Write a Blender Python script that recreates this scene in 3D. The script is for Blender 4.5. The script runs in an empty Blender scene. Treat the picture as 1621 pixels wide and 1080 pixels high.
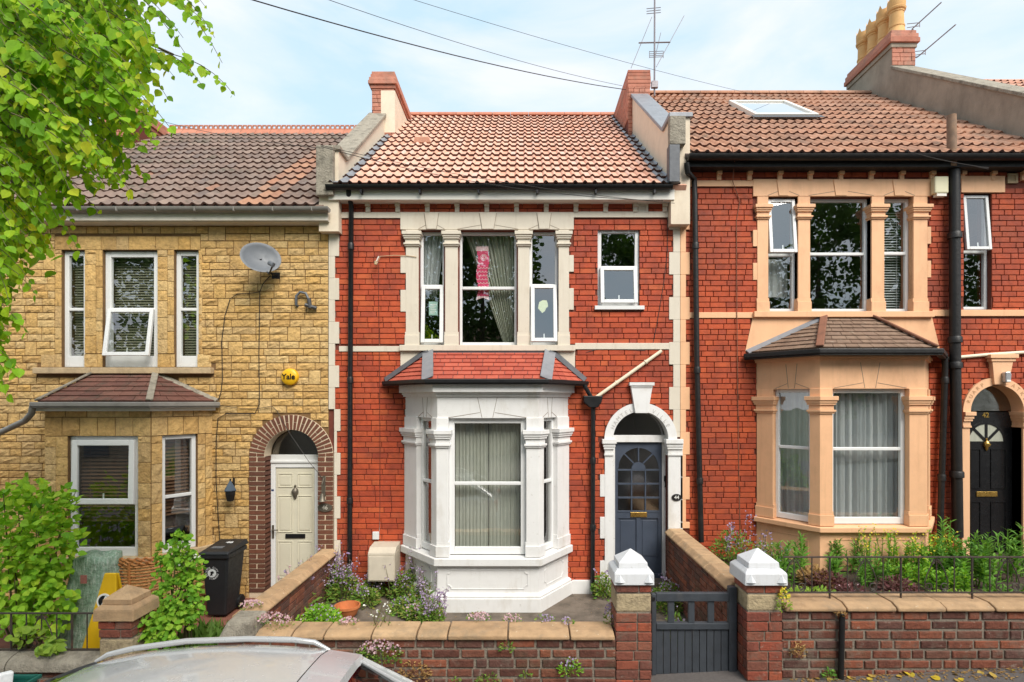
import bpy, bmesh, math, random
import numpy as np
from mathutils import Vector, Matrix, Euler
R = math.radians
random.seed(7)
SC = bpy.context.scene
COL = SC.collection

# ---------------------------------------------------------------- camera, sky, sun, exposure
CX, HZ, F, CAMZ = 825.0, 636.0, 880.0, 2.88      # principal column, horizon row, focal (px), eye height (m)
IW, IH = 1621.0, 1080.0
cam = bpy.data.cameras.new('camera'); camo = bpy.data.objects.new('camera', cam); COL.objects.link(camo)
camo.location = (0, 0, CAMZ); camo.rotation_euler = (R(90), 0, 0)
cam.sensor_width = 36; cam.lens = 36 * F / IW
cam.shift_x = -(CX - IW / 2) / IW; cam.shift_y = (HZ - IH / 2) / IW
cam.clip_start = 0.05; cam.clip_end = 2000
SC.camera = camo

SUN_DIR = Vector((0.50, -0.88, 1.05)).normalized()       # towards the sun: behind the camera, to the right
w = bpy.data.worlds.new('World'); SC.world = w; w.use_nodes = True
nt = w.node_tree; nt.nodes.clear()
def N(nt, t, **kw):
    n = nt.nodes.new(t)
    for k, v in kw.items():
        if k.startswith('i_'): n.inputs[k[2:].replace('_', ' ')].default_value = v
        elif k.startswith('n_'): n.inputs[int(k[2:])].default_value = v
        else: setattr(n, k, v)
    return n
out = N(nt, 'ShaderNodeOutputWorld'); bg = N(nt, 'ShaderNodeBackground', i_Strength=0.15)
sky = N(nt, 'ShaderNodeTexSky', sky_type='NISHITA', sun_disc=False)
sky.sun_elevation = math.asin(SUN_DIR.z); sky.sun_rotation = math.atan2(SUN_DIR.x, SUN_DIR.y)
sky.air_density = 1.0; sky.dust_density = 1.6; sky.ozone_density = 1.4
tc = N(nt, 'ShaderNodeTexCoord'); mp = N(nt, 'ShaderNodeMapping'); mp.inputs['Scale'].default_value = (1.4, 1.4, 4.6)
mp.inputs['Rotation'].default_value = (0, R(6), 0)
no = N(nt, 'ShaderNodeTexNoise', i_Scale=1.7, i_Detail=7.0, i_Roughness=0.55); no.inputs['Distortion'].default_value = 0.5
rp = N(nt, 'ShaderNodeValToRGB'); rp.color_ramp.elements[0].position = 0.35; rp.color_ramp.elements[1].position = 0.62
rp.color_ramp.elements[0].color = (0.0,) * 3 + (1,); rp.color_ramp.elements[1].color = (1.0,) * 3 + (1,)
cl = N(nt, 'ShaderNodeMixRGB'); cl.inputs[1].default_value = (3.05, 4.05, 4.6, 1); cl.inputs[2].default_value = (4.65, 4.75, 4.85, 1)   # thin blue haze to bright cloud
mx = N(nt, 'ShaderNodeMixRGB'); mx.inputs[0].default_value = 0.8
nt.links.new(tc.outputs['Generated'], mp.inputs[0]); nt.links.new(mp.outputs[0], no.inputs['Vector'])
nt.links.new(no.outputs['Fac'], rp.inputs[0]); nt.links.new(rp.outputs[0], cl.inputs[0]); nt.links.new(cl.outputs[0], mx.inputs[2])
nt.links.new(sky.outputs[0], mx.inputs[1]); nt.links.new(mx.outputs[0], bg.inputs[0]); nt.links.new(bg.outputs[0], out.inputs[0])
sl = bpy.data.lights.new('sun', 'SUN'); sl.energy = 3.0; sl.angle = R(35); sl.color = (1.0, 0.95, 0.87)
so = bpy.data.objects.new('sun', sl); COL.objects.link(so); so.location = (6, -8, 14)
so.rotation_euler = (-SUN_DIR).to_track_quat('-Z', 'Y').to_euler()
SC.view_settings.view_transform = 'Standard'; SC.view_settings.look = 'None'
SC.view_settings.exposure = 0.70; SC.view_settings.gamma = 1.0; SC.view_settings.use_curve_mapping = False

# ---------------------------------------------------------------- helpers
YW = F / 105.0            # house fronts
YF = 5.5                  # garden wall fronts
def X(px, Y=YW): return (px - CX) * Y / F
def Z(py, Y=YW): return CAMZ - (py - HZ) * Y / F
WL = {}
class MB:
    def __init__(s): s.v = []; s.f = []
    def add(s, vs, fs):
        o = len(s.v); s.v += [tuple(v) for v in vs]; s.f += [tuple(i + o for i in f) for f in fs]; return s
    def box(s, x0, x1, y0, y1, z0, z1):
        return s.hexa([(x0, y0, z0), (x1, y0, z0), (x1, y1, z0), (x0, y1, z0), (x0, y0, z1), (x1, y0, z1), (x1, y1, z1), (x0, y1, z1)])
    def hexa(s, p):
        return s.add(p, [(3, 2, 1, 0), (4, 5, 6, 7), (0, 1, 5, 4), (1, 2, 6, 5), (2, 3, 7, 6), (3, 0, 4, 7)])
    def fbox(s, fn, u0, u1, n0, n1, z0, z1):
        return s.hexa([fn(u0, n1, z0), fn(u1, n1, z0), fn(u1, n0, z0), fn(u0, n0, z0), fn(u0, n1, z1), fn(u1, n1, z1), fn(u1, n0, z1), fn(u0, n0, z1)])
    def prism(s, poly, d0, d1, fn):
        k = len(poly)
        vs = [fn(u, d0, z) for u, z in poly] + [fn(u, d1, z) for u, z in poly]
        return s.add(vs, [tuple(range(k)), tuple(range(2 * k - 1, k - 1, -1))] + [(i, (i + 1) % k, (i + 1) % k + k, i + k) for i in range(k)])
    def extrude(s, poly, a, b):                 # poly: (y,z) section swept along x from a to b
        return s.prism(poly, a, b, lambda y, x, z: (x, y, z))
    def tube(s, pts, r, n=8, cap=True):
        pts = [Vector(p) for p in pts]; rs = r if isinstance(r, (list, tuple)) else [r] * len(pts)
        o = len(s.v); up = None
        for i, p in enumerate(pts):
            d = (pts[min(i + 1, len(pts) - 1)] - pts[max(i - 1, 0)]).normalized()
            if up is None:
                up = Vector((0, 0, 1)) if abs(d.z) < 0.9 else Vector((0, 1, 0))
            a = d.cross(up).normalized(); b = a.cross(d).normalized(); up = b
            for k in range(n):
                t = 2 * math.pi * k / n
                s.v.append(tuple(p + (a * math.cos(t) + b * math.sin(t)) * rs[i]))
        for i in range(len(pts) - 1):
            for k in range(n):
                q = (k + 1) % n
                s.f.append((o + i * n + k, o + i * n + q, o + (i + 1) * n + q, o + (i + 1) * n + k))
        if cap:
            s.f.append(tuple(o + k for k in range(n))); s.f.append(tuple(o + (len(pts) - 1) * n + k for k in range(n)))
        return s
    def lathe(s, prof, c, n=20, M=None):
        o = len(s.v); c = Vector(c)
        for r, z in prof:
            for k in range(n):
                t = 2 * math.pi * k / n; p = Vector((r * math.cos(t), r * math.sin(t), z))
                if M is not None: p = M @ p
                s.v.append(tuple(c + p))
        for i in range(len(prof) - 1):
            for k in range(n):
                q = (k + 1) % n
                s.f.append((o + i * n + k, o + i * n + q, o + (i + 1) * n + q, o + (i + 1) * n + k))
        s.f.append(tuple(o + k for k in range(n))); s.f.append(tuple(o + (len(prof) - 1) * n + k for k in range(n)))
        return s
    def band(s, path, n0, n1, z0, z1, zt=None):  # mitred band along an open plan path (left to right from outside); zt: top z at n0 side
        def off(d):
            res = []
            for i, p in enumerate(path):
                nn = []
                for a, b in ((i - 1, i), (i, i + 1)):
                    if a >= 0 and b < len(path):
                        ux, uy = path[b][0] - path[a][0], path[b][1] - path[a][1]; l = math.hypot(ux, uy)
                        nn.append((uy / l, -ux / l))
                if len(nn) == 1: m = nn[0]; k = 1
                else:
                    m = (nn[0][0] + nn[1][0], nn[0][1] + nn[1][1]); l = math.hypot(*m); m = (m[0] / l, m[1] / l)
                    k = 1 / max(0.3, m[0] * nn[0][0] + m[1] * nn[0][1])
                res.append((p[0] + m[0] * d * k, p[1] + m[1] * d * k))
            return res
        a, b = off(n0), off(n1); zt = z1 if zt is None else zt; o = len(s.v); k = len(path)
        for i in range(k):
            s.v += [(b[i][0], b[i][1], z0), (a[i][0], a[i][1], z0), (a[i][0], a[i][1], zt), (b[i][0], b[i][1], z1)]
        for i in range(k - 1):
            for j in range(4):
                q = (j + 1) % 4
                s.f.append((o + i * 4 + j, o + i * 4 + q, o + (i + 1) * 4 + q, o + (i + 1) * 4 + j))
        s.f.append((o, o + 1, o + 2, o + 3)); e = o + (k - 1) * 4; s.f.append((e + 3, e + 2, e + 1, e))
        return s
    def xf(s, M): s.v = [tuple(M @ Vector(v)) for v in s.v]; return s
    def mesh(s, name, mat, smooth=False, recalc=True):
        me = bpy.data.meshes.new(name); me.from_pydata(s.v, [], s.f)
        if recalc:
            bm = bmesh.new(); bm.from_mesh(me); bmesh.ops.recalc_face_normals(bm, faces=bm.faces); bm.to_mesh(me); bm.free()
        if mat: me.materials.append(mat)
        if smooth:
            me.polygons.foreach_set('use_smooth', [True] * len(me.polygons))
            if smooth is not True: me.set_sharp_from_angle(angle=R(smooth))
        return me

def tag(o, label=None, cat=None, group=None, kind=None):
    if label: o['label'] = label
    if cat: o['category'] = cat
    if group: o['group'] = group
    if kind: o['kind'] = kind
    return o
def place(o, loc, parent):
    loc = Vector(loc); WL[o.name] = loc; COL.objects.link(o)
    if parent is not None: o.parent = parent; o.location = loc - WL[parent.name]
    else: o.location = loc
def part(name, mb, mat, parent=None, label=None, kind=None, smooth=False, bevel=0, recalc=True):
    xs = np.array(mb.v, dtype=float)
    lo, hi = xs.min(0), xs.max(0); c = np.array([(lo[0] + hi[0]) / 2, (lo[1] + hi[1]) / 2, lo[2]])
    m2 = MB(); m2.v = [tuple(v) for v in (xs - c)]; m2.f = mb.f
    o = bpy.data.objects.new(name, m2.mesh(name, mat, smooth, recalc)); place(o, c, parent)
    if bevel:
        b = o.modifiers.new('bevel', 'BEVEL'); b.width = bevel; b.segments = 2; b.limit_method = 'ANGLE'; b.angle_limit = R(35)
    return tag(o, label, None, None, kind)
def thing(name, label, cat, loc, group=None):
    o = bpy.data.objects.new(name, None); o.empty_display_size = 0.1; place(o, loc, None); return tag(o, label, cat, group)
def inst(name, me, loc, parent, rot=None, scale=None):
    o = bpy.data.objects.new(name, me); place(o, loc, parent)
    if rot is not None: o.rotation_euler = rot
    if scale is not None: o.scale = scale
    return o
class Face:
    def __init__(s, p0, p1):
        s.p0 = p0; d = (p1[0] - p0[0], p1[1] - p0[1]); s.L = math.hypot(*d); s.u = (d[0] / s.L, d[1] / s.L); s.n = (s.u[1], -s.u[0])
        s.ang = math.atan2(s.u[1], s.u[0])
    def __call__(s, u, n, z): return (s.p0[0] + s.u[0] * u + s.n[0] * n, s.p0[1] + s.u[1] * u + s.n[1] * n, z)
FW = Face((0, YW), (1, YW))                         # the house fronts: u is X
def arc(cx, cz, r, a0, a1, k): return [(cx + r * math.cos(R(a0 + (a1 - a0) * i / k)), cz + r * math.sin(R(a0 + (a1 - a0) * i / k))) for i in range(k + 1)]
def ring(mb, cx, cz, r0, r1, n0, n1, a0, a1, k, fn):
    for i in range(k):
        b0, b1 = a0 + (a1 - a0) * i / k, a0 + (a1 - a0) * (i + 1) / k
        P = [(cx + r * math.cos(R(b)), cz + r * math.sin(R(b))) for r, b in ((r0, b0), (r1, b0), (r1, b1), (r0, b1))]
        o = len(mb.v)
        mb.v += [fn(u, n, z) for n in (n0, n1) for u, z in P]
        mb.f += [(o, o + 1, o + 2, o + 3), (o + 4, o + 5, o + 6, o + 7), (o + 1, o + 2, o + 6, o + 5), (o, o + 3, o + 7, o + 4)]
        if i == 0: mb.f.append((o, o + 1, o + 5, o + 4))
        if i == k - 1: mb.f.append((o + 2, o + 3, o + 7, o + 6))
    return mb
def ribbon(mb, pts, wd, n0, n1, fn):                 # raised or cut line following (u,z) points
    for (a, b), (c, d) in zip(pts[:-1], pts[1:]):
        l = math.hypot(c - a, d - b) or 1; ox, oz = -(d - b) / l * wd / 2, (c - a) / l * wd / 2
        mb.prism([(a + ox, b + oz), (c + ox, d + oz), (c - ox, d - oz), (a - ox, b - oz)], n0, n1, fn)
    return mb
def text_part(name, s, size, mat, parent, loc, rot, extrude=0.002, align='CENTER', bold=False):
    cu = bpy.data.curves.new(name, 'FONT'); cu.body = s; cu.size = size; cu.extrude = extrude; cu.align_x = align; cu.align_y = 'CENTER'
    if bold: cu.offset = size * 0.018
    tmp = bpy.data.objects.new('t', cu); COL.objects.link(tmp)
    me = bpy.data.meshes.new_from_object(tmp.evaluated_get(bpy.context.evaluated_depsgraph_get()))
    bpy.data.objects.remove(tmp); bpy.data.curves.remove(cu)
    me.materials.clear(); me.materials.append(mat)
    return inst(name, me, loc, parent, rot)

# ---------------------------------------------------------------- materials
def newmat(name):
    m = bpy.data.materials.new(name); m.use_nodes = True; nt = m.node_tree; nt.nodes.clear()
    return m, nt, N(nt, 'ShaderNodeOutputMaterial')
def rgba(c): return (c[0], c[1], c[2], 1)
def rnd_fac(nt):
    oi = N(nt, 'ShaderNodeObjectInfo'); g = N(nt, 'ShaderNodeNewGeometry')
    a = N(nt, 'ShaderNodeMath', operation='ADD'); nt.links.new(oi.outputs['Random'], a.inputs[0]); nt.links.new(g.outputs['Random Per Island'], a.inputs[1])
    f = N(nt, 'ShaderNodeMath', operation='FRACT'); nt.links.new(a.outputs[0], f.inputs[0]); return f.outputs[0]
def ramp(nt, fac, cols, mode='LINEAR', pos=None):
    r = N(nt, 'ShaderNodeValToRGB'); e = r.color_ramp.elements; r.color_ramp.interpolation = mode
    while len(e) < len(cols): e.new(0.5)
    for i, c in enumerate(cols): e[i].position = pos[i] if pos else i / max(1, len(cols) - 1); e[i].color = rgba(c)
    nt.links.new(fac, r.inputs[0]); return r.outputs[0]
def noise(nt, scale, detail=5, rough=0.6, stretch=None):
    g = N(nt, 'ShaderNodeNewGeometry'); n = N(nt, 'ShaderNodeTexNoise', i_Scale=scale, i_Detail=detail, i_Roughness=rough)
    if stretch:
        mp = N(nt, 'ShaderNodeMapping'); mp.inputs['Scale'].default_value = stretch
        nt.links.new(g.outputs['Position'], mp.inputs[0]); nt.links.new(mp.outputs[0], n.inputs['Vector'])
    else: nt.links.new(g.outputs['Position'], n.inputs['Vector'])
    return n.outputs['Fac']
def mixc(nt, fac, a, b, mode='MIX'):
    m = N(nt, 'ShaderNodeMixRGB', blend_type=mode)
    for i, v in ((0, fac), (1, a), (2, b)):
        if isinstance(v, (int, float)): m.inputs[i].default_value = v if i == 0 else (v, v, v, 1)
        elif isinstance(v, tuple): m.inputs[i].default_value = rgba(v)
        else: nt.links.new(v, m.inputs[i])
    return m.outputs[0]
def M(name, cols, rough=0.75, var=0.2, vs=7, bump=0.2, bs=70, metal=0.0, dirt=None, dpos=(0.5, 0.75), ds=1.6, dstretch=None, spec=0.4, coat=0.0, bd=0.01, extra=()):
    m, nt, out = newmat(name)
    if isinstance(cols, tuple): cols = [cols]
    b = N(nt, 'ShaderNodeBsdfPrincipled', i_Metallic=metal); b.inputs['Specular IOR Level'].default_value = spec
    b.inputs['Coat Weight'].default_value = coat
    if len(cols) > 1: c = ramp(nt, rnd_fac(nt), cols)
    else:
        rg = N(nt, 'ShaderNodeRGB'); rg.outputs[0].default_value = rgba(cols[0]); c = rg.outputs[0]
    if var:
        v = ramp(nt, noise(nt, vs), [(1 - var,) * 3, (1,) * 3, (1 + var * 0.7,) * 3], pos=[0.25, 0.5, 0.8]); c = mixc(nt, 1.0, c, v, 'MULTIPLY')
    if dirt:
        d = ramp(nt, noise(nt, ds, 8, 0.65, dstretch), [(0,) * 3, (1,) * 3], pos=list(dpos)); c = mixc(nt, d, c, dirt)
    for ecol, epos, esc, estr, eamt in extra:                # streaks, spots and patches with a shape of their own
        d = ramp(nt, noise(nt, esc, 6, 0.6, estr), [(0,) * 3, (eamt,) * 3], pos=list(epos)); c = mixc(nt, d, c, ecol)
    nt.links.new(c, b.inputs['Base Color'])
    rr = ramp(nt, noise(nt, vs * 2.3), [(max(0, rough - 0.1),) * 3, (min(1, rough + 0.1),) * 3], pos=[0.3, 0.7]); nt.links.new(rr, b.inputs['Roughness'])
    if bump:
        bp = N(nt, 'ShaderNodeBump', i_Strength=bump, i_Distance=bd); nt.links.new(noise(nt, bs, 6, 0.65), bp.inputs['Height']); nt.links.new(bp.outputs[0], b.inputs['Normal'])
    nt.links.new(b.outputs[0], out.inputs[0]); return m
def leafmat(name, cols, trans=0.45, rough=0.6):
    m, nt, out = newmat(name); c = ramp(nt, rnd_fac(nt), cols)
    v = ramp(nt, noise(nt, 30), [(0.85,) * 3, (1.1,) * 3], pos=[0.3, 0.7]); c = mixc(nt, 1.0, c, v, 'MULTIPLY')
    b = N(nt, 'ShaderNodeBsdfPrincipled', i_Roughness=rough); b.inputs['Specular IOR Level'].default_value = 0.25; nt.links.new(c, b.inputs['Base Color'])
    t = N(nt, 'ShaderNodeBsdfTranslucent'); nt.links.new(mixc(nt, 1.0, c, (1.25, 1.2, 0.5), 'MULTIPLY'), t.inputs[0])
    s = N(nt, 'ShaderNodeMixShader', n_0=trans); nt.links.new(b.outputs[0], s.inputs[1]); nt.links.new(t.outputs[0], s.inputs[2]); nt.links.new(s.outputs[0], out.inputs[0])
    return m
def glassmat(name, tint=(0.93, 0.96, 0.95), base=0.10, rough=0.0, wav=0.02):
    m, nt, out = newmat(name)
    tr = N(nt, 'ShaderNodeBsdfTransparent'); tr.inputs[0].default_value = rgba(tint)
    gl = N(nt, 'ShaderNodeBsdfGlossy', i_Roughness=rough); gl.inputs[0].default_value = (1, 1, 1, 1)
    lw = N(nt, 'ShaderNodeLayerWeight', i_Blend=0.5); pw = N(nt, 'ShaderNodeMath', operation='POWER', n_1=4.0); nt.links.new(lw.outputs['Facing'], pw.inputs[0]); a = N(nt, 'ShaderNodeMath', operation='MULTIPLY_ADD', n_1=0.8, n_2=base + 0.05); nt.links.new(pw.outputs[0], a.inputs[0])
    if wav:
        bp = N(nt, 'ShaderNodeBump', i_Strength=wav, i_Distance=0.02); nt.links.new(noise(nt, 2.2, 2), bp.inputs['Height']); nt.links.new(bp.outputs[0], gl.inputs['Normal'])
    s = N(nt, 'ShaderNodeMixShader'); nt.links.new(a.outputs[0], s.inputs[0]); nt.links.new(tr.outputs[0], s.inputs[1]); nt.links.new(gl.outputs[0], s.inputs[2]); nt.links.new(s.outputs[0], out.inputs[0])
    return m
def clothmat(name, col, trans=0.35):
    m, nt, out = newmat(name); v = ramp(nt, noise(nt, 14, 3, 0.5, (3, 3, 0.4)), [tuple(c * 0.88 for c in col), col], pos=[0.35, 0.65])
    d = N(nt, 'ShaderNodeBsdfDiffuse'); t = N(nt, 'ShaderNodeBsdfTranslucent'); nt.links.new(v, d.inputs[0]); nt.links.new(v, t.inputs[0])
    s = N(nt, 'ShaderNodeMixShader', n_0=trans); nt.links.new(d.outputs[0], s.inputs[1]); nt.links.new(t.outputs[0], s.inputs[2]); nt.links.new(s.outputs[0], out.inputs[0]); return m

m_brick44 = M('red_painted_brick', [(0.32, 0.050, 0.021), (0.40, 0.062, 0.022), (0.44, 0.070, 0.023), (0.37, 0.060, 0.024), (0.47, 0.084, 0.026), (0.42, 0.064, 0.022), (0.48, 0.098, 0.031), (0.34, 0.056, 0.027)], 0.72, 0.30, 10, 0.45, 60, dirt=(0.16, 0.036, 0.023), dpos=(0.46, 0.80), ds=1.1, extra=(((.46, .22, .15), (.66, .74), 11, None, .45), ((.14, .04, .026), (.58, .78), 2.2, (3, 3, .5), .4)))
m_brick42 = M('red_brick_facing', [(0.31, 0.052, 0.020), (0.40, 0.064, 0.020), (0.44, 0.072, 0.021), (0.37, 0.060, 0.022), (0.47, 0.086, 0.025), (0.41, 0.067, 0.021)], 0.74, 0.3, 10, 0.4, 60, dirt=(0.15, 0.034, 0.021), dpos=(0.44, 0.80), ds=1.0, extra=(((.46, .24, .17), (.66, .74), 11, None, .45), ((.14, .04, .026), (.58, .78), 2.2, (3, 3, .5), .4)))
m_mortar44 = M('dark_red_mortar', (0.14, 0.036, 0.022), 0.9, 0.3, 9, 0.3, dirt=(0.22, 0.12, 0.085), dpos=(0.58, 0.72), ds=2.5)
m_gbrick = M('old_garden_brick', [(0.08, 0.032, 0.024), (0.15, 0.050, 0.030), (0.20, 0.062, 0.034), (0.10, 0.048, 0.038), (0.26, 0.078, 0.038), (0.13, 0.058, 0.040)], 0.85, 0.4, 16, 0.7, 45, dirt=(0.17, 0.13, 0.10), dpos=(0.52, 0.8), ds=7, bd=0.02, extra=(((.30, .25, .20), (.62, .70), 16, None, .6), ((.07, .065, .035), (.56, .72), 3.0, None, .6)))
m_pbrick = M('orange_pier_brick', [(0.38, 0.08, 0.036), (0.20, 0.055, 0.036), (0.24, 0.085, 0.05), (0.15, 0.055, 0.04), (0.34, 0.085, 0.04)], 0.82, 0.4, 14, 0.7, 45, dirt=(0.16, 0.115, 0.085), dpos=(0.52, 0.78), ds=9, bd=0.02, extra=(((.36, .28, .22), (.63, .70), 16, None, .6),))
m_gmortar = M('lime_mortar', (0.25, 0.21, 0.165), 0.95, 0.35, 22, 0.8, 50, dirt=(0.11, 0.09, 0.07), dpos=(0.5, 0.8), ds=4, bd=0.02)
m_cream = M('cream_masonry_paint', (0.62, 0.555, 0.455), 0.6, 0.05, 5, 0.12, 90, dirt=(0.46, 0.36, 0.26), dpos=(0.60, 0.92), ds=2.6, dstretch=(1, 1, 0.5), extra=(((.42, .35, .27), (.54, .78), 4.0, (4.5, 4.5, .35), 0.4), ((.34, .27, .20), (.64, .72), 26, None, 0.5)))
m_white = M('white_masonry_paint', (0.70, 0.69, 0.675), 0.55, 0.05, 6, 0.12, 90, dirt=(0.47, 0.42, 0.35), dpos=(0.55, 0.88), ds=3, dstretch=(1, 1, 0.4), extra=(((.46, .43, .37), (.56, .80), 4.0, (4.5, 4.5, .35), 0.3), ((.38, .34, .28), (.64, .72), 26, None, 0.45)))
m_white2 = M('fresh_white_paint', (0.66, 0.665, 0.68), 0.5, 0.04, 8, 0.2, 60, dirt=(0.62, 0.60, 0.56), dpos=(0.70, 0.95), ds=5, extra=(((.42, .40, .36), (.52, .74), 4.0, (4.5, 4.5, .35), 0.35), ((.40, .37, .32), (.64, .72), 26, None, 0.4)))
m_peach = M('peach_masonry_paint', (0.76, 0.435, 0.24), 0.6, 0.08, 5, 0.15, 80, dirt=(0.50, 0.26, 0.14), dpos=(0.54, 0.9), ds=2.4, dstretch=(1, 1, 0.5), extra=(((.50, .27, .14), (.55, .80), 4.0, (4.5, 4.5, .35), 0.35), ((.50, .34, .24), (.64, .72), 26, None, 0.45)))
m_peach2 = M('peach_masonry_paint_light', (0.76, 0.445, 0.255), 0.6, 0.06, 5, 0.12, 80, extra=(((.50, .27, .14), (.55, .80), 4.0, (4.5, 4.5, .35), 0.35), ((.50, .34, .24), (.64, .72), 26, None, 0.45)))
m_groove = M('grooved_shadow_line', (0.22, 0.17, 0.13), 0.9, 0.1, 9, 0)
m_stone = M('yellow_stone_cladding', [(0.55, 0.335, 0.12), (0.61, 0.39, 0.15), (0.48, 0.285, 0.10), (0.62, 0.425, 0.19), (0.58, 0.345, 0.11), (0.59, 0.40, 0.18), (0.52, 0.34, 0.15)], 0.88, 0.34, 16, 1.0, 30, dirt=(0.30, 0.19, 0.09), dpos=(0.56, 0.86), ds=2.2, bd=0.02, extra=(((.30, .20, .10), (.57, .78), 1.6, (2, 2, .5), .45), ((.68, .46, .20), (.62, .72), 22, None, .3)))
m_stmortar = M('brown_cladding_mortar', (0.17, 0.095, 0.04), 0.95, 0.3, 14, 0.4)
m_sand = M('sandstone_coping', [(0.44, 0.285, 0.16), (0.38, 0.24, 0.13), (0.48, 0.32, 0.18)], 0.9, 0.28, 9, 0.5, 50, dirt=(0.24, 0.18, 0.12), dpos=(0.54, 0.8), ds=5, bd=0.015, extra=(((.62, .52, .38), (.66, .70), 24, None, .7), ((.20, .15, .09), (.56, .72), 3.0, None, .55)))
m_sill46 = M('buff_stone_sill', (0.50, 0.37, 0.22), 0.9, 0.25, 9, 0.5, 40, dirt=(0.27, 0.20, 0.13), dpos=(0.5, 0.8), ds=4)
m_graystone = M('weathered_grey_stone', (0.30, 0.265, 0.21), 0.95, 0.35, 12, 0.8, 35, dirt=(0.10, 0.085, 0.065), dpos=(0.5, 0.75), ds=5, bd=0.03)
m_oldblock = M('old_sandstone_block', (0.42, 0.33, 0.20), 0.95, 0.35, 12, 0.7, 35, dirt=(0.20, 0.15, 0.10), dpos=(0.5, 0.75), ds=7, bd=0.03)
m_render = M('grey_cement_render', (0.30, 0.25, 0.195), 0.95, 0.22, 4, 0.5, 40, dirt=(0.16, 0.13, 0.10), dpos=(0.48, 0.8), ds=1.7, dstretch=(1, 1, 0.35))
m_creamrender = M('cream_parapet_render', (0.68, 0.58, 0.45), 0.8, 0.1, 5, 0.3, 50, dirt=(0.45, 0.36, 0.26), dpos=(0.55, 0.9), ds=2, dstretch=(1, 1, 0.4))
m_tile44 = M('new_terracotta_tile', [(0.62, 0.335, 0.235), (0.64, 0.38, 0.28), (0.62, 0.34, 0.24), (0.60, 0.29, 0.19), (0.62, 0.41, 0.33)], 0.75, 0.15, 6, 0.2, 60, extra=(((.36, .20, .14), (.54, .74), 1.5, None, .45), ((.70, .55, .46), (.62, .74), 9, None, .4)))
m_tile46 = M('weathered_brown_tile', [(0.17, 0.115, 0.09), (0.22, 0.155, 0.125), (0.19, 0.13, 0.105), (0.24, 0.175, 0.14), (0.16, 0.12, 0.105)], 0.9, 0.3, 8, 0.5, 40, dirt=(0.11, 0.09, 0.08), dpos=(0.5, 0.75), ds=1.4, bd=0.02, extra=(((.34, .31, .25), (.66, .72), 17, None, .7), ((.09, .085, .06), (.55, .7), 2.4, None, .7)))
m_tile46o = M('replaced_orange_tile', [(0.33, 0.16, 0.095), (0.26, 0.14, 0.095), (0.36, 0.19, 0.115), (0.23, 0.15, 0.115)], 0.9, 0.25, 8, 0.4, 40)
m_tile42 = M('faded_clay_tile', [(0.36, 0.17, 0.10), (0.43, 0.23, 0.145), (0.39, 0.19, 0.115), (0.45, 0.25, 0.165), (0.31, 0.16, 0.105)], 0.9, 0.25, 8, 0.45, 40, dirt=(0.20, 0.135, 0.10), dpos=(0.48, 0.78), ds=1.1, bd=0.02, extra=(((.50, .42, .33), (.66, .72), 17, None, .6), ((.13, .10, .075), (.54, .72), 1.8, None, .7)))
m_tilenose = M('dark_tile_nose', (0.105, 0.046, 0.034), 0.9, 0.2, 9, 0.2)  # dark brown edge on new tiles; painted edge shadow on the older roofs
m_ridge = M('red_ridge_clay', [(0.42, 0.16, 0.10), (0.46, 0.20, 0.13)], 0.85, 0.2, 8, 0.3)
m_plain = M('red_plain_tile', [(0.38, 0.075, 0.045), (0.43, 0.095, 0.055), (0.34, 0.065, 0.04)], 0.8, 0.15, 8, 0.3)
m_slate46 = M('mossy_maroon_slate', [(0.12, 0.05, 0.038), (0.165, 0.07, 0.05), (0.14, 0.06, 0.045), (0.19, 0.085, 0.06)], 0.85, 0.3, 12, 0.5, dirt=(0.085, 0.06, 0.042), dpos=(0.5, 0.7), ds=5)
m_slate42 = M('lichened_brown_slate', [(0.17, 0.105, 0.072), (0.22, 0.145, 0.10), (0.19, 0.12, 0.085)], 0.9, 0.3, 12, 0.5, dirt=(0.36, 0.29, 0.22), dpos=(0.60, 0.75), ds=9)
m_lead = M('grey_lead_flashing', (0.24, 0.25, 0.27), 0.5, 0.2, 6, 0.25, 20, metal=0.25)
m_darklead = M('dark_lead_flashing', (0.10, 0.105, 0.115), 0.5, 0.2, 6, 0.25, 20, metal=0.2)
m_upvc = M('white_upvc', (0.70, 0.70, 0.69), 0.35, 0.03, 5, 0)
m_wood = M('white_painted_wood', (0.74, 0.70, 0.63), 0.5, 0.05, 8, 0.15)
m_fascia46 = M('off_white_fascia', (0.62, 0.57, 0.49), 0.6, 0.12, 4, 0.1)
m_black = M('black_plastic_pipe', (0.008, 0.008, 0.009), 0.45, 0.15, 6, 0.05)
m_iron = M('black_cast_iron', (0.011, 0.010, 0.010), 0.5, 0.4, 9, 0.4, 30, dirt=(0.05, 0.042, 0.036), dpos=(0.6, 0.85), ds=6)
m_rust = M('rusting_iron_rail', (0.055, 0.043, 0.036), 0.6, 0.4, 30, 0.3, dirt=(0.14, 0.07, 0.04), dpos=(0.55, 0.75), ds=14)
m_grey = M('grey_plastic_gutter', (0.23, 0.215, 0.195), 0.5, 0.25, 5, 0.1)
m_pipecream = M('cream_plastic_pipe', (0.72, 0.63, 0.47), 0.45, 0.06, 7, 0)
m_glass = glassmat('window_glass', base=0.15, wav=0.035)
m_glassd = glassmat('obscured_glass', (0.45, 0.47, 0.46), 0.16, 0.12)
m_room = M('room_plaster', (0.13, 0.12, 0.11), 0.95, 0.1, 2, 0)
m_curtW = clothmat('net_curtain_white', (0.72, 0.74, 0.74))
m_curtG = clothmat('pale_green_curtain', (0.60, 0.61, 0.51))
m_curtB = clothmat('cream_green_curtain', (0.64, 0.64, 0.55))
m_curtD = clothmat('taupe_curtain', (0.34, 0.27, 0.21), 0.2)
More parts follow.
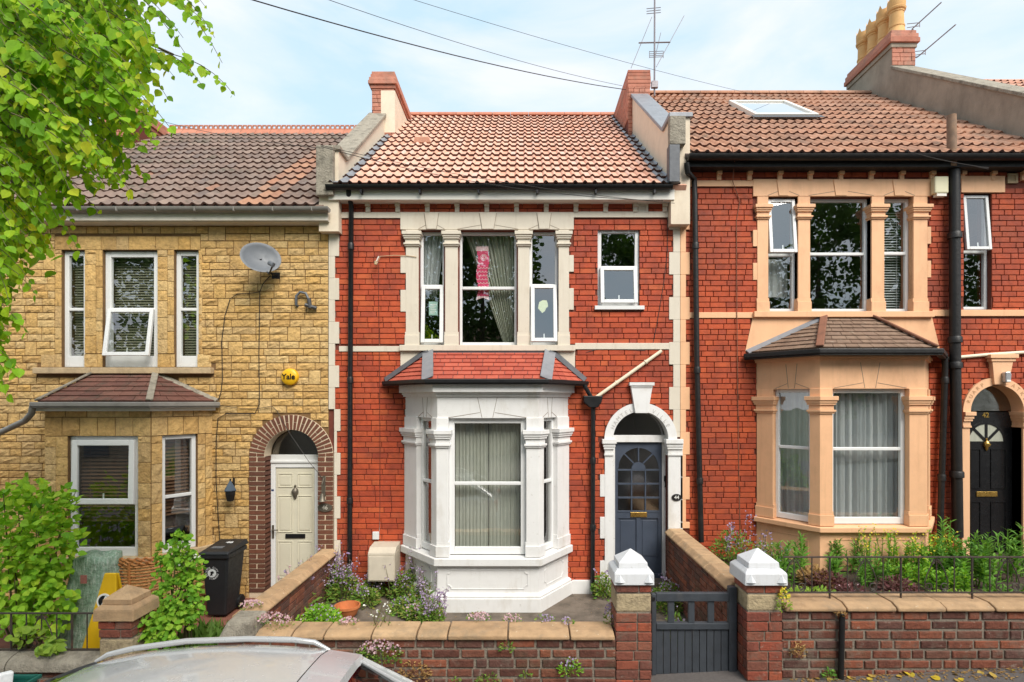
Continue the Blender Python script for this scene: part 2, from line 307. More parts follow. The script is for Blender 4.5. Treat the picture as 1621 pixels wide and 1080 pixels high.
m_blindB = M('brown_wooden_blind', (0.16, 0.085, 0.045), 0.55, 0.15, 8, 0)
m_blindG = M('grey_green_blind', (0.20, 0.19, 0.13), 0.55, 0.1, 8, 0)
m_blindW = M('white_blind', (0.62, 0.63, 0.62), 0.55, 0.05, 8, 0)
m_doorblue = M('slate_blue_door_paint', (0.055, 0.068, 0.095), 0.4, 0.12, 6, 0.1, 40)
m_doorcream = M('cream_upvc_door', (0.60, 0.56, 0.44), 0.45, 0.05, 5, 0)
m_doorblack = M('black_gloss_door', (0.012, 0.012, 0.013), 0.22, 0.1, 5, 0.03)
m_brass = M('brass', (0.60, 0.38, 0.10), 0.3, 0.1, 9, 0, metal=0.9)
m_pewter = M('aged_bronze', (0.16, 0.14, 0.11), 0.5, 0.2, 20, 0.2, metal=0.6)
m_gate = M('charcoal_gate_paint', (0.045, 0.052, 0.062), 0.6, 0.25, 9, 0.3, 30, dirt=(0.10, 0.095, 0.09), dpos=(0.58, 0.85), ds=5, dstretch=(3, 3, 0.5))
m_dbrick = M('dark_brown_arch_brick', [(0.12, 0.045, 0.026), (0.16, 0.058, 0.032), (0.10, 0.04, 0.026)], 0.8, 0.2, 14, 0.4)
m_wmortar = M('pale_pointing', (0.62, 0.50, 0.36), 0.9, 0.1, 14, 0.2)
m_conc = M('dark_garden_concrete', (0.17, 0.135, 0.105), 0.95, 0.35, 5, 0.6, 45, dirt=(0.075, 0.06, 0.045), dpos=(0.42, 0.66), ds=3.2, bd=0.02)
m_pave = M('pavement_asphalt', (0.12, 0.105, 0.098), 0.95, 0.25, 40, 0.6, 120, dirt=(0.085, 0.075, 0.07), dpos=(0.5, 0.7), ds=1.5)
m_road = M('road_asphalt', (0.055, 0.055, 0.056), 0.95, 0.25, 40, 0.6, 120)
m_kerb = M('granite_kerb', (0.28, 0.27, 0.25), 0.9, 0.25, 30, 0.4)
m_soil = M('garden_soil', (0.07, 0.048, 0.034), 1.0, 0.4, 14, 0.9, 25, bd=0.04)
m_redpath = M('red_tile_path', (0.22, 0.085, 0.055), 0.9, 0.25, 8, 0.3)
m_field = M('grassy_ground', (0.07, 0.09, 0.04), 1.0, 0.3, 2, 0.5, 10)
m_bark = M('tree_bark', (0.11, 0.085, 0.06), 0.95, 0.35, 20, 0.9, 30, bd=0.03)
m_twig = M('twig', (0.12, 0.11, 0.045), 0.8, 0.2, 20, 0)
m_linden = leafmat('linden_leaf', [(0.10, 0.26, 0.014), (0.22, 0.44, 0.020), (0.30, 0.54, 0.028), (0.17, 0.38, 0.018), (0.44, 0.60, 0.03), (0.24, 0.48, 0.022), (0.58, 0.60, 0.04)], 0.5)
m_bush = leafmat('lilac_leaf', [(0.14, 0.34, 0.022), (0.30, 0.54, 0.03), (0.40, 0.63, 0.045), (0.20, 0.44, 0.026), (0.50, 0.66, 0.05)], 0.35)
m_bush2 = leafmat('shrub_leaf', [(0.11, 0.29, 0.022), (0.18, 0.39, 0.03), (0.25, 0.47, 0.04), (0.34, 0.52, 0.05)], 0.35)
m_tall = leafmat('upright_plant_leaf', [(0.09, 0.23, 0.03), (0.13, 0.30, 0.04), (0.19, 0.37, 0.05)], 0.3)
m_lime = leafmat('lime_leaf', [(0.20, 0.32, 0.035), (0.28, 0.40, 0.05), (0.16, 0.30, 0.035)], 0.3)
m_weed = leafmat('weed_leaf', [(0.10, 0.22, 0.03), (0.15, 0.28, 0.04), (0.20, 0.30, 0.05), (0.26, 0.22, 0.06)], 0.3)
m_purple = leafmat('purple_blossom', [(0.34, 0.26, 0.44), (0.44, 0.35, 0.54), (0.30, 0.21, 0.40), (0.52, 0.43, 0.58), (0.38, 0.30, 0.38)], 0.3, 0.7)
m_pink = leafmat('pale_pink_blossom', [(0.60, 0.38, 0.45), (0.68, 0.48, 0.52), (0.52, 0.32, 0.42)], 0.3, 0.7)
m_wflower = leafmat('white_blossom', [(0.80, 0.80, 0.76), (0.72, 0.72, 0.66)], 0.2, 0.7)
m_yflower = leafmat('yellow_blossom', [(0.70, 0.55, 0.04), (0.62, 0.50, 0.06)], 0.2, 0.7)
m_maroon = leafmat('maroon_leaf', [(0.10, 0.03, 0.035), (0.14, 0.05, 0.05), (0.12, 0.07, 0.05)], 0.2)
m_dry = leafmat('dry_brown_leaf', [(0.30, 0.17, 0.06), (0.40, 0.25, 0.09), (0.22, 0.12, 0.05)], 0.2)
m_yleaf = leafmat('fallen_yellow_leaf', [(0.62, 0.45, 0.03), (0.50, 0.36, 0.05), (0.42, 0.27, 0.08), (0.66, 0.52, 0.05)], 0.15)
m_grass = leafmat('grass_blade', [(0.07, 0.15, 0.02), (0.10, 0.20, 0.03), (0.13, 0.22, 0.04)], 0.3)
m_oppleaf = leafmat('opposite_tree_leaf', [(0.03, 0.075, 0.012), (0.045, 0.11, 0.016), (0.065, 0.14, 0.02)], 0.35)

# ---------------------------------------------------------------- layout generators
def lay_bricks(u0, u1, z0, z1, course, blen, excl=None, joint=0.010, seed=1, header=0.25, minw=0.03):
    rg = random.Random(seed); res = []; k = 0; z = z0
    while z < z1 - 0.02:
        za, zb = z + joint / 2, min(z + course - joint / 2, z1); zm = (za + zb) / 2
        free = [(u0, u1)]
        for a, b in (excl(zm) if excl else []):
            nf = []
            for p, q in free:
                if b <= p or a >= q: nf.append((p, q)); continue
                if a > p: nf.append((p, a))
                if b < q: nf.append((b, q))
            free = nf
        u = u0 - rg.uniform(0, blen) if k % 2 else u0 - blen * 0.5 * rg.random()
        while u < u1:
            L = blen * (0.5 if rg.random() < header else 1.0) * rg.uniform(0.96, 1.04)
            for p, q in free:
                a, b = max(u + joint / 2, p), min(u + L - joint / 2, q)
                if b - a > minw: res.append((a, b, za, zb))
            u += L
        z += course; k += 1
    return res
BM = {}
def brick_mesh(wd, h, d, ch, mat):
    key = (round(wd / 0.004), round(h / 0.004), round(d / 0.004), mat.name)
    if key not in BM:
        wd, h, d = key[0] * 0.004, key[1] * 0.004, key[2] * 0.004; a, b = wd / 2, h / 2; m = MB()
        def rect(x, z, y): return [(-x, y, -z), (x, y, -z), (x, y, z), (-x, y, z)]
        m.add(rect(a, b, 0) + rect(a, b, -d + ch) + rect(a - ch, b - ch, -d),
              [(0, 1, 5, 4), (1, 2, 6, 5), (2, 3, 7, 6), (3, 0, 4, 7), (4, 5, 9, 8), (5, 6, 10, 9), (6, 7, 11, 10), (7, 4, 8, 11), (8, 9, 10, 11)])
        BM[key] = m.mesh('brick', mat, recalc=False)
    return BM[key]
def stone_mesh(wd, h, rg, mat, rough=0.013, d=0.02):
    a, b = wd / 2, h / 2; m = MB(); nx, nz = (5, 4) if wd > h * 1.3 else (4, 4); vs = []; fs = []
    for j in range(nz):
        for i in range(nx):
            e = i in (0, nx - 1) or j in (0, nz - 1)
            x = -a + wd * i / (nx - 1); z = -b + h * j / (nz - 1)
            if not e: x += rg.uniform(-.12, .12) * wd / nx; z += rg.uniform(-.2, .2) * h / nz
            vs.append((x, -(d * (0.7 + .3 * rg.random()) if e else d * .9 + rg.random() ** 2 * rough * 1.3), z))
    for j in range(nz - 1):
        for i in range(nx - 1): fs.append((j * nx + i, j * nx + i + 1, (j + 1) * nx + i + 1, (j + 1) * nx + i))
    k = nx * nz; vs += [(-a, 0, -b), (a, 0, -b), (a, 0, b), (-a, 0, b)]
    fs += [tuple(range(nx)) [::-1] + (k, k + 1), tuple((nz - 1) * nx + i for i in range(nx)) + (k + 2, k + 3),
           tuple(j * nx for j in range(nz)) + (k + 3, k), tuple(j * nx + nx - 1 for j in range(nz))[::-1] + (k + 1, k + 2)]
    m.add(vs, fs); return m
def set_pieces(rects, face, n, d, mat, parent, limit, name, rest_name, kind='brick', ch=0.004, seed=3, jit=0.003):
    """lay rectangular pieces (u0,u1,z0,z1) on a face: the largest as objects, the rest joined"""
    rg = random.Random(seed); rects = sorted(rects, key=lambda r: -(r[1] - r[0]) * (r[3] - r[2]) + rg.random() * 0.002)
    rest = MB(); cnt = 0
    for a, b, c, e in rects:
        j = rg.uniform(-jit, jit); base = face((a + b) / 2, n + j, (c + e) / 2)
        if kind == 'brick': me = brick_mesh(b - a, e - c, d, ch, mat); mbx = None
        else: mbx = stone_mesh(b - a, e - c, rg, mat, d=d); me = None
        if cnt < limit:
            if me is None: me = mbx.mesh(name, mat)
            o = inst(name, me, base, parent, (0, 0, face.ang)); cnt += 1
        else:
            T = Matrix.Translation(base) @ Matrix.Rotation(face.ang, 4, 'Z')
            if mbx is None: vs = [v.co for v in me.vertices]; fs = [tuple(p.vertices) for p in me.polygons]
            else: vs = [Vector(v) for v in mbx.v]; fs = mbx.f
            rest.add([T @ v for v in vs], fs)
    if rest.v: part(rest_name, rest, mat, parent, kind='stuff', recalc=(kind != 'brick'))
    return cnt
def lay_stones(u0, u1, z0, z1, row, excl=None, seed=1, joint=0.0125, wr=(0.2, 0.38), dbl=0.24):
    rg = random.Random(seed); res = []; z = z0
    def put(a, b, c, e):
        free = [(a, b)]
        for p, q in (excl((c + e) / 2) if excl else []) + ((excl(c + 0.02) + excl(e - 0.02)) if excl else []):
            nf = []
            for x, y in free:
                if q <= x or p >= y: nf.append((x, y)); continue
                if p > x: nf.append((x, p))
                if q < y: nf.append((q, y))
            free = nf
        for x, y in free:
            if y - x > 0.035: res.append((x + joint / 2, y - joint / 2, c + joint / 2, e - joint / 2))
    while z < z1 - 0.03:
        two = z + 2 * row <= z1 + 0.02
        u = u0
        while u < u1 - 0.01:
            if two and rg.random() < dbl:
                L = min(rg.uniform(0.17, 0.27), u1 - u); put(u, u + L, z, z + 2 * row)
            else:
                L = min(rg.uniform(0.45, 0.75), u1 - u)
                if u1 - u - L < 0.12: L = u1 - u
                for r in range(2 if two else 1):
                    a = u
                    while a < u + L - 0.01:
                        wd = rg.uniform(*wr)
                        if u + L - a - wd < 0.1: wd = u + L - a
                        put(a, a + wd, z + r * row, min(z + (r + 1) * row, z1)); a += wd
            u += L
        z += 2 * row if two else row
    return res
def wall_grid(mb, x0, x1, z0, z1, holes, y, th):
    xs = sorted({x0, x1} | {h[0] for h in holes} | {h[1] for h in holes}); zs = sorted({z0, z1} | {h[2] for h in holes} | {h[3] for h in holes})
    for i in range(len(xs) - 1):
        for j in range(len(zs) - 1):
            a, b, c, e = xs[i], xs[i + 1], zs[j], zs[j + 1]; mx_, mz = (a + b) / 2, (c + e) / 2
            if any(h[0] < mx_ < h[1] and h[2] < mz < h[3] for h in holes): continue
            mb.add([(a, y, c), (b, y, c), (b, y, e), (a, y, e)], [(0, 1, 2, 3)]); mb.add([(a, y + th, c), (b, y + th, c), (b, y + th, e), (a, y + th, e)], [(3, 2, 1, 0)])
    for a, b, c, e in holes:
        mb.add([(a, y, c), (b, y, c), (b, y, e), (a, y, e), (a, y + th, c), (b, y + th, c), (b, y + th, e), (a, y + th, e)], [(0, 1, 5, 4), (1, 2, 6, 5), (2, 3, 7, 6), (3, 0, 4, 7)])
    mb.add([(x0, y, z0), (x1, y, z0), (x1, y, z1), (x0, y, z1), (x0, y + th, z0), (x1, y + th, z0), (x1, y + th, z1), (x0, y + th, z1)], [(0, 1, 5, 4), (1, 2, 6, 5), (2, 3, 7, 6), (3, 0, 4, 7)])
    return mb

# ---------------------------------------------------------------- windows
def frame_rect(mb, fn, u0, u1, z0, z1, wd, n0, n1, wb=None):
    wb = wb or wd
    mb.fbox(fn, u0, u0 + wd, n0, n1, z0, z1); mb.fbox(fn, u1 - wd, u1, n0, n1, z0, z1)
    mb.fbox(fn, u0 + wd, u1 - wd, n0, n1, z1 - wd, z1); mb.fbox(fn, u0 + wd, u1 - wd, n0, n1, z0, z0 + wb); return mb
def pane_mb(fn, u0, u1, z0, z1, n): return MB().add([fn(u0, n, z0), fn(u1, n, z0), fn(u1, n, z1), fn(u0, n, z1)], [(0, 1, 2, 3)])
def tilt(fn, nh, zh, ang):
    c, s = math.cos(ang), math.sin(ang)
    def g(u, n, z):
        dn, dz = n - nh, z - zh; return fn(u, nh + dn * c - dz * s, zh + dn * s + dz * c)
    return g
def wavy(fn, u0, u1, z0, z1, n, amp=0.025, per=0.09, skew=None, seed=0):
    rg = random.Random(seed); k = max(8, int((u1 - u0) / per * 8)); m = MB(); rows = 9
    ph = [rg.uniform(0, 6) for _ in range(4)]
    for j in range(rows):
        t = j / (rows - 1); z = z0 + (z1 - z0) * t
        a, b = skew(t) if skew else (u0, u1)
        for i in range(k + 1):
            s = i / k; q = s * (u1 - u0) / per * 2 * math.pi
            m.v.append(fn(a + (b - a) * s, n + amp * (math.sin(q + ph[0] + 0.4 * math.sin(q * 0.37 + ph[1])) + 0.4 * math.sin(q * 1.7 + ph[2])), z))
    for j in range(rows - 1):
        for i in range(k): o = j * (k + 1) + i; m.f.append((o, o + 1, o + k + 2, o + k + 1))
    return m
def blind_mb(fn, u0, u1, z0, z1, n, pitch=0.045, wd=0.045, ang=35):
    m = MB(); z = z1; c, s = math.cos(R(ang)) * wd / 2, math.sin(R(ang)) * wd / 2
    while z > z0:
        m.add([fn(u0, n - c, z + s), fn(u1, n - c, z + s), fn(u1, n + c, z - s), fn(u0, n + c, z - s)], [(0, 1, 2, 3)]); z -= pitch
    for u in (u0 + 0.15 * (u1 - u0), u1 - 0.15 * (u1 - u0)): m.fbox(fn, u - 0.003, u + 0.003, n + c, n + c + 0.002, z0, z1)
    return m
def window(parent, fn, u0, u1, z0, z1, tz=None, sash=None, ang=0.0, rec=0.09, fw=0.045, mat=None, bot=0.05, glass=None, sash_w=0.055, name='window', cill=True):
    mat = mat or m_upvc; glass = glass or m_glass; n1 = -rec; n0 = -rec - 0.06; m = MB()
    frame_rect(m, fn, u0, u1, z0, z1, fw, n0, n1, bot)
    if tz: m.fbox(fn, u0 + fw, u1 - fw, n0, n1, tz - 0.022, tz + 0.022)
    o = part(name, m, mat, parent, bevel=0.006)
    cells = [(z0 + bot, tz - 0.022, 'lower'), (tz + 0.022, z1 - fw, 'upper')] if tz else [(z0 + bot, z1 - fw, 'single')]
    for a, b, nm in cells:
        if sash and nm in sash:
            g = tilt(fn, n1, b + 0.02, ang); sm = MB()
            e0, e1, e2, e3 = u0 + fw - 0.022, u1 - fw + 0.022, a - 0.022, b + 0.02
            frame_rect(sm, g, e0, e1, e2, e3, sash_w, n1 + 0.002, n1 + 0.047)
            part('sash', sm, mat, o, bevel=0.006)
            part('pane', pane_mb(g, e0 + sash_w - .004, e1 - sash_w + .004, e2 + sash_w - .004, e3 - sash_w + .004, n1 + 0.025), glass, o, recalc=False)
            hm = MB(); um = (e0 + e1) / 2; hm.fbox(g, um - .008, um + .008, n1 + .012, n1 + .02, e2 + sash_w, e2 + sash_w + .07); part('handle', hm, mat, o)
        else: part('pane', pane_mb(fn, u0 + fw - .004, u1 - fw + .004, a - .004, b + .004, -rec - 0.03), glass, o, recalc=False)
    return o
def pilaster(fnpath, zb, z1, capz, n=0.02, bh=0.2, capn=(0.03, 0.055, 0.04, 0.02, 0.035), ext=0.02):
    """fnpath: plan path; returns a mesh with base, shaft and moulded capital"""
    def grow(p, e):
        a, b = Vector(p[0]), Vector(p[1]); c, d = Vector(p[-1]), Vector(p[-2])
        return [tuple(a + (a - b).normalized() * e)] + list(p[1:-1]) + [tuple(c + (c - d).normalized() * e)]
    m = MB(); m.band(fnpath, -0.12, n, zb + bh, z1)
    m.band(grow(fnpath, 0.014), -0.121, n + 0.018, zb, zb + bh - 0.05); m.band(grow(fnpath, 0.012), -0.1205, n, zb + bh - 0.05, zb + bh + 0.002, None)
    c0, c1 = capz; h = c1 - c0
    for f0, f1, e in ((0, 0.10, 0.020), (0.10, 0.22, 0.036), (0.22, 0.50, 0.012), (0.50, 0.62, 0.034), (0.62, 0.76, 0.046), (0.76, 1.0, 0.062)):
        m.band(grow(fnpath, e * 0.8), -0.122 - e * 0.01, n + e, c0 + h * f0, c0 + h * f1)
    return m

# ---------------------------------------------------------------- roofs
class Roof:
    def __init__(s, x0, x1, ye, ze, yr, zr):
        s.x0, s.x1, s.ye, s.ze, s.yr, s.zr = x0, x1, ye, ze, yr, zr
        s.L = math.hypot(yr - ye, zr - ze); s.a = math.atan2(zr - ze, yr - ye)
    def pt(s, x, v, n=0): return (x, s.ye + v * math.cos(s.a) - n * math.sin(s.a), s.ze + v * math.sin(s.a) + n * math.cos(s.a))
    def ray(s, px, py, n=0.0):
        d = Vector(((px - CX) / F, 1, -(py - HZ) / F)); q = Vector(s.pt(0, 0, n)); nn = Vector((0, -math.sin(s.a), math.cos(s.a)))
        t = (q - Vector((0, 0, CAMZ))).dot(nn) / d.dot(nn); p = Vector((0, 0, CAMZ)) + d * t
        return p.x, (p.y - q.y) / math.cos(s.a)
def tile_mesh(wd, L, kind, mat, seed=0):
    m = MB(); pts = []
    if kind == 'double':
        k = 20
        for i in range(k + 1):
            u = wd * i / k; q = (u % (wd / 2)) / (wd / 2) if i < k else 0.0
            h = 0.031 * math.sin(math.pi * q / 0.46) ** 0.8 if q < 0.46 else 0.0
            pts.append((u, h))
    else:
        k = 10
        for i in range(k + 1):
            u = wd * i / k; q = i / k
            pts.append((u, 0.030 * max(0.0, math.sin(math.pi * min(1, q / 0.55))) ** 1.3 + (0.004 * math.sin(math.pi * (q - .55) / .45) * -1 if q > .55 else 0)))
    t = 0.026; n = len(pts)
    for y, dz in ((0, t), (0, t - 0.032), (L * 1.12, -0.012)):
        m.v += [(u, y if dz != t - 0.032 else 0.004, h + dz) for u, h in pts]
    for i in range(n - 1):
        m.f.append((i, i + 1, 2 * n + i + 1, 2 * n + i)); m.f.append((n + i, n + i + 1, i + 1, i))
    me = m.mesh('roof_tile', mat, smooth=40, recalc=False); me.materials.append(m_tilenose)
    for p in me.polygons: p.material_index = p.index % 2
    return me
def lay_roof(roof, cols, rows, kind, mat, parent, limit=300, skip=None, leadcols=(False, False), seed=2, alt=None):
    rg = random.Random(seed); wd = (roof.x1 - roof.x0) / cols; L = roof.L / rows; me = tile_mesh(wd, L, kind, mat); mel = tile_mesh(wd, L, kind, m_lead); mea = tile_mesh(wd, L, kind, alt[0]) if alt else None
    und = MB(); und.hexa([roof.pt(roof.x0 - .1, 0.02, -.12), roof.pt(roof.x1 + .1, 0.02, -.12), roof.pt(roof.x1 + .1, roof.L, -.12), roof.pt(roof.x0 - .1, roof.L, -.12),
                          roof.pt(roof.x0 - .1, 0.02, -.014), roof.pt(roof.x1 + .1, 0.02, -.014), roof.pt(roof.x1 + .1, roof.L, -.014), roof.pt(roof.x0 - .1, roof.L, -.014)])
    back = [roof.pt(roof.x0 - .1, roof.L, -.02), roof.pt(roof.x1 + .1, roof.L, -.02)]
    und.add([back[0], back[1], (back[1][0], roof.yr + 4.6, roof.ze), (back[0][0], roof.yr + 4.6, roof.ze)], [(0, 1, 2, 3)])
    r = part('roof', und, m_tile46 if mat is not m_tile44 else m_tile44, parent)
    cells = [(c, q) for q in range(rows) for c in range(cols) if not (skip and skip(roof.x0 + (c + .5) * wd, (q + .5) * L))]
    vis = lambda c, q: abs(roof.x0 + (c + .5) * wd - 0.0)
    order = sorted(cells, key=lambda t: (0 if (alt and alt[1](roof.x0 + (t[0] + .5) * wd, t[1] / rows, .5)) else 1, max(0, abs(roof.x0 + t[0] * wd) - 7.2), t[1])); rest = MB(); n = 0
    vs = [v.co.copy() for v in me.vertices]; fs = [tuple(p.vertices) for p in me.polygons]
    for c, q in order:
        loc = roof.pt(roof.x0 + c * wd, q * L + rg.uniform(-.006, .006), rg.uniform(0, .004)); rot = (roof.a, 0, rg.uniform(-.008, .008))
        lead = (c == 0 and leadcols[0]) or (c == cols - 1 and leadcols[1])
        isalt = bool(alt) and alt[1](roof.x0 + (c + .5) * wd, q / rows, rg.random())
        if n < limit: inst('roof_tile', mel if lead else (mea if isalt else me), loc, r, rot); n += 1
        else:
            T = Matrix.Translation(loc) @ Euler(rot).to_matrix().to_4x4(); rest.add([T @ v for v in vs], fs)
    if rest.v: part('distant_tiles', rest, mat, r, kind='stuff', recalc=False)
    return r
def slope_tiles(parent, bl, br, tr, tl, rows, tw, mat, name='roof_tile', th=0.02, seed=1, jit=0.004):
    """thin tiles on a sloping quad (or triangle), bottom edge bl-br, top tl-tr"""
    rg = random.Random(seed); bl, br, tr, tl = map(Vector, (bl, br, tr, tl)); nrm = (br - bl).cross(((tl + tr) / 2) - bl).normalized()
    if nrm.z < 0: nrm = -nrm
    for q in range(rows):
        t0, t1 = q / rows, min(1, (q + 1.12) / rows)
        A0, A1 = bl.lerp(tl, t0), br.lerp(tr, t0); B0, B1 = bl.lerp(tl, t1), br.lerp(tr, t1)
        L = (A1 - A0).length; k = max(1, round(L / tw)); cut = [0] + sorted({min(1, max(0, (i + (0.5 if q % 2 else 0)) / k + rg.uniform(-.02, .02))) for i in range(0 if q % 2 else 1, k)}) + [1]
        for a, b in zip(cut[:-1], cut[1:]):
            if b - a < 0.03: continue
            g = 0.004 / max(L, .1); a += g; b -= g; lift = th + rg.uniform(0, jit)
            lo = [A0.lerp(A1, a), A0.lerp(A1, b), B0.lerp(B1, b), B0.lerp(B1, a)]
            m = MB().hexa([lo[0], lo[1], lo[2] - nrm * 0.004, lo[3] - nrm * 0.004, lo[0] + nrm * lift, lo[1] + nrm * lift, lo[2] + nrm * 0.004, lo[3] + nrm * 0.004])
            part(name, m, mat, parent)
def strip(mb, pts, wd, nrm, th=0.012):          # flat strip following 3D points
    pts = [Vector(p) for p in pts]; nrm = Vector(nrm).normalized()
    for a, b in zip(pts[:-1], pts[1:]):
        s = (b - a).cross(nrm).normalized() * wd / 2
        mb.hexa([a - s, a + s, b + s, b - s, a - s + nrm * th, a + s + nrm * th, b + s + nrm * th, b - s + nrm * th])
    return mb
def gutter(mb, x0, x1, y, z, r):
    return mb.extrude([(y - r, z)] + [(y + r * math.cos(R(a)), z + r * math.sin(R(a))) for a in range(180, 361, 20)] + [(y + r, z + .0)], x0, x1)

# ---------------------------------------------------------------- leaves
HEART = (np.array([(0, 0, 0), (-.30, .10, .03), (-.47, .36, .05), (-.36, .68, .03), (0, 1.05, -.10), (.36, .68, .03), (.47, .36, .05), (.30, .10, .03), (0, .42, -.05)]),
         [(0, 8, 2, 1), (2, 8, 4, 3), (0, 7, 6, 8), (6, 5, 4, 8)])
OVAL = (np.array([(0, 0, 0), (-.22, .35, .05), (-.18, .7, .03), (0, 1, -.06), (.18, .7, .03), (.22, .35, .05), (0, .45, -.03)]), [(0, 6, 2, 1), (2, 6, 3), (0, 5, 4, 6), (4, 3, 6)])
BLADE = (np.array([(-.07, 0, 0), (.07, 0, 0), (.10, .45, .04), (-.10, .45, .04), (0, 1, -.12)]), [(0, 1, 2, 3), (3, 2, 4)])
STAR = (np.array([(0, 0, 0), (-.5, -.1, .1), (-.3, .4, .1), (.3, .4, .1), (.5, -.1, .1), (0, -.5, .1)]), [(0, 1, 2), (0, 2, 3), (0, 3, 4), (0, 4, 5), (0, 5, 1)])
def frames(D, Nn):
    D = D / (np.linalg.norm(D, axis=1, keepdims=True) + 1e-9); S = np.cross(D, Nn); S /= (np.linalg.norm(S, axis=1, keepdims=True) + 1e-9)
    return S, D, np.cross(S, D)
def leaves(name, tmpl, P, D, Nn, size, mat, parent, n_ind=0, ind_name='leaf', order=None):
    P, D, Nn, size = map(np.asarray, (P, D, Nn, size)); S, D, U = frames(D, Nn); tv, tf = tmpl
    if order is not None: P, S, D, U, size = P[order], S[order], D[order], U[order], size[order]
    if n_ind:
        m = MB(); m.v = [tuple(v) for v in tv]; m.f = list(tf); me = m.mesh(ind_name, mat, recalc=False)
        for i in range(min(n_ind, len(P))):
            o = inst(ind_name, me, Vector(P[i]), parent); Mx = Matrix((S[i], D[i], U[i])).transposed(); o.rotation_euler = Mx.to_euler(); o.scale = (size[i],) * 3
        P, S, D, U, size = P[n_ind:], S[n_ind:], D[n_ind:], U[n_ind:], size[n_ind:]
    if not len(P): return None
    V = P[:, None, :] + size[:, None, None] * (tv[None, :, 0:1] * S[:, None] + tv[None, :, 1:2] * D[:, None] + tv[None, :, 2:3] * U[:, None])
    k = len(tv); m = MB(); m.v = V.reshape(-1, 3); fs = []
    for i in range(len(P)): fs += [tuple(a + i * k for a in f) for f in tf]
    m.f = fs; lo = m.v.min(0); hi = m.v.max(0); c = np.array([(lo[0] + hi[0]) / 2, (lo[1] + hi[1]) / 2, lo[2]])
    me = bpy.data.meshes.new(name); me.from_pydata((m.v - c).tolist(), [], fs); me.materials.append(mat)
    o = bpy.data.objects.new(name, me); place(o, c, parent); o['kind'] = 'stuff'; return o
rngn = np.random.default_rng(11)
def rdir(n, up=0.0):
    d = rngn.normal(size=(n, 3)); d[:, 2] += up; return d / np.linalg.norm(d, axis=1, keepdims=True)

# ================================================================ SETTING
SLP = 0.054
def zp(x): return -0.008 + SLP * x
def sheet(name, x0, x1, y0, y1, zf, mat, nx=2):
    m = MB()
    for i in range(nx + 1):
        x = x0 + (x1 - x0) * i / nx; m.v += [(x, y0, zf(x)), (x, y1, zf(x))]
    m.f = [(2 * i, 2 * i + 2, 2 * i + 3, 2 * i + 1) for i in range(nx)]
    return tag(part(name, m, mat), kind='structure')
sheet('ground', -400, 400, -400, 400, lambda x: -2.4, m_field)
sheet('road', -40, 40, -5.2, 4.02, lambda x: zp(x) - 0.13, m_road)
sheet('pavement', -40, 40, 4.13, 5.98, zp, m_pave)
m = MB(); m.hexa([(-40, 4.0, zp(-40) - .3), (40, 4.0, zp(40) - .3), (40, 4.13, zp(40) - .3), (-40, 4.13, zp(-40) - .3), (-40, 4.0, zp(-40) + .003), (40, 4.0, zp(40) + .003), (40, 4.13, zp(40) + .003), (-40, 4.13, zp(-40) + .003)])
tag(part('kerb', m, m_kerb), kind='structure')
sheet('opposite_pavement', -40, 40, -30, -5.2, zp, m_pave)
GZ46, GZ44, GZ42 = -0.07, 0.0, 0.55
sheet('garden_path', -12, -2.98, 5.7, 9.0, lambda x: GZ46, m_redpath)
sheet('garden_paving', -2.95, 2.25, 5.7, 9.0, lambda x: GZ44, m_conc)
sheet('flower_bed', 2.43, 12, 5.72, 9.0, lambda x: GZ42, m_soil)

# ================================================================ HOUSE 44 (middle)
H44 = thing('terraced_house', 'middle red brick terraced house with white bay window and slate blue door', 'house', (X(798), YW, 0), 'terraced houses in the row')
XL, XR = X(521), X(1076)
def opening(p0, p1, q0, q1): return (X(p0), X(p1), Z(q1), Z(q0))
door44 = (X(970), X(1057), 0.12, Z(652))
bayhole44 = opening(662, 882, 660, 868)
holes44 = [opening(664, 703, 365, 547), opening(727, 818, 365, 547), opening(838, 884, 365, 547), opening(946, 1012, 362, 485), bayhole44, door44]
wallm = wall_grid(MB(), XL, XR, -0.3, 6.03, holes44, YW, 0.26)
W44 = part('front_wall', wallm, m_mortar44, H44)
def tooth(py, start, per=34.5): return int(math.floor((py - start) / per)) % 2 == 0
def py_of(z): return HZ + (CAMZ - z) * 105.0
def excl44(z):
    p = py_of(z); r = []
    lo_ = p > 648; r.append((XL - .1, X(539.5 if lo_ else 537.5) if tooth(p, 372) else X(534 if lo_ else 531)))
    r.append((X(1058.5) if tooth(p, 400, 35.5) else X(1065), XR + .1))
    if 337 < p < 346 or 547 < p < 557: r.append((XL, XR))
    if 337 < p < 557:
        wide = p < 392 or 406 < p < 433 or 459.6 < p < 494 or p > 545
        r.append((X(634.5) if wide else X(643), X(908) if wide else X(900.5)))
    if 556 < p < 613: r.append((X(634), X(911)))
    if p >= 612: r.append((X(643), X(898)))
    if 362 < p < 484: r.append((X(946), X(1012)))
    if 484 <= p < 491: r.append((X(941), X(1019)))
    if 323 < p < 338: r.append((X(1009), X(1026)))
    if p > 695: r.append((X(949.5) if (751 < p < 786 or 818 < p < 852 or 887 < p) or p < 722 else X(957), X(1080)))
    elif p > 639: h = math.sqrt(max(0, 56 ** 2 - (695 - p) ** 2)); r.append((X(1014 - h), X(1014 + h)))
    return r
br = lay_bricks(XL, XR, -0.02, 5.93, 0.0818, 0.236, excl44, 0.009, 5, 0.28)
set_pieces(br, FW, 0.0, 0.014, m_brick44, W44, 300, 'brick', 'brickwork', seed=4, jit=0.0015)
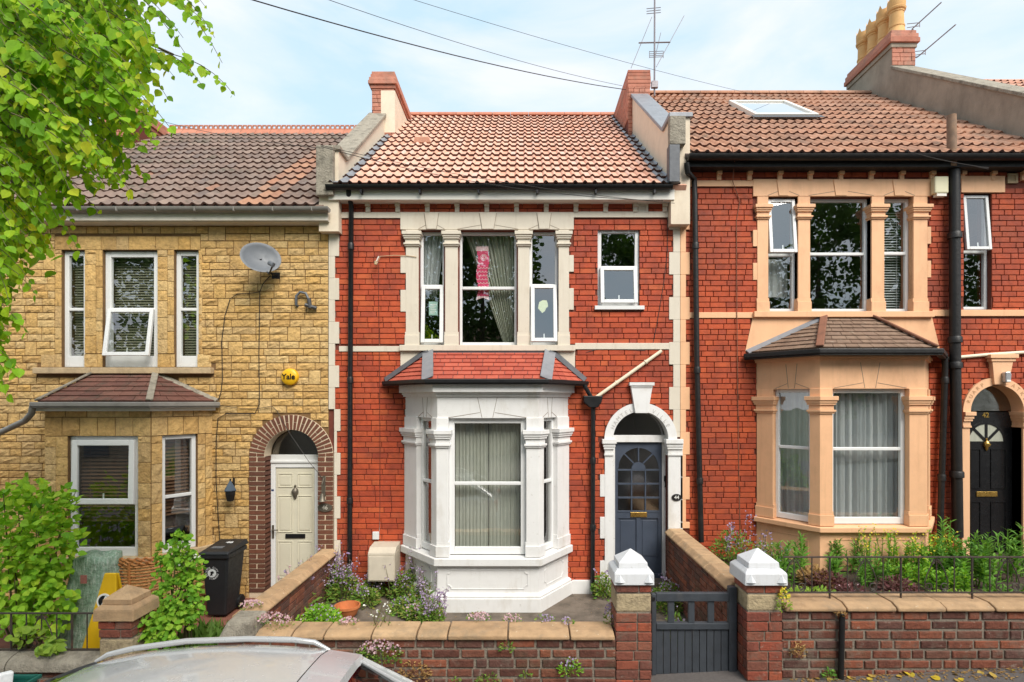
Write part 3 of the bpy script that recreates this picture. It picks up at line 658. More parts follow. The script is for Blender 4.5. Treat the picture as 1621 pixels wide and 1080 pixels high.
def quoins(parent, mat, uw, un, ue, py0, py1, start, per, right=False, n=0.03, name='quoin'):
    p = start - per * math.ceil((start - py0) / per); 
    while p < py1:
        a, b = max(p, py0), min(p + per, py1)
        if b - a > 3:
            uu = uw if tooth((a + b) / 2, start, per) else un
            m = MB().fbox(FW, min(uu, ue), max(uu, ue), -0.02, n, Z(b) + .001, Z(a) - .001); part(name, m, mat, parent, bevel=0.004)
        p += per
quoins(H44, m_cream, X(537.5), X(531), XL + .002, 320, 648, 372, 34.5)
quoins(H44, m_cream, X(539.5), X(534), X(529.8), 648, 925, 372, 34.5)
quoins(H44, m_cream, X(1058.5), X(1065), XR - .002, 320, 692, 400, 35.5)
# cornice: corbels, band, lintel with keystones
for k in range(12):
    xc = X(583.3 - 46.7 + 46.85 * k); m = MB()
    m.fbox(FW, xc - .038, xc + .038, 0, .10, Z(322), Z(315)); m.fbox(FW, xc - .036, xc + .036, 0, .075, Z(329), Z(322)); m.fbox(FW, xc - .034, xc + .034, 0, .045, Z(337), Z(329)); part('corbel', m, m_cream, H44, bevel=0.006)
part('string_course', MB().fbox(FW, X(537.5), X(634.5), -.01, .028, Z(346), Z(337)), m_cream, H44); part('string_course', MB().fbox(FW, X(908), X(1058.5), -.01, .028, Z(345), Z(336)), m_cream, H44)
m = MB(); m.fbox(FW, X(634.5), X(908), -.02, .036, Z(364.5), Z(337)); L44 = part('lintel', m, m_cream, H44, bevel=.004)
gm = MB()
for a, b in ((664, 703), (727, 818), (838, 884)):
    c = (a + b) / 2; kw = 11 if b - a < 60 else 13
    part('keystone', MB().prism([(X(c - kw), Z(338)), (X(c + kw), Z(338)), (X(c + kw * .68), Z(364)), (X(c - kw * .68), Z(364))], .02, .048, FW), m_cream, L44, bevel=.003)
    for s in (-1, 1): ribbon(gm, [(X(c + s * (b - a) * .53), Z(364)), (X(c + s * kw * .8), Z(357.5))], .007, .03, .0375, FW)
    for s in (-1, 1): ribbon(gm, [(X(c + s * (kw + .6)), Z(339)), (X(c + s * (kw * .68 + .6)), Z(364))], .006, .03, .0375, FW)
part('joint_line', gm, m_groove, L44)
def facade_pilaster(parent, mat, p0, p1, q_top, q_bot, cq0, cq1, n=0.03, bh=0.2):
    return part('pilaster', pilaster([(X(p0), YW), (X(p1), YW)], Z(q_bot), Z(q_top), (Z(cq1), Z(cq0)), n, bh), mat, parent, bevel=.004)
for a, b in ((643, 663), (705, 725), (820, 838), (884, 900.5)): facade_pilaster(H44, m_cream, a, b, 364.5, 547, 368, 391)
for lo, hi, px0, px1 in ((406, 433, 634.5, 643), (459.6, 494, 634.5, 643), (404.7, 431, 900.5, 908), (457, 491, 900.5, 908)):
    part('quoin', MB().fbox(FW, X(px0), X(px1), -.01, .028, Z(hi), Z(lo)), m_cream, H44, bevel=.004)
m = MB(); m.fbox(FW, X(634), X(910), -.14, .075, Z(556), Z(547)); m.fbox(FW, X(537.5), X(633.8), -.01, .03, Z(557), Z(548.5)); m.fbox(FW, X(910.2), X(1058.5), -.01, .03, Z(553.5), Z(543.5)); part('sill_course', m, m_cream, H44, bevel=.005)
part('render_panel', MB().fbox(FW, X(634.5), X(910), -.005, .02, Z(613), Z(556)), m_cream, H44)
wu = {}
wu[0] = window(H44, FW, X(664), X(704), Z(546.5), Z(365), Z(451.5), {'lower'}, R(5), rec=.08)
wu[1] = window(H44, FW, X(726), X(819), Z(546.5), Z(365), Z(454.5), rec=.08)
wu[2] = window(H44, FW, X(838), X(884), Z(546.5), Z(365), Z(450.5), {'lower'}, R(9), rec=.08)
wu[3] = window(H44, FW, X(946), X(1012), Z(485), Z(362), Z(423), {'lower'}, R(7), rec=.03, fw=.06)
part('sill', MB().fbox(FW, X(941), X(1019), -.02, .06, Z(491), Z(485)), m_upvc, H44, bevel=.004)
part('air_brick', frame_rect(MB(), FW, X(1009.5), X(1025.5), Z(337), Z(323), .03, 0, .03).fbox(FW, X(1012), X(1023), 0, .015, Z(334), Z(326)), m_cream, H44)
# curtains, carp streamer, poster behind the upper panes
part('curtain', wavy(FW, X(740), X(820), Z(545), Z(366), -.22, .02, .06, lambda t: (X(797 - 62 * (t ** 1.0) ), X(818))), m_curtG, wu[1])
part('curtain', wavy(FW, X(662), X(706), Z(470), Z(366), -.2, .015, .07, lambda t: (X(664), X(688 + 14 * t)), 3), m_curtW, wu[0])
m = MB(); z0, z1 = Z(466), Z(393); k = 10
for i in range(k):
    a, b = z1 + (z0 - z1) * i / k, z1 + (z0 - z1) * (i + 1) / k; wd = .085; sh = .015 * math.sin(i)
    m.fbox(FW, X(763) - wd + sh, X(763) + wd + sh, -.165, -.158, b + .002, a)
m_pinkfish = M('pink_streamer', (0.70, 0.06, 0.16), .7, .1, 12, 0); m_pinkpale = M('pale_pink_print', (0.80, 0.55, 0.56), .7, .1, 12, 0)
fs_ = thing('fish_streamer', 'pink and white carp shaped streamer hanging inside the middle upper window', 'streamer', (X(763), YW + .16, Z(466)))
part('body', m, m_pinkfish, fs_)
m = MB()
m.prism([(X(763) - .10, z1 + .07), (X(763) + .09, z1 + .07), (X(763) + .09, z1), (X(763) - .10, z1)], -.165, -.158, FW)
for i in range(1, 7):
    for j in range(4):
        u = X(763) - .075 + .048 * j + (.02 if i % 2 else 0); z = z1 - .19 - i * .058; ribbon(m, arc(u, z, .022, 180, 360, 5), .007, -.158, -.1565, FW)
ring(m, X(763) + .015, z1 - .10, .02, .034, -.158, -.1565, 0, 360, 14, FW); ring(m, X(763) + .015, z1 - .10, .045, .052, -.158, -.1565, 0, 360, 14, FW)
ribbon(m, arc(X(763) - .02, z1 - .13, .07, 150, 290, 8), .012, -.158, -.1565, FW)
m.prism([(X(763) - .085, z0 + .03), (X(763) + .085, z0 + .03), (X(763) + .1, z0 - .06), (X(763), z0 - .02), (X(763) - .1, z0 - .06)], -.165, -.159, FW)
part('scale_print', m, m_pinkpale, fs_)
ps = thing('poster', 'small pale green notice stuck inside the left upper casement', 'poster', (X(684), YW + .05, Z(495)))
m_poster = M('poster_green', (0.42, 0.62, 0.55), .6, .05, 20, 0); m_paper = M('white_paper', (0.78, 0.78, 0.74), .7, .04, 9, 0)
part('sheet', MB().fbox(FW, X(677.5), X(691.5), -.088, -.085, Z(498), Z(476)), m_poster, ps)
m = MB()
for i in range(6): m.fbox(FW, X(679.5), X(689.5 - (i % 3) * 1.5), -.085, -.0845, Z(481.3 + i * 2.7), Z(480 + i * 2.7))
part('print_lines', m, m_paper, ps)
hd = thing('hand_sticker', 'pale yellow blob shaped sticker on the right upper casement glass', 'sticker', (X(860), YW, Z(494)))
m = MB().prism([(X(860) + r * .105 * math.cos(R(a)), Z(485) + r * .105 * math.sin(R(a))) for a, r in ((0, .7), (30, .75), (60, 1.0), (95, .9), (130, .85), (170, .7), (200, .8), (235, .75), (262, .95), (290, .7), (330, .5))], -.020, -.017, FW)
part('sticker_sheet', m, M('pale_yellow_sticker', (0.68, 0.70, 0.42), .6, .15, 20, 0), hd)
# ---- bay window of 44
def bay(parent, A, B, C, D, zb, sill0, sill1, head, ftop, mat, fascia=None, skirt=None, sillmat=None):
    path = [A, B, C, D]
    part('bay_base', MB().band(path, -.14, 0, zb, sill0), mat, parent)
    part('bay_sill', MB().band(path, -.30, .075, sill0, sill1 - .012, sill1 + .02), sillmat or mat, parent, bevel=.008)
    part('bay_frieze', MB().band(path, -.14, 0.0, head, ftop).band(path, -.14, .03, ftop - .06, ftop - .001).band(path, -.14, .05, ftop - .03, ftop), mat, parent)
    if skirt: part('bay_plinth', MB().band(path, -.05, .07, zb, skirt - .03).band(path, -.05, .055, skirt - .03, skirt - .001, skirt + .05), sillmat or mat, parent, bevel=.01)
    if fascia: part('bay_fascia', MB().band(path, -.14, .10, fascia[0], fascia[1]), m_white, parent, bevel=.004)
def lerp2(a, b, t): return (a[0] + (b[0] - a[0]) * t, a[1] + (b[1] - a[1]) * t)
YB = YW - .72
A4, B4, C4, D4 = (X(641), YW), (X(692.3, YB), YB), (X(852, YB), YB), (X(900), YW)
bay(H44, A4, B4, C4, D4, -.05, .63, .745, 2.654, 3.012, m_white, (3.01, 3.15), .22)
Ff, Fl, Fr = Face(B4, C4), Face(A4, B4), Face(C4, D4)
u0, u1 = X(710, YB) - B4[0], X(833, YB) - B4[0]
cz = (2.245, 2.49); cz2 = (2.245, 2.49)
part('pilaster', pilaster([lerp2(A4, B4, .02), lerp2(A4, B4, .42)], .745, 2.656, cz2, .02), m_white, H44, bevel=.004)
part('pilaster', pilaster([lerp2(A4, B4, .86), B4, Ff(u0, 0, 0)[:2]], .745, 2.656, cz, .02), m_white, H44, bevel=.004)
part('pilaster', pilaster([Ff(u1, 0, 0)[:2], C4, lerp2(C4, D4, .14)], .745, 2.656, cz, .02), m_white, H44, bevel=.004)
part('pilaster', pilaster([lerp2(C4, D4, .58), lerp2(C4, D4, .98)], .745, 2.656, cz2, .02), m_white, H44, bevel=.004)
tz44 = Z(766.5, YB)
wb = window(H44, Ff, u0, u1, .76, 2.654, tz44, rec=.06, fw=.075, bot=.10)
part('curtain', wavy(Ff, u0, (u0 + u1) / 2 - .005, .80, 2.65, -.24, .006, .05, None, 5), m_curtB, wb)
part('curtain', wavy(Ff, (u0 + u1) / 2 + .005, u1, .80, 2.65, -.24, .006, .05, None, 6), m_curtB, wb)
for fc, a, b in ((Fl, .42, .86), (Fr, .14, .58)):
    wq = window(H44, fc, a * fc.L, b * fc.L, .76, 2.654, tz44, rec=.05, fw=.05, bot=.09)
    part('curtain', wavy(fc, a * fc.L + .02, b * fc.L - .02, .8, 2.6, -.2, .015, .06, None, 8), m_curtD, wq)
def panel_line(mb, fc, a, b, c, e, k=.05, n=.0):
    ribbon(mb, [(a + k, c), (b - k, c), (b - k, c + k * .5), (b - k * .5, c + k), (b, c + k), (b, e - k), (b - k * .5, e - k), (b - k, e - k * .5), (b - k, e), (a + k, e), (a + k, e - k * .5), (a + k * .5, e - k), (a, e - k), (a, c + k), (a + k * .5, c + k), (a + k, c + k * .5), (a + k, c)], .012, n - .004, n + .008, fc)
pm = MB(); panel_line(pm, Ff, .14, Ff.L - .14, .30, .56); panel_line(pm, Fl, .16, Fl.L - .16, .30, .56); panel_line(pm, Fr, .16, Fr.L - .16, .30, .56)
part('panel_moulding', pm, m_white, H44)
gm = MB()
for fc, c, hw, b in ((Ff, (u0 + u1) / 2, .135, .54), (Fl, .64 * Fl.L, .07, .2), (Fr, .36 * Fr.L, .07, .2)):
    for s in (-1, 1):
        ribbon(gm, [(c + s * hw, 2.94), (c + s * hw * .55, 2.66)], .006, 0, .0025, fc); ribbon(gm, [(c + s * b, 2.66), (c + s * hw * .75, 2.73)], .006, 0, .0025, fc)
part('joint_line', gm, m_groove, H44)
part('plinth_return', MB().fbox(FW, X(905), X(947), -.02, .05, -.02, .2), m_white, H44, bevel=.01)
# bay roof 44
def bay_roof(parent, A, B, C, D, ze, T1, T2, zt, rows, tw, mat, hips=None, seed=1, tilename='roof_tile'):
    a, b, c, d = [Vector((p[0], p[1], ze)) for p in (A, B, C, D)]; t1, t2 = Vector((T1, YW - .015, zt)), Vector((T2, YW - .015, zt))
    m = MB(); m.add([a, b, c, d, t1, t2], [(0, 1, 4), (1, 2, 5, 4), (2, 3, 5), (0, 3, 2, 1), (0, 4, 5, 3)])
    r = part('bay_roof', m, m_darklead, parent)
    up = Vector((0, 0, .006))
    slope_tiles(r, b + up, c + up, t2 + up, t1 + up, rows, tw, mat, tilename, seed=seed)
    slope_tiles(r, a + up, b + up, t1 + up, t1 + up, rows, tw, mat, tilename, seed=seed + 1)
    slope_tiles(r, c + up, d + up, t2 + up, t2 + up, rows, tw, mat, tilename, seed=seed + 2)
    return r, (a, b, c, d, t1, t2)
YE = YB - .12
r44b, (a, b, c, d, t1, t2) = bay_roof(H44, (X(611), YW - .02), (X(677, YE), YE), (X(864, YE), YE), (X(926), YW - .02), 3.17, X(678), X(871), 3.62, 7, .165, m_plain)
for p, q, s in ((b, t1, -1), (c, t2, 1)):
    n = Vector((s * .35, -.5, .8)); strip(mb := MB(), [p + Vector((0, -.01, .022)), q + Vector((0, -.01, .03))], .17, n, .012); part('hip_flashing', mb, m_lead, r44b)
mb = MB()
for p, q in ((a, t1), (t2, d)):
    dv = Vector((0, 0, .075)); m1 = [p + Vector((0, .0, .0)), q, q + dv, p + dv]
    mb.add([v + Vector((0, -.02, 0)) for v in m1] + [v + Vector((0, .03, 0)) for v in m1], [(0, 1, 2, 3), (4, 5, 6, 7), (0, 1, 5, 4), (1, 2, 6, 5), (2, 3, 7, 6), (3, 0, 4, 7)])
    strip(mb, [p + Vector((0, -.05, .03)), q + Vector((0, -.05, .03))], .12, (0, -.55, .8), .01)
mb.box(t1.x, t2.x, YW - .06, YW - .001, 3.60, 3.645); part('wall_flashing', mb, m_darklead, r44b)
def bay_gutter(parent, path, z, r=.045, mat=None):
    m = MB(); m.band(path, -.01, 2 * r, z - r, z + .02).band(path, .002, 2 * r - .015, z - r * 1.5, z - r); return part('bay_gutter', m, mat or m_black, parent, bevel=.015)
bay_gutter(H44, [(a.x, a.y), (b.x, b.y), (c.x, c.y), (d.x, d.y)], 3.165, .034)
# rain water goods of 44
def pipe(parent, pts, r, mat, name='drainpipe', joints=(), label=None):
    m = MB().tube(pts, r, 12)
    o = part(name, m, mat, parent, smooth=50, label=label)
    for z in joints:
        p = pts[-1]
        for q0, q1 in zip(pts[:-1], pts[1:]):
            if min(q0[2], q1[2]) <= z <= max(q0[2], q1[2]): t = (z - q0[2]) / (q1[2] - q0[2] or 1); p = Vector(q0).lerp(Vector(q1), t)
        part('pipe_collar', MB().lathe([(r * 1.28, -.045), (r * 1.28, .03), (r * 1.1, .05)], p, 12), mat, o, smooth=40)
    return o
yp = YW - .075
pipe(H44, [(X(556, yp), YW - .2, Z(302, yp)), (X(556, yp), YW - .2, Z(312, yp)), (X(556, yp), yp, Z(325, yp)), (X(554.5, yp), yp, Z(600, yp)), (X(553.5, yp), yp, .02)], .037, m_black, joints=(5.2, 3.2, 1.4))
yp = YW - .08
pipe(H44, [(X(939, yp), yp, Z(640, yp)), (X(938, yp), yp, .12), (X(940, yp), yp - .12, .04)], .034, m_black, joints=(2.0, 1.0))
part('rain_hopper', MB().prism([(X(922), Z(627)), (X(952), Z(627)), (X(950), Z(637)), (X(944), Z(645)), (X(932), Z(645)), (X(923), Z(637))], .01, .16, FW), m_black, H44, bevel=.008)
pipe(H44, [(X(924), YW - .12, 3.13), (X(925), YW - .12, Z(613)), (X(934), YW - .09, Z(628))], .032, m_black, 'gutter_outlet')
pipe(H44, [(X(1046), YW - .05, Z(556)), (X(943), YW - .07, Z(629))], .026, m_pipecream, 'waste_pipe')
for px_, py_ in ((1021, 573.5), (975, 606)): part('pipe_clip', MB().lathe([(.034, -.012), (.034, .012)], (X(px_), YW - .058, Z(py_)), 12, Matrix.Rotation(R(55), 3, 'Y')), m_pipecream, H44)
# door of 44
cxa, zsp = X(1013.5), Z(695)
r0, r1 = .414, .545
da = part('door_arch', ring(MB(), cxa, zsp, r0, r1, -.17, .045, 0, 180, 32, FW), m_white, H44)
part('keystone', MB().prism([(X(1004), Z(654)), (X(1024), Z(654)), (X(1031), Z(612)), (X(997), Z(612))], 0, .085, FW).fbox(FW, X(994.5), X(1033.5), 0, .11, Z(611), Z(606)).fbox(FW, X(997), X(1031), 0, .095, Z(614), Z(611)), m_white, da, bevel=.005)
def arch_text(s, cx, cz, r, a_c, da_, size, mat, parent, n=.046):
    for i, ch in enumerate(s):
        a = a_c + da_ * (len(s) - 1) / 2 - da_ * i
        u, z = cx + r * math.cos(R(a)), cz + r * math.sin(R(a))
        text_part('letter', ch, size, mat, parent, FW(u, n, z), (R(90), -R(a - 90), 0), .0015)
m_letter = M('incised_letter_grey', (0.42, 0.40, 0.38), .8, .05, 9, 0)
arch_text('HAMTEL', cxa, zsp, .452, 133, 9.5, .082, m_letter, da); arch_text('VILLE', cxa, zsp, .452, 46, 9.5, .082, m_letter, da)
for a, b, c, e in ((957, 970, 949.5, 978), (1057, 1080, 1045.5, 1079.8)):
    m = MB(); m.fbox(FW, X(a), X(b), -.15, .03, .0, Z(721))
    for q0, q1, n_, ex in ((721, 718, .05, 1.5), (718, 711, .04, .5), (711, 707, .06, 2.5), (707, 702, .07, 4), (702, 695, .09, 6)):
        m.fbox(FW, X(a) - ex * .0075, min(X(b) + ex * .0075, X(1079.5)), -.16, n_, Z(q0), Z(q1))
    part('door_jamb', m, m_white, H44, bevel=.004)
for lo, hi in ((751, 786), (818, 852), (887, 925)): part('quoin', MB().fbox(FW, X(949.5), X(957), -.01, .027, Z(hi), Z(lo)), m_white, H44, bevel=.004)
Xd = lambda p: X(p, YW + .15)
dz0, dz1 = .19, Z(701)
dn = -.15
fanlight = part('fanlight', MB().prism([(Xd(974), Z(692))] + [(cxa + .44 * math.cos(R(t)), zsp + .44 * math.sin(R(t))) for t in range(4, 177, 8)][::1] + [(Xd(974), Z(692))][:0], dn - .02, dn - .014, FW), m_glassd, H44, recalc=False)
part('transom', MB().fbox(FW, X(968), X(1059), dn - .05, dn + .05, Z(701), Z(690)), m_white, H44, bevel=.005)
part('door_frame', MB().fbox(FW, Xd(1047.8), X(1059), dn - .05, dn + .02, .1, Z(701)).fbox(FW, X(966), Xd(973.2), dn - .05, dn + .02, .1, Z(701)), m_white, H44)
D44 = None
def flat_door(parent, u0, u1, z0, z1, n, holes, mat, th=.045):
    m = MB(); xs = sorted({u0, u1} | {h[0] for h in holes} | {h[1] for h in holes}); zs = sorted({z0, z1} | {h[2] for h in holes} | {h[3] for h in holes})
    for i in range(len(xs) - 1):
        for j in range(len(zs) - 1):
            a, b, c, e = xs[i], xs[i + 1], zs[j], zs[j + 1]
            if any(h[0] <= a and b <= h[1] and h[2] <= c and e <= h[3] for h in holes): continue
            m.fbox(FW, a, b, n - th, n, c, e)
    return part('door', m, mat, parent)
du0, du1 = Xd(973.5), Xd(1047.5); gl0, gl1 = Xd(978), Xd(1043.5)
za, zb_ = Z(813), Z(746); ztop = Z(709)
lp = [(Xd(979), Xd(1007.5), Z(888), Z(824)), (Xd(1014), Xd(1042), Z(888), Z(824))]
D44 = flat_door(H44, du0, du1, dz0, dz1, dn, [(gl0, gl1, za, ztop)] + lp, m_doorblue)
m = MB(); cxd = (gl0 + gl1) / 2; rr_ = (gl1 - gl0) / 2
# glazing bars
zc = zb_ + .03
for i in range(4):
    z = za + (zb_ - za) * i / 3; m.fbox(FW, gl0, gl1, dn - .03, dn + .006, z - .012, z + .012)
for i in (1, 2): u = gl0 + (gl1 - gl0) * i / 3; m.fbox(FW, u - .010, u + .010, dn - .028, dn + .004, za, zb_)
for t in (45, 90, 135): ribbon(m, [(cxd + .1 * math.cos(R(t)), zc + .1 * math.sin(R(t))), (cxd + .31 * math.cos(R(t)), zc + .31 * math.sin(R(t)))], .02, dn - .028, dn + .004, FW)
m.prism(arc(cxd, zc - .02, .11, 0, 180, 14), dn - .03, dn + .006, FW)
zz = ztop; arcp = arc(cxd, zc, rr_ - .01, 0, 90, 10); m.prism([(gl1, zc)] + arcp + [(cxd, zz + .0), (gl1, zz)], dn - .032, dn + .001, FW); arcp = arc(cxd, zc, rr_ - .01, 90, 180, 10); m.prism([(cxd, zz)] + arcp + [(gl0, zc), (gl0, zz)], dn - .032, dn + .001, FW)
part('glazing_bar', m, m_doorblue, D44)
part('pane', pane_mb(FW, gl0, gl1, za, ztop, dn - .02), m_glassd, D44, recalc=False)
for a, b, c, e in lp: part('panel', MB().fbox(FW, a, b, dn - .04, dn - .018, c, e).fbox(FW, a + .03, b - .03, dn - .018, dn - .010, c + .03, e - .03), m_doorblue, D44, bevel=.004)
part('letter_plate', MB().fbox(FW, Xd(998), Xd(1024), dn, dn + .012, Z(822), Z(814)), m_brass, D44, bevel=.003)
part('weather_bar', MB().fbox(FW, du0, du1, dn, dn + .05, dz0, dz0 + .06), m_doorblue, D44)
part('door_step', MB().box(X(971), X(1056), YW - .12, YW + .2, -.02, .185), m_conc, H44, bevel=.01)
# plaque and key safe
pl = thing('number_plaque', 'small oval black plaque reading 44 on white door jamb', 'plaque', (X(1070), YW - .03, Z(792)))
part('plate', MB().prism([(X(1070) + .075 * math.cos(R(t)), Z(787) + .052 * math.sin(R(t))) for t in range(0, 360, 15)], .031, .042, FW), m_iron, pl)
text_part('number', '44', .075, m_paper, pl, FW(X(1070), .044, Z(787)), (R(90), 0, 0), .001)
kb = thing('door_bell', 'black push bell hanging beside the blue door', 'bell', (X(1053, YW + .13), YW + .12, Z(772)))
part('case', MB().fbox(FW, X(1050.8, YW + .13), X(1055, YW + .13), -.13, -.10, Z(764), Z(755)), m_black, kb, bevel=.004); part('cord', MB().tube([FW(X(1053, YW + .13), -.115, Z(764)), FW(X(1053.4, YW + .13), -.11, Z(768)), FW(X(1052.8, YW + .13), -.115, Z(773))], .012, 6), m_black, kb)
# eaves, roof, parapets, chimneys of 44
RF44 = Roof(-2.82, 2.33, 8.13, Z(292, 8.13), 12.8, Z(184, 12.8))
roof44 = lay_roof(RF44, 18, 16, 'double', m_tile44, H44, 300, None, (True, True))
nr = 12
for i in range(nr):
    a0 = -2.72 + 4.95 * i / nr; m = MB(); yr, zr = RF44.yr, RF44.zr
    m.extrude([(yr + .12 * math.cos(R(t)), zr - .02 + .10 * math.sin(R(t))) for t in range(0, 181, 20)], a0 + .004, a0 + 4.95 / nr - .004); part('ridge_tile', m, m_ridge, roof44)
x_, v_ = RF44.ray(670, 226)
vt = MB(); p = RF44.pt(x_, v_, 0)
vt.hexa([RF44.pt(x_ - .17, v_ - .12, .02), RF44.pt(x_ + .17, v_ - .12, .02), RF44.pt(x_ + .15, v_ + .18, .03), RF44.pt(x_ - .15, v_ + .18, .03), RF44.pt(x_ - .13, v_ - .1, .13), RF44.pt(x_ + .13, v_ - .1, .13), RF44.pt(x_ + .1, v_ + .16, .06), RF44.pt(x_ - .1, v_ + .16, .06)])
part('vent_tile', vt, m_tile44, roof44, bevel=.015)
part('fascia', MB().box(XL + .06, X(1062), 8.18, 8.21, Z(316, 8.18), Z(300, 8.18)).box(XL + .06, X(1062), 8.21, YW + .0, Z(316, 8.18), Z(314.5, 8.18)), m_wood, H44)
g44 = part('gutter', gutter(MB(), XL + .05, X(1064, 8.12), 8.12, Z(294, 8.12), .062), m_black, H44, smooth=40)
for k in range(6): part('gutter_bracket', MB().box(X(578 + k * 90), X(581 + k * 90), 8.10, 8.18, Z(306, 8.12), Z(300, 8.12)), m_black, g44)
def parapet(parent, x0, x1, yk, zk, yfront, y2, z2, mat, capmat, zroof, ov=.035, th=.07, name='parapet'):
    """gable parapet: flat kneeler from yfront to yk at zk, then rising to (y2,z2)"""
    m = MB(); sec = [(yfront, zroof - .5), (yfront, zk - th), (yk, zk - th), (y2, z2 - th), (y2, zroof - .5)]
    m.extrude(sec, x0, x1); o = part(name, m, mat, parent)
    c = MB(); c.extrude([(yfront - ov, zk - th), (yfront - ov, zk), (yk, zk), (y2, z2), (y2, z2 - th), (yk, zk - th)], x0 - ov, x1 + ov); part('coping', c, capmat, o, bevel=.01); return o
pl44 = parapet(H44, -2.99, -2.70, 8.58, 6.66, 8.22, 11.05, 8.63, m_creamrender, m_graystone, 5.9)
part('kneeler', MB().box(X(503, 8.2), X(530, 8.2), 8.12, 8.22, Z(312, 8.2), Z(234, 8.2)), m_graystone, H44, bevel=.012)
pr44 = parapet(H44, 2.21, 2.49, 8.62, Z(177, 8.2) - .02, 8.2, 11.05, Z(146, 11), m_creamrender, m_lead, 6.0)
part('kneeler', MB().box(X(1060, 8.1), X(1085, 8.1), 8.08, 8.2, Z(229, 8.1), Z(184, 8.1)), m_graystone, H44, bevel=.01)
part('corner_flashing', MB().box(X(1058, 8.1), X(1075, 8.1), 8.05, 8.2, Z(290, 8.1), Z(231, 8.1)), m_darklead, H44, bevel=.01)
def chimney(parent, x0, x1, y0, y1, z0, z1, capd=.10, mat=None, corbel=1.0, seed=1, front_excl=None, brickmat=None):
    bmt = brickmat or m_pbrick2; o = part('chimney', MB().box(x0, x1, y0, y1, z0, z1 - .34), mat or m_mortar44, parent); fc = Face((x0, y0), (x1, y0))
    b = lay_bricks(0, x1 - x0, z0, z1 - .35, .078, .22, front_excl, .008, seed)
    fs = Face((x1, y0), (x1, y1)) if (x0 + x1) < 0 else Face((x0, y1), (x0, y0))
    set_pieces(b, fc, 0, .012, bmt, o, 60, 'brick', 'brickwork', seed=seed)
    zc = z1 - .35
    for i, (e, h) in enumerate(((.03, .075), (.065, .075), (.05, .07), (.025, .07), (.008, .06))):
        e = e * corbel + .008 * (1 - corbel); part('brick_course', MB().box(x0 - e, x1 + e, y0 - e, y1 + e, zc, zc + h - .006), bmt, o, bevel=.006); zc += h
    return o, fs
m_pbrick2 = M('chimney_brick', [(0.42, 0.165, 0.105), (0.48, 0.21, 0.145), (0.38, 0.14, 0.09)], .85, .28, 9, .4, dirt=(0.24, 0.16, 0.12), dpos=(0.5, 0.8), ds=4)
ch1, f1 = chimney(H44, -2.95, -2.51, 11.0, 13.4, 7.7, Z(113, 11), seed=3)
part('render_face', MB().box(-2.77, -2.495, 10.985, 11.0, 8.2, Z(144, 11)).box(-2.51, -2.495, 11.0, 13.4, 8.2, Z(144, 11)), m_creamrender, ch1)
ch2, f2 = chimney(H44, 2.13, 2.56, 11.05, 13.4, 7.7, Z(108, 11), seed=4, corbel=.15)
set_pieces(lay_bricks(0, f2.L, 8.5, Z(108, 11) - .35, .078, .22, None, .008, 9), f2, 0, .012, m_pbrick2, ch2, 100, 'brick', 'side_brickwork', seed=3)
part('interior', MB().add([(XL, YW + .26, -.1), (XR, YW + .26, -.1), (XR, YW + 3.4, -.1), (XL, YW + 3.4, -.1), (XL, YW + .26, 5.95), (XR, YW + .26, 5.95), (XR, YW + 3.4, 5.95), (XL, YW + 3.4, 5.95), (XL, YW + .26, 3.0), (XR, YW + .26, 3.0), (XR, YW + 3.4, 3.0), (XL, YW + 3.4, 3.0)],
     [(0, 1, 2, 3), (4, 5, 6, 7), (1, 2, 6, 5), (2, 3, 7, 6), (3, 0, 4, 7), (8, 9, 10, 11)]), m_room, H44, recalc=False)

# ================================================================ HOUSE 42 (right)
H42 = thing('terraced_house', 'right hand red brick terraced house with peach painted bay and trim', 'house', (X(1380), YW, .2), 'terraced houses in the row')
XL2, XR2 = XR, 8.0
door42 = (X(1533), X(1617), .3, Z(611))
holes42 = [opening(1215, 1262, 312, 494), opening(1281, 1378, 312, 494), opening(1398, 1444, 312, 494), opening(1525, 1569, 306, 490), opening(1222, 1450, 613, 830), door42]
W42 = part('front_wall', wall_grid(MB(), XL2 + .003, XR2, -.2, 6.5, holes42, YW, .26), m_mortar44, H42)
def excl42(z):
    p = py_of(z); r = [(XL2 - .1, X(1091) if tooth(p, 400, 35.5) else X(1085))]
    if 286 < p < 296 or 493 < p < 503: r.append((XL2, XR2 + 1))
    if 285 < p < 503:
        wide = p < 348 or 365 < p < 391 or 417 < p < 444 or p > 492
        wr_ = p < 348 or 360 < p < 387 or 413.6 < p < 440 or p > 492
        r.append((X(1191) if wide else X(1197.6), X(1472) if wr_ else X(1466)))
    if 503 <= p < 552: t = (p - 503) / 48; r.append((X(1191 - 11 * t), X(1474 + 12 * t)))
    if p >= 552: r.append((X(1197), X(1470)))
    if 305 < p < 494: r.append((X(1524.5), X(1569)))
    if 280 < p < 307: r.append((X(1519), X(1588)))
    if 276 < p < 291: r.append((X(1593), X(1609)))
    if p > 652: r.append((X(1521), X(1632)))
    elif p > 599: h = math.sqrt(max(0, 54 ** 2 - (652 - p) ** 2)); r.append((X(1575 - h), X(1575 + h)))
    return r
br = lay_bricks(XL2, XR2, .45, 6.42, 0.0818, 0.236, excl42, 0.009, 15, 0.28)
set_pieces([b for b in br], FW, 0.0, 0.014, m_brick42, W42, 300, 'brick', 'brickwork', seed=8, jit=0.0015)
quoins(H42, m_peach, X(1091), X(1085), XL2 + .002, 268, 836, 400, 35.5)
for k in range(13):
    xc = X(1137 + 48.0 * k); 
    if xc > XR2 - .05: break
    m = MB()
    m.fbox(FW, xc - .038, xc + .038, 0, .11, Z(272), Z(264)); m.fbox(FW, xc - .036, xc + .036, 0, .08, Z(279), Z(272)); m.fbox(FW, xc - .034, xc + .034, 0, .045, Z(287), Z(279)); part('corbel', m, m_peach, H42, bevel=.006)
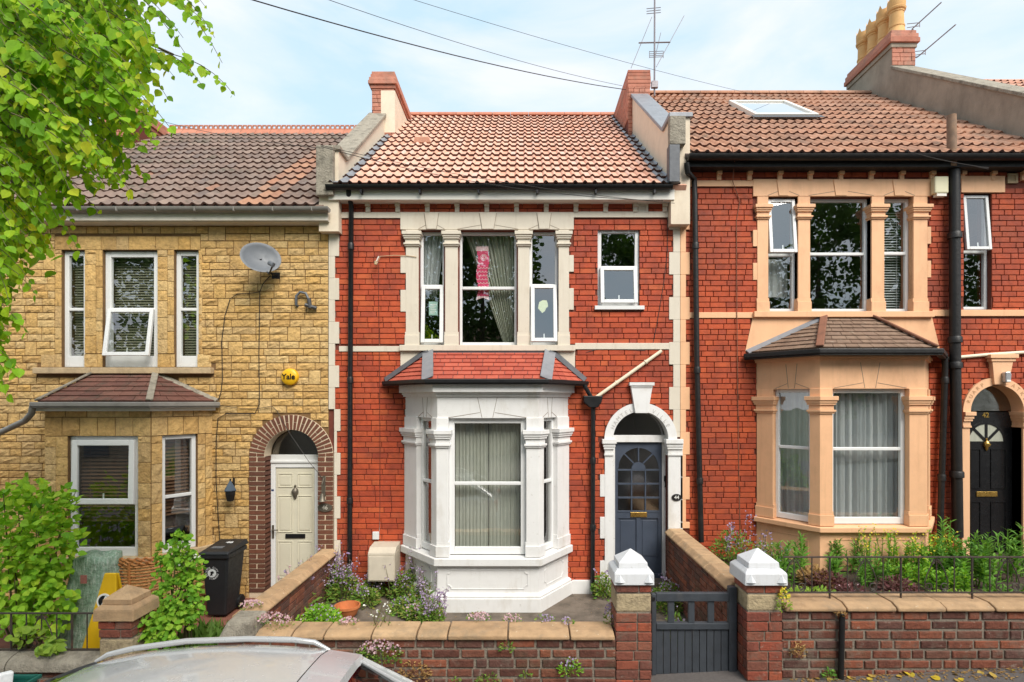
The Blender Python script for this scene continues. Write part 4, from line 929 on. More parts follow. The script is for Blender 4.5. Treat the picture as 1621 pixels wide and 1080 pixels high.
part('string_course', MB().fbox(FW, X(1085), X(1191), -.01, .028, Z(296), Z(287)), m_peach, H42); part('string_course', MB().fbox(FW, X(1472), X(1519), -.01, .028, Z(291), Z(282)), m_peach, H42)
L42 = part('lintel', MB().fbox(FW, X(1191), X(1472), -.02, .036, Z(312), Z(285)), m_peach, H42, bevel=.004)
part('lintel', MB().fbox(FW, X(1519), X(1588), -.02, .036, Z(306), Z(280)), m_peach, H42, bevel=.004)
gm = MB()
for a, b in ((1215, 1262), (1281, 1378), (1398, 1444)):
    c = (a + b) / 2; kw = 11 if b - a < 60 else 13
    part('keystone', MB().prism([(X(c - kw), Z(286)), (X(c + kw), Z(286)), (X(c + kw * .68), Z(311.5)), (X(c - kw * .68), Z(311.5))], .02, .048, FW), m_peach, L42, bevel=.003)
    for s in (-1, 1): ribbon(gm, [(X(c + s * (b - a) * .53), Z(311)), (X(c + s * kw * .8), Z(304.5))], .007, .03, .0375, FW)
part('joint_line', gm, m_groove, L42)
for a, b in ((1197.6, 1215), (1262, 1281), (1378, 1398), (1444, 1466)): facade_pilaster(H42, m_peach, a, b, 312, 494, 326, 348)
for lo, hi, p0, p1 in ((365, 391, 1191, 1197.6), (417, 444, 1191, 1197.6), (360, 387, 1466, 1472), (413.6, 440, 1466, 1472)): part('quoin', MB().fbox(FW, X(p0), X(p1), -.01, .028, Z(hi), Z(lo)), m_peach, H42, bevel=.004)
m = MB(); m.fbox(FW, X(1191), X(1474), -.14, .075, Z(503), Z(494)); m.fbox(FW, X(1091), X(1190.8), -.01, .03, Z(504), Z(495)); m.fbox(FW, X(1474.2), XR2, -.01, .03, Z(501), Z(491)); part('sill_course', m, m_peach, H42, bevel=.005)
part('render_apron', MB().prism([(X(1191), Z(503)), (X(1474), Z(503)), (X(1487), Z(556)), (X(1179), Z(556))], -.005, .02, FW), m_peach, H42)
w2 = {}
w2[0] = window(H42, FW, X(1214), X(1262), Z(493), Z(312), Z(402), {'upper'}, R(6), rec=.07, sash_w=.05)
w2[1] = window(H42, FW, X(1280), X(1378), Z(493), Z(312), Z(400), rec=.08)
w2[2] = window(H42, FW, X(1397), X(1444), Z(493), Z(312), Z(399), rec=.08)
w2[3] = window(H42, FW, X(1524.5), X(1569), Z(490), Z(306), Z(397), {'upper'}, R(5), rec=.07, sash_w=.045)
part('curtain', wavy(FW, X(1216), X(1258), Z(466), Z(404), -.25, .012, .1, None, 3), m_curtW, w2[0])
part('blind', blind_mb(FW, X(1398), X(1440), Z(490), Z(330), -.22, .04, .04), m_blindW, w2[2], kind='stuff')
A2, B2, C2, D2 = (X(1197), YW), (X(1298, YB), YB), (X(1464, YB), YB), (X(1470), YW)
sz0, sz1 = 1.088, 1.17
bay(H42, A2, B2, C2, D2, .4, sz0, sz1, 3.06, 3.52, m_peach)
G = [Face(A2, B2), Face(B2, C2), Face(C2, D2)]
u0, u1 = X(1317, YB) - B2[0], X(1438, YB) - B2[0]; cz = (2.715, 2.955)
for pth in ([lerp2(A2, B2, .02), lerp2(A2, B2, .29)], [lerp2(A2, B2, .86), B2, G[1](u0, 0, 0)[:2]], [G[1](u1, 0, 0)[:2], C2, lerp2(C2, D2, .14)], [lerp2(C2, D2, .6), lerp2(C2, D2, .98)]):
    part('pilaster', pilaster(pth, sz1, 3.062, cz, .02), m_peach, H42, bevel=.004)
tz = Z(711.5, YB)
wq = window(H42, G[1], u0, u1, sz1 + .01, 3.06, tz, rec=.07, fw=.06, bot=.09)
part('curtain', wavy(G[1], u0, u1, sz1 + .05, 3.05, -.24, .028, .1, None, 9), m_curtW, wq)
for fc, a, b in ((G[0], .29, .86), (G[2], .14, .6)):
    wq = window(H42, fc, a * fc.L, b * fc.L, sz1 + .01, 3.06, tz, rec=.06, fw=.05, bot=.08)
    part('curtain', wavy(fc, a * fc.L, b * fc.L, sz1 + .05, 3.05, -.22, .025, .1, None, 4), m_curtW, wq)
pm = MB(); panel_line(pm, G[1], .16, G[1].L - .16, .62, .98); panel_line(pm, G[0], .16, G[0].L - .16, .62, .98); part('panel_moulding', pm, m_peach, H42)
gm = MB()
for fc, c, hw, b in ((G[1], (u0 + u1) / 2, .135, .5), (G[0], .575 * G[0].L, .08, .24)):
    for s in (-1, 1): ribbon(gm, [(c + s * hw, 3.42), (c + s * hw * .55, 3.07)], .006, 0, .0025, fc); ribbon(gm, [(c + s * b, 3.07), (c + s * hw * .75, 3.14)], .006, 0, .0025, fc)
part('joint_line', gm, m_groove, H42)
r42b, (a, b, c, d, t1, t2) = bay_roof(H42, (X(1181), YW - .02), (X(1297, YE), YE), (X(1481, YE), YE), (X(1487), YW - .02), 3.60, X(1303), X(1380), 4.13, 8, .17, m_slate42, seed=5, tilename='slate')
m_clayhip = M('brown_clay_hip', (0.20, 0.085, 0.05), .85, .25, 9, .3)
for p, q, s in ((b, t1, -1), (c, t2, 1)):
    strip(mb := MB(), [p + Vector((0, -.01, .02)), q + Vector((0, -.01, .028))], .10, Vector((s * .35, -.5, .8)), .035); part('hip_tile', mb, m_clayhip, r42b, bevel=.012)
strip(mb := MB(), [a + Vector((0, -.03, .02)), t1 + Vector((0, -.03, .02))], .10, (0, -.55, .8), .014); strip(mb, [t2 + Vector((0, -.03, .02)), d + Vector((0, -.03, .02))], .06, (0, -.55, .8), .02); part('wall_flashing', mb, m_lead, r42b)
bay_gutter(H42, [(a.x, a.y), (b.x, b.y), (c.x, c.y), (d.x, d.y)], 3.575, .048, m_iron)
# door of 42
cx2, zs2 = X(1575), Z(652); r0, r1 = .40, .515
da2 = part('door_arch', ring(MB(), cx2, zs2, r0, r1, -.18, .045, 0, 180, 32, FW), m_peach2, H42)
part('keystone', MB().prism([(X(1567), Z(609)), (X(1589), Z(609)), (X(1597), Z(569)), (X(1563), Z(569))], 0, .085, FW).fbox(FW, X(1558), X(1602), 0, .12, Z(568), Z(562)).fbox(FW, X(1561), X(1599), 0, .10, Z(573), Z(568)), m_peach2, da2, bevel=.005)
m_letter2 = M('incised_letter_brown', (0.42, 0.22, 0.11), .8, .05, 9, 0)
arch_text('RUARP', cx2, zs2, .457, 140, 10, .078, m_letter2, da2); arch_text('ATKE', cx2, zs2, .457, 42, 11, .078, m_letter2, da2)
for a, b, w_ in ((1521, 1533, 0), (1617, 1632, 0)):
    m = MB(); m.fbox(FW, X(a), X(b), -.18, .03, .3, Z(677))
    for q0, q1, n_, ex in ((677, 674, .05, 1.5), (674, 667, .04, .5), (667, 663, .06, 2.5), (663, 658, .07, 4), (658, 652, .09, 6)): m.fbox(FW, X(a) - (ex * .0075 if a > 1600 else 0), X(b) + ex * .0085, -.181, n_, Z(q0), Z(q1))
    part('door_jamb', m, m_peach2, H42, bevel=.004)
dn2 = -.16
part('fanlight', MB().prism(arc(cx2, zs2 + .01, .42, 0, 180, 20), dn2 - .02, dn2 - .015, FW), glassmat('textured_fanlight', (0.55, 0.52, 0.48), .16, .12, .3), H42, recalc=False)
du0, du1 = X(1533) - .05, X(1617); zc2 = Z(700)
D42 = flat_door(H42, du0, du1, .60, Z(653), dn2, [], m_doorblack)
m = MB(); ud = (X(1560.5, YW + .16))
part('door_light', MB().prism(arc(ud, zc2, .27, 0, 180, 20), dn2 + .001, dn2 + .004, FW), m_curtG, D42)
for t in (45, 90, 135): ribbon(m, [(ud, zc2), (ud + .27 * math.cos(R(t)), zc2 + .27 * math.sin(R(t)))], .04, dn2, dn2 + .012, FW)
ring(m, ud, zc2, .265, .30, dn2, dn2 + .012, 0, 180, 20, FW)
for a, b, c, e in ((1536, 1552, 776, 712), (1568, 1592, 776, 712), (1536, 1552, 860, 797), (1568, 1592, 860, 797)): frame_rect(m, FW, X(a, YW + .16), X(b, YW + .16), Z(c), Z(e), .012, dn2, dn2 + .012)
part('door_moulding', m, m_doorblack, D42)
part('letter_plate', MB().fbox(FW, X(1545, YW + .16), X(1578, YW + .16), dn2, dn2 + .014, Z(789), Z(781)), m_brass, D42, bevel=.003)
text_part('door_number', '42', .105, m_brass, D42, FW(X(1560, YW + .16), dn2 + .004, Z(658)), (R(90), 0, 0), .003, bold=True)
def knocker(parent, u, n, z, mat, s=1.0):
    m = MB().lathe([(.001, .09 * s), (.016 * s, .075 * s), (.012 * s, .05 * s), (.04 * s, .02 * s), (.045 * s, -.02 * s), (.02 * s, -.06 * s), (.022 * s, -.08 * s), (.001, -.11 * s)], FW(u, n + .015, z), 12)
    ring(m, u, z + .0, .03 * s, .046 * s, n + .02, n + .04, 180, 360, 12, FW); return part('knocker', m, mat, parent, smooth=50)
knocker(D42, X(1560.5, YW + .16), dn2, Z(704), m_brass)
sg = thing('wall_light', 'small silver sensor light on peach keystone above black door', 'light', (X(1582), YW - .09, Z(606)))
part('housing', MB().prism([(X(1577.5), Z(606)), (X(1586), Z(606)), (X(1587), Z(594)), (X(1585.5), Z(589)), (X(1577.5), Z(590))], .09, .16, FW), M('silver_plastic', (.45, .45, .46), .3, .05, 9, 0, metal=.6), sg, bevel=.012)
part('lens', MB().fbox(FW, X(1579), X(1585), .155, .165, Z(605), Z(602)), m_paper, sg)
# pipes of 42
yp = YW - .09
pipe(H42, [(X(1087, 8.1), 8.1, Z(258, 8.1)), (X(1089, 8.1), 8.12, Z(272, 8.1)), (X(1099, yp), yp, Z(284, yp)), (X(1100, yp), yp, Z(310, yp)), (X(1103, yp), yp, Z(560, yp)), (X(1110, yp), yp, Z(858, yp))], .04, m_iron, joints=(5.2, 3.35, 1.7))
yp = YW - .12
pipe(H42, [(X(1511, yp), yp, Z(262, yp)), (X(1512, yp), yp, Z(560, yp)), (X(1516, yp), yp, Z(850, yp))], .072, m_iron, 'soil_pipe', joints=(5.35, 3.8, 3.42, 1.8))
part('pipe_stub', MB().tube([(X(1511, 8.15), 8.2, Z(262, 8.15)), (X(1510.5, 8.15), 8.2, Z(180, 8.15))], .062, 12), M('rusty_pipe', (.26, .16, .10), .9, .35, 10, .5, dirt=(.12, .10, .09), dpos=(.5, .7)), H42, smooth=40)
yp = YW - .1
pipe(H42, [(X(1486), YW - .12, 3.55), (X(1488), yp, Z(585)), (X(1488, yp), yp, Z(850, yp))], .042, m_iron, joints=(3.2, 1.75))
pipe(H42, [(X(1493), YW - .04, Z(568)), (X(1560), YW - .04, Z(562)), (7.9, YW - .04, Z(556))], .026, m_pipecream, 'waste_pipe')
part('air_brick', frame_rect(MB(), FW, X(1593), X(1609), Z(291), Z(276), .03, 0, .03).fbox(FW, X(1596), X(1606), 0, .015, Z(288), Z(279)), m_sill46, H42)
ab = thing('alarm_box', 'cream square alarm box under the eaves of the peach trimmed house', 'alarm box', (X(1481), YW - .03, Z(315)))
part('case', MB().fbox(FW, X(1470), X(1492), .03, .13, Z(311), Z(284)), M('cream_alarm_plastic', (.66, .62, .42), .45, .05, 8, 0), ab, bevel=.02); part('sounder', MB().fbox(FW, X(1474), X(1489), .04, .12, Z(315), Z(311)), m_wood, ab)
RF42 = Roof(2.52, 8.05, 8.13, Z(243, 8.13), 12.8, Z(150, 12.8))
sky_c = [RF42.ray(px_, py_, .06) for px_, py_ in ((1163, 163), (1249, 162), (1284, 183), (1187, 186))]
sx0 = (sky_c[0][0] + sky_c[3][0]) / 2; sx1 = (sky_c[1][0] + sky_c[2][0]) / 2; sv0 = (sky_c[2][1] + sky_c[3][1]) / 2; sv1 = (sky_c[0][1] + sky_c[1][1]) / 2
roof42 = lay_roof(RF42, 36, 13, 'pan', m_tile42, H42, 300, lambda x, v: sx0 < x < sx1 and sv0 < v < sv1, (False, True), 6)
def rf(u, n, v): return RF42.pt(u, v, n)
sk = part('skylight', frame_rect(MB(), rf, sx0, sx1, sv0, sv1, .07, .0, .11), m_wood, H42, bevel=.01)
part('pane', MB().add([rf(sx0 + .06, .08, sv0 + .06), rf(sx1 - .06, .08, sv0 + .06), rf(sx1 - .06, .08, sv1 - .06), rf(sx0 + .06, .08, sv1 - .06)], [(0, 1, 2, 3)]), glassmat('skylight_glass', (.25, .28, .3), .55), sk, recalc=False)
mb = MB(); strip(mb, [rf(sx0 - .05, .07, sv0 - .07), rf(sx1 + .05, .07, sv0 - .07)], .16, (0, -.6, .8), .01); part('skylight_flashing', mb, m_darklead, sk)
for i in range(14):
    a0 = 2.52 + 5.5 * i / 14; part('ridge_tile', MB().extrude([(RF42.yr + .12 * math.cos(R(t)), RF42.zr - .02 + .10 * math.sin(R(t))) for t in range(0, 181, 20)], a0 + .004, a0 + 5.5 / 14 - .004), m_tile42, roof42)
part('gutter', gutter(MB(), 2.43, 8.0, 8.09, Z(246, 8.09), .075), m_iron, H42, smooth=40)
part('fascia', MB().box(2.43, 8.0, 8.16, 8.19, Z(264, 8.16), Z(247, 8.16)).box(2.43, 8.0, 8.19, YW, Z(264, 8.16), Z(262.5, 8.16)), m_iron, H42)
pr42 = parapet(H42, 8.0, 8.42, 8.55, Z(150, 8.55) - .02, 8.2, 12.0, Z(104, 12.0), m_render, m_graystone, 6.3)
ch3 = part('chimney', MB().box(8.0, 8.5, 12.0, 13.6, 8.5, Z(56, 12)), m_render, H42)
set_pieces(lay_bricks(0, .5, Z(104, 12), Z(60, 12), .09, .25, None, .008, 2), Face((8.0, 12.0), (8.5, 12.0)), 0, .014, m_pbrick2, ch3, 60, 'brick', 'brickwork')
for z, e, h in ((Z(76, 12), .03, .1), (Z(69, 12), .07, .1), (Z(61, 12), .05, .09), (Z(55, 12), .02, .09)): part('brick_course', MB().box(8.0 - e, 8.5 + e, 12.0 - e, 13.6 + e, z, z + h), m_render if e == .03 else m_pbrick2, ch3, bevel=.008)
m_pot = M('buff_chimney_pot', (.62, .36, .14), .75, .15, 6, .2)
for i in range(4):
    y = 12.22 + .38 * i; zb0 = Z(50, 12); h = .80 + (.03 if i % 2 else 0)
    pot = part('chimney_pot', MB().lathe([(.185, 0), (.185, .06), (.165, .1), (.15, .2), (.16, .21), (.16, .24), (.145, .25), (.138, .52), (.15, .53), (.15, .56), (.175, .58), (.185, .62), (.165, .64), (.175, .70), (.175, h), (.13, h), (.12, .5)], (8.25, y, zb0), 20), m_pot, ch3, smooth=35)
    m = MB()
    for k in range(6): t = k * 60 + 20; c_, s_ = math.cos(R(t)), math.sin(R(t)); m.add([(8.25 + .17 * math.cos(R(t - 18)), y + .17 * math.sin(R(t - 18)), zb0 + h), (8.25 + .17 * math.cos(R(t + 18)), y + .17 * math.sin(R(t + 18)), zb0 + h), (8.25 + .16 * c_, y + .16 * s_, zb0 + h + .12), (8.25 + .13 * c_, y + .13 * s_, zb0 + h)], [(0, 1, 2), (1, 3, 2), (3, 0, 2)])
    part('pot_crown', m, m_pot, ch3)
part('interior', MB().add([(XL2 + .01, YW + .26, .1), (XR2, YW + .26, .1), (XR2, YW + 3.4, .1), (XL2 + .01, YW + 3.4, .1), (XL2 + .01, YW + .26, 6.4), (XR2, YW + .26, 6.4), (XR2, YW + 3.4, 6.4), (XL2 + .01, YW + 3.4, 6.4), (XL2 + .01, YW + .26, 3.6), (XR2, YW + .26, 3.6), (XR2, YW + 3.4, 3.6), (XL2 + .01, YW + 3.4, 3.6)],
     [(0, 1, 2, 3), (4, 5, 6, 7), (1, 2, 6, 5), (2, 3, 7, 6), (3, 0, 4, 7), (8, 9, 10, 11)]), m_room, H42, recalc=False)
# next house beyond, only its tiled roof shows
H40 = thing('terraced_house', 'far right neighbour house of which only a strip of orange roof shows', 'house', (11, YW, .5), 'terraced houses in the row')
W40 = part('front_wall', MB().box(8.003, 13.8, YW, YW + .25, .2, 6.9), m_mortar44, H40)
e40 = lambda z: [(9.6, 12.2)] if 1.4 < z < 3.2 or 4.3 < z < 5.9 else []
set_pieces(lay_bricks(8.1, 13.8, .45, 6.8, .0818, .236, e40, .009, 25, .28), FW, 0, .014, m_brick42, W40, 100, 'brick', 'brickwork', seed=9, jit=.0015)
for z0_, z1_ in ((1.4, 3.2), (4.3, 5.9)): window(H40, FW, 9.6, 12.2, z0_, z1_, (z0_ + z1_) / 2, rec=-.075, fw=.08)
part('quoin', MB().fbox(FW, 8.006, 8.1, -.01, .03, .2, 6.85), m_cream, H40)
lay_roof(Roof(8.45, 13.8, 8.13, 6.95, 12.8, 10.28), 18, 13, 'double', m_tile44, H40, 230, None, (False, False), 9)

# ================================================================ HOUSE 46 (left)
H46 = thing('terraced_house', 'left hand terraced house clad in yellow stone with cream door under brick arch', 'house', (-5.5, YW, -.07), 'terraced houses in the row')
XL3, XR3 = -8.2, XL
cx3, zs3, ri3, ro3 = X(462), Z(723), .405, .635
holes46 = [opening(98, 135, 396, 582), opening(163, 250, 396, 582), opening(276, 315, 396, 582), (-6.8, -4.86, .55, 2.42), (cx3 - ri3, cx3 + ri3, -.02, zs3 + ri3)]
W46 = part('front_wall', wall_grid(MB(), XL3, XR3 - .003, -.3, 5.66, holes46, YW, .26), m_stmortar, H46)
def excl46(z):
    p = py_of(z); r = [(XR3 - .004, XR3 + 1)]
    if 396 < p < 582: r += [(X(88), X(316.5))]
    if 374 < p <= 396: r += [(X(88), X(318))]
    if 582 <= p < 592: r.append((X(60), X(339)))
    if p > 592: r.append((-7.0, -4.66) if p > 640 else ((X(80 + (640 - p) * 1.4)), X(330 - (640 - p) * 1.4)))
    if p > 723: r.append((cx3 - ro3, cx3 + ro3))
    elif p > 655: h = math.sqrt(max(0, ro3 ** 2 - (z - zs3) ** 2)); r.append((cx3 - h, cx3 + h))
    return r
st = lay_stones(XL3, XR3 - .004, -.1, 5.55, .108, excl46, 3)
# stones round the windows
for a, b in ((88, 98), (315, 321)): pass
st += [(X(a) + .004, X(b) - .004, Z(396) + .004, Z(374.5) - .004) for a, b in ((88, 124), (124, 161), (161, 185), (185, 205), (205, 247), (247, 283), (283, 302), (302, 318))]
for a, b in ((88, 98), (135, 153), (153, 163), (250, 266), (266, 276), (315, 321)):
    rg = random.Random(int(a)); z = Z(560)
    while z < Z(398):
        h = rg.uniform(.14, .34); e = min(z + h, Z(396)); st.append((X(a) + .003, X(b) - .003, z + .004, e - .004)); z = e
st += [(X(a) + .003, X(b) - .003, Z(581), Z(561)) for a, b in ((66, 88), (88, 98), (134, 155), (155, 163), (250, 270), (270, 277), (313, 335))]
set_pieces(st, FW, 0, .016, m_stone, W46, 300, 'stone', 'stonework', kind='stone', seed=5)
part('sill', MB().fbox(FW, X(60), X(150), -.12, .10, Z(592), Z(582.5)).fbox(FW, X(150.5), X(258), -.12, .098, Z(592), Z(582.5)).fbox(FW, X(258.5), X(339), -.12, .10, Z(592), Z(582.5)), m_sill46, H46, bevel=.01)
w6 = {}
for i, (a, b, sa) in enumerate(((98, 135, None), (163, 249, {'lower'}), (276, 314.5, None))):
    w6[i] = window(H46, FW, X(a), X(b), Z(581), Z(397), Z(489), sa, R(9), rec=.05, fw=.065 if b - a < 60 else .085, bot=.17)
    part('blind', blind_mb(FW, X(a + 4), X(b - 3), Z(565), Z(400), -.2, .04, .04, 55), m_blindG, w6[i], kind='stuff')
A6, B6, C6, D6 = (-7.0, YW), (X(71.5, YB), YB), (X(239, YB), YB), (X(336), YW)
path = [A6, B6, C6, D6]
part('bay_wall', MB().band(path, -.14, 0, -.2, .70).band(path, -.14, 0.0, 2.404, 2.78), m_stmortar, H46)
G6 = [Face(A6, B6), Face(B6, C6), Face(C6, D6)]
bw = [o for o in H46.children if o.name.startswith('bay_wall')][0]
u0, u1 = X(108, YB) - B6[0], X(219, YB) - B6[0]; v0, v1 = .17 * G6[2].L, .74 * G6[2].L
m = MB()
for fc, a, b in ((G6[1], .005, u0), (G6[1], u1, G6[1].L - .002), (G6[2], .004, v0), (G6[2], v1, G6[2].L), (G6[0], .3, .8)): m.fbox(fc, a, b, -.13, -.002, .69, 2.41)
part('bay_pier', m, m_stmortar, H46)
def col_stones(a, b, z0, z1, seed, h=(.14, .3)):
    rg = random.Random(seed); r = []; z = z0
    while z < z1 - .02:
        e = min(z + rg.uniform(*h), z1); e = z1 if z1 - e < .08 else e; r.append((a + .004, b - .004, z + .004, e - .004)); z = e
    return r
sets = {1: col_stones(.0, u0 * .5, .7, 2.404, 1) + col_stones(u0 * .5, u0, .7, 2.404, 2) + col_stones(u1, G6[1].L, .7, 2.404, 4) + lay_stones(0, G6[1].L, .0, .7, .11, None, 6),
        2: col_stones(0, v0, .7, 2.404, 5) + col_stones(v1, (v1 + G6[2].L) / 2, .7, 2.404, 7) + col_stones((v1 + G6[2].L) / 2, G6[2].L, .7, 2.404, 8) + lay_stones(0, G6[2].L, 0, .7, .11, None, 9)}
for i, k in ((1, 6), (2, 4)):
    L = G6[i].L; sets[i] += [(L * j / k + .005, L * (j + 1) / k - .005, 2.41, 2.66) for j in range(k)] + [(L * j / (k - 1) + .005, L * (j + 1) / (k - 1) - .005, 2.67, 2.775) for j in range(k - 1)]
    set_pieces(sets[i], G6[i], 0, .014, m_stone, bw, 75, 'stone', 'stonework', kind='stone', seed=i)
part('bay_sill', MB().band(path, -.2, .06, .66, .74), m_sill46, H46, bevel=.01)
wq = window(H46, G6[1], u0, u1, .74, 2.404, Z(798, YB), {'upper'}, R(1.5), rec=.04, fw=.075, bot=.12, sash_w=.075)
part('blind', blind_mb(G6[1], u0 + .03, u1 - .03, 1.18, 2.36, -.2, .05, .05, 40), m_blindB, wq, kind='stuff')
wq = window(H46, G6[2], v0, v1, .74, 2.404, Z(791, YB), None, 0, rec=.04, fw=.06, bot=.12)
part('blind', blind_mb(G6[2], v0 + .03, v1 - .03, 1.25, 2.36, -.18, .05, .05, 40), m_blindB, wq, kind='stuff')
r46b, (a, b, c, d, t1, t2) = bay_roof(H46, (-7.12, YW - .02), (X(60, YE), YE), (X(237, YE), YE), (X(345), YW - .02), 2.875, X(150), X(248), 3.29, 6, .26, m_slate46, seed=15, tilename='slate')
for p, q, s in ((b, t1, -1), (c, t2, 1)):
    strip(mb := MB(), [p + Vector((0, -.01, .018)), q + Vector((0, -.01, .026))], .085, Vector((s * .35, -.5, .8)), .03); part('hip_tile', mb, m_graystone, r46b, bevel=.01)
strip(mb := MB(), [t2 + Vector((0, -.02, .02)), d + Vector((0, -.02, .02))], .07, (0, -.55, .8), .015); part('wall_flashing', mb, m_graystone, r46b)
bay_gutter(H46, [(a.x, a.y), (b.x, b.y), (c.x, c.y), (d.x, d.y)], 2.855, .042, m_grey)
part('bay_fascia', MB().band(path, -.1, .09, 2.75, 2.80), m_wood, H46)
pipe(H46, [(X(55, YE), YE - .03, 2.82), (X(52, YE), YE - .02, 2.72), (X(40, YE + .1), YE + .1, 2.62), (X(-30, YE + .5), YE + .5, 2.30), (X(-50, YE + .5), YE + .5, 2.1)], .04, m_grey)
# brick door arch
da3 = part('door_arch', ring(MB(), cx3, zs3, ri3, ro3 - .004, -.2, .02, 0, 180, 30, FW).fbox(FW, cx3 - ro3 + .004, cx3 - ri3, -.2, .02, -.1, zs3).fbox(FW, cx3 + ri3, cx3 + ro3 - .004, -.2, .02, -.1, zs3), m_wmortar, H46)
nv = 27
for i in range(nv):
    a0, a1 = 180 * i / nv + 1.15, 180 * (i + 1) / nv - 1.15
    for ra, rb in (((ri3 + .004, ro3 - .006),) if i % 2 else ((ri3 + .004, (ri3 + ro3) / 2 - .006), ((ri3 + ro3) / 2 + .006, ro3 - .006))):
        m = MB(); P = [(cx3 + r * math.cos(R(t)), zs3 + r * math.sin(R(t))) for r, t in ((ra, a0), (rb, a0), (rb, a1), (ra, a1))]; m.prism(P, -.19 if ra < ri3 + .01 else 0, .030, FW); part('brick', m, m_dbrick, da3)
rows = int((zs3 + .02) / .073)
for s in (-1, 1):
    for i in range(rows):
        z = zs3 - (i + 1) * .073 + .008; e = z + .057; w_ = ro3 - ri3
        for f0, f1 in (((0, 1),) if i % 2 else ((0, .45), (.5, 1))):
            a_, b_ = ri3 + w_ * f0 + (.004 if f0 else -.003), ri3 + w_ * f1 - .006
            a_, b_ = (cx3 + s * a_, cx3 + s * b_); a_, b_ = min(a_, b_), max(a_, b_)
            part('brick', MB().fbox(FW, a_, b_, -.19 if f0 == 0 else 0, .030, z, e), m_dbrick, da3)
dn3 = -.2
fu0, fu1 = X(424, YW + .2), X(506.5, YW + .2)
m = MB(); m.fbox(FW, fu0, fu0 + .115, dn3 - .06, dn3, 0, Z(722)); m.fbox(FW, fu1 - .085, fu1, dn3 - .06, dn3, 0, Z(722)); m.fbox(FW, fu0 + .115, fu1 - .085, dn3 - .06, dn3, Z(743), Z(722)); m.fbox(FW, fu0 + .01, fu1 - .01, dn3, dn3 + .02, Z(735), Z(731)); part('door_frame', m, m_upvc, H46, bevel=.006)
part('fanlight', MB().prism(arc(cx3, zs3 - .01, ri3, 0, 180, 20), dn3 - .03, dn3 - .025, FW), m_glassd, H46, recalc=False)
du0, du1 = fu0 + .12, fu1 - .09; dz1 = Z(744.5)
D46 = part('door', MB().fbox(FW, du0, du1, dn3 - .055, dn3 - .012, .03, dz1), m_doorcream, H46, bevel=.003)
um = (du0 + du1) / 2
for a, b, q0, q1 in ((du0 + .03, um - .035, 775, 752), (um + .035, du1 - .03, 775, 752), (du0 + .03, um - .035, 848, 788), (um + .035, du1 - .03, 848, 788), (du0 + .03, um - .035, 922, 862), (um + .035, du1 - .03, 922, 862)):
    m = frame_rect(MB(), FW, a, b, Z(q0), Z(q1), .014, dn3 - .012, dn3 - .002); m.fbox(FW, a + .035, b - .035, dn3 - .012, dn3 - .004, Z(q0) + .035, Z(q1) - .035); part('panel', m, m_doorcream, D46, bevel=.004)
part('letter_plate', MB().fbox(FW, X(452, YW + .2), X(483, YW + .2), dn3 - .012, dn3 + .006, Z(857), Z(850.5)), m_black, D46)
knocker(D46, X(467.5, YW + .2), dn3 - .01, Z(781), m_pewter, 1.15)
part('handle', MB().fbox(FW, X(431, 8.58), X(434, 8.58), dn3, dn3 + .012, Z(857), Z(836)).tube([FW(X(432.5, 8.58), dn3 + .01, Z(843)), FW(X(432.5, 8.58), dn3 + .05, Z(843)), FW(X(442, 8.58), dn3 + .05, Z(843))], .009, 8), m_pewter, D46)
part('sticker', MB().fbox(FW, X(429.5, 8.58), X(433.5, 8.58), dn3 + .0005, dn3 + .002, Z(781), Z(778)), M('blue_sticker', (.02, .04, .12), .5, 0, 5, 0), D46)
part('door_step', MB().box(cx3 - ri3 + .004, cx3 + ri3 - .004, YW - .1, YW + .2, -.2, .025), m_conc, H46)
RF46 = Roof(-8.15, -3.02, 8.13, Z(326, 8.13), 12.8, Z(211, 12.8))
roof46 = lay_roof(RF46, 31, 15, 'pan', m_tile46, H46, 300, None, (False, False), 16, (m_tile46o, lambda x, t, r_: (-4.12 < x < -3.72 and t < .62 and r_ < .85) or r_ > .985))
for i in range(15):
    a0 = -8.1 + 5.05 * i / 15; b0 = a0 + 5.05 / 15 - .006; y, z = RF46.yr, RF46.zr
    rt = part('ridge_tile', MB().extrude([(y - .14, z - .08), (y - .03, z + .07), (y + .03, z + .07), (y + .14, z - .08)], a0, b0), m_ridge, roof46)
    m = MB()
    for k in range(3):
        c = a0 + (k + .5) * .112; m.box(c - .052, c + .052, y - .015, y + .015, z + .07, z + .10); m.box(c - .052, c - .03, y - .015, y + .015, z + .10, z + .16); m.box(c + .03, c + .052, y - .015, y + .015, z + .10, z + .16); m.box(c - .045, c + .045, y - .014, y + .014, z + .16, z + .185)
    m.v = [(x_, y_, z_) for x_, y_, z_ in m.v]; part('ridge_crest', m, m_ridge, roof46)
part('gutter', gutter(MB(), -8.1, X(521, 8.1), 8.1, Z(329, 8.1), .07), m_grey, H46, smooth=40)
part('fascia', MB().box(-8.1, X(519, 8.15), 8.15, 8.18, Z(349, 8.15), Z(333, 8.15)).box(-8.1, X(519, 8.15), 8.18, YW, Z(350, 8.15), Z(347.5, 8.15)), m_fascia46, H46)
for k in range(7): part('gutter_bracket', MB().box(X(120 + 62 * k, 8.02), X(121.5 + 62 * k, 8.02), 8.026, 8.12, Z(333, 8.02), Z(326.5, 8.02)), m_grey, H46)
parapet(H46, -8.45, -8.18, 8.6, 6.35, 8.2, 11.2, 8.3, m_render, m_graystone, 5.6)
ch4, f4 = chimney(H46, -8.55, -8.1, 11.4, 13.2, 7.4, 9.15, seed=8)
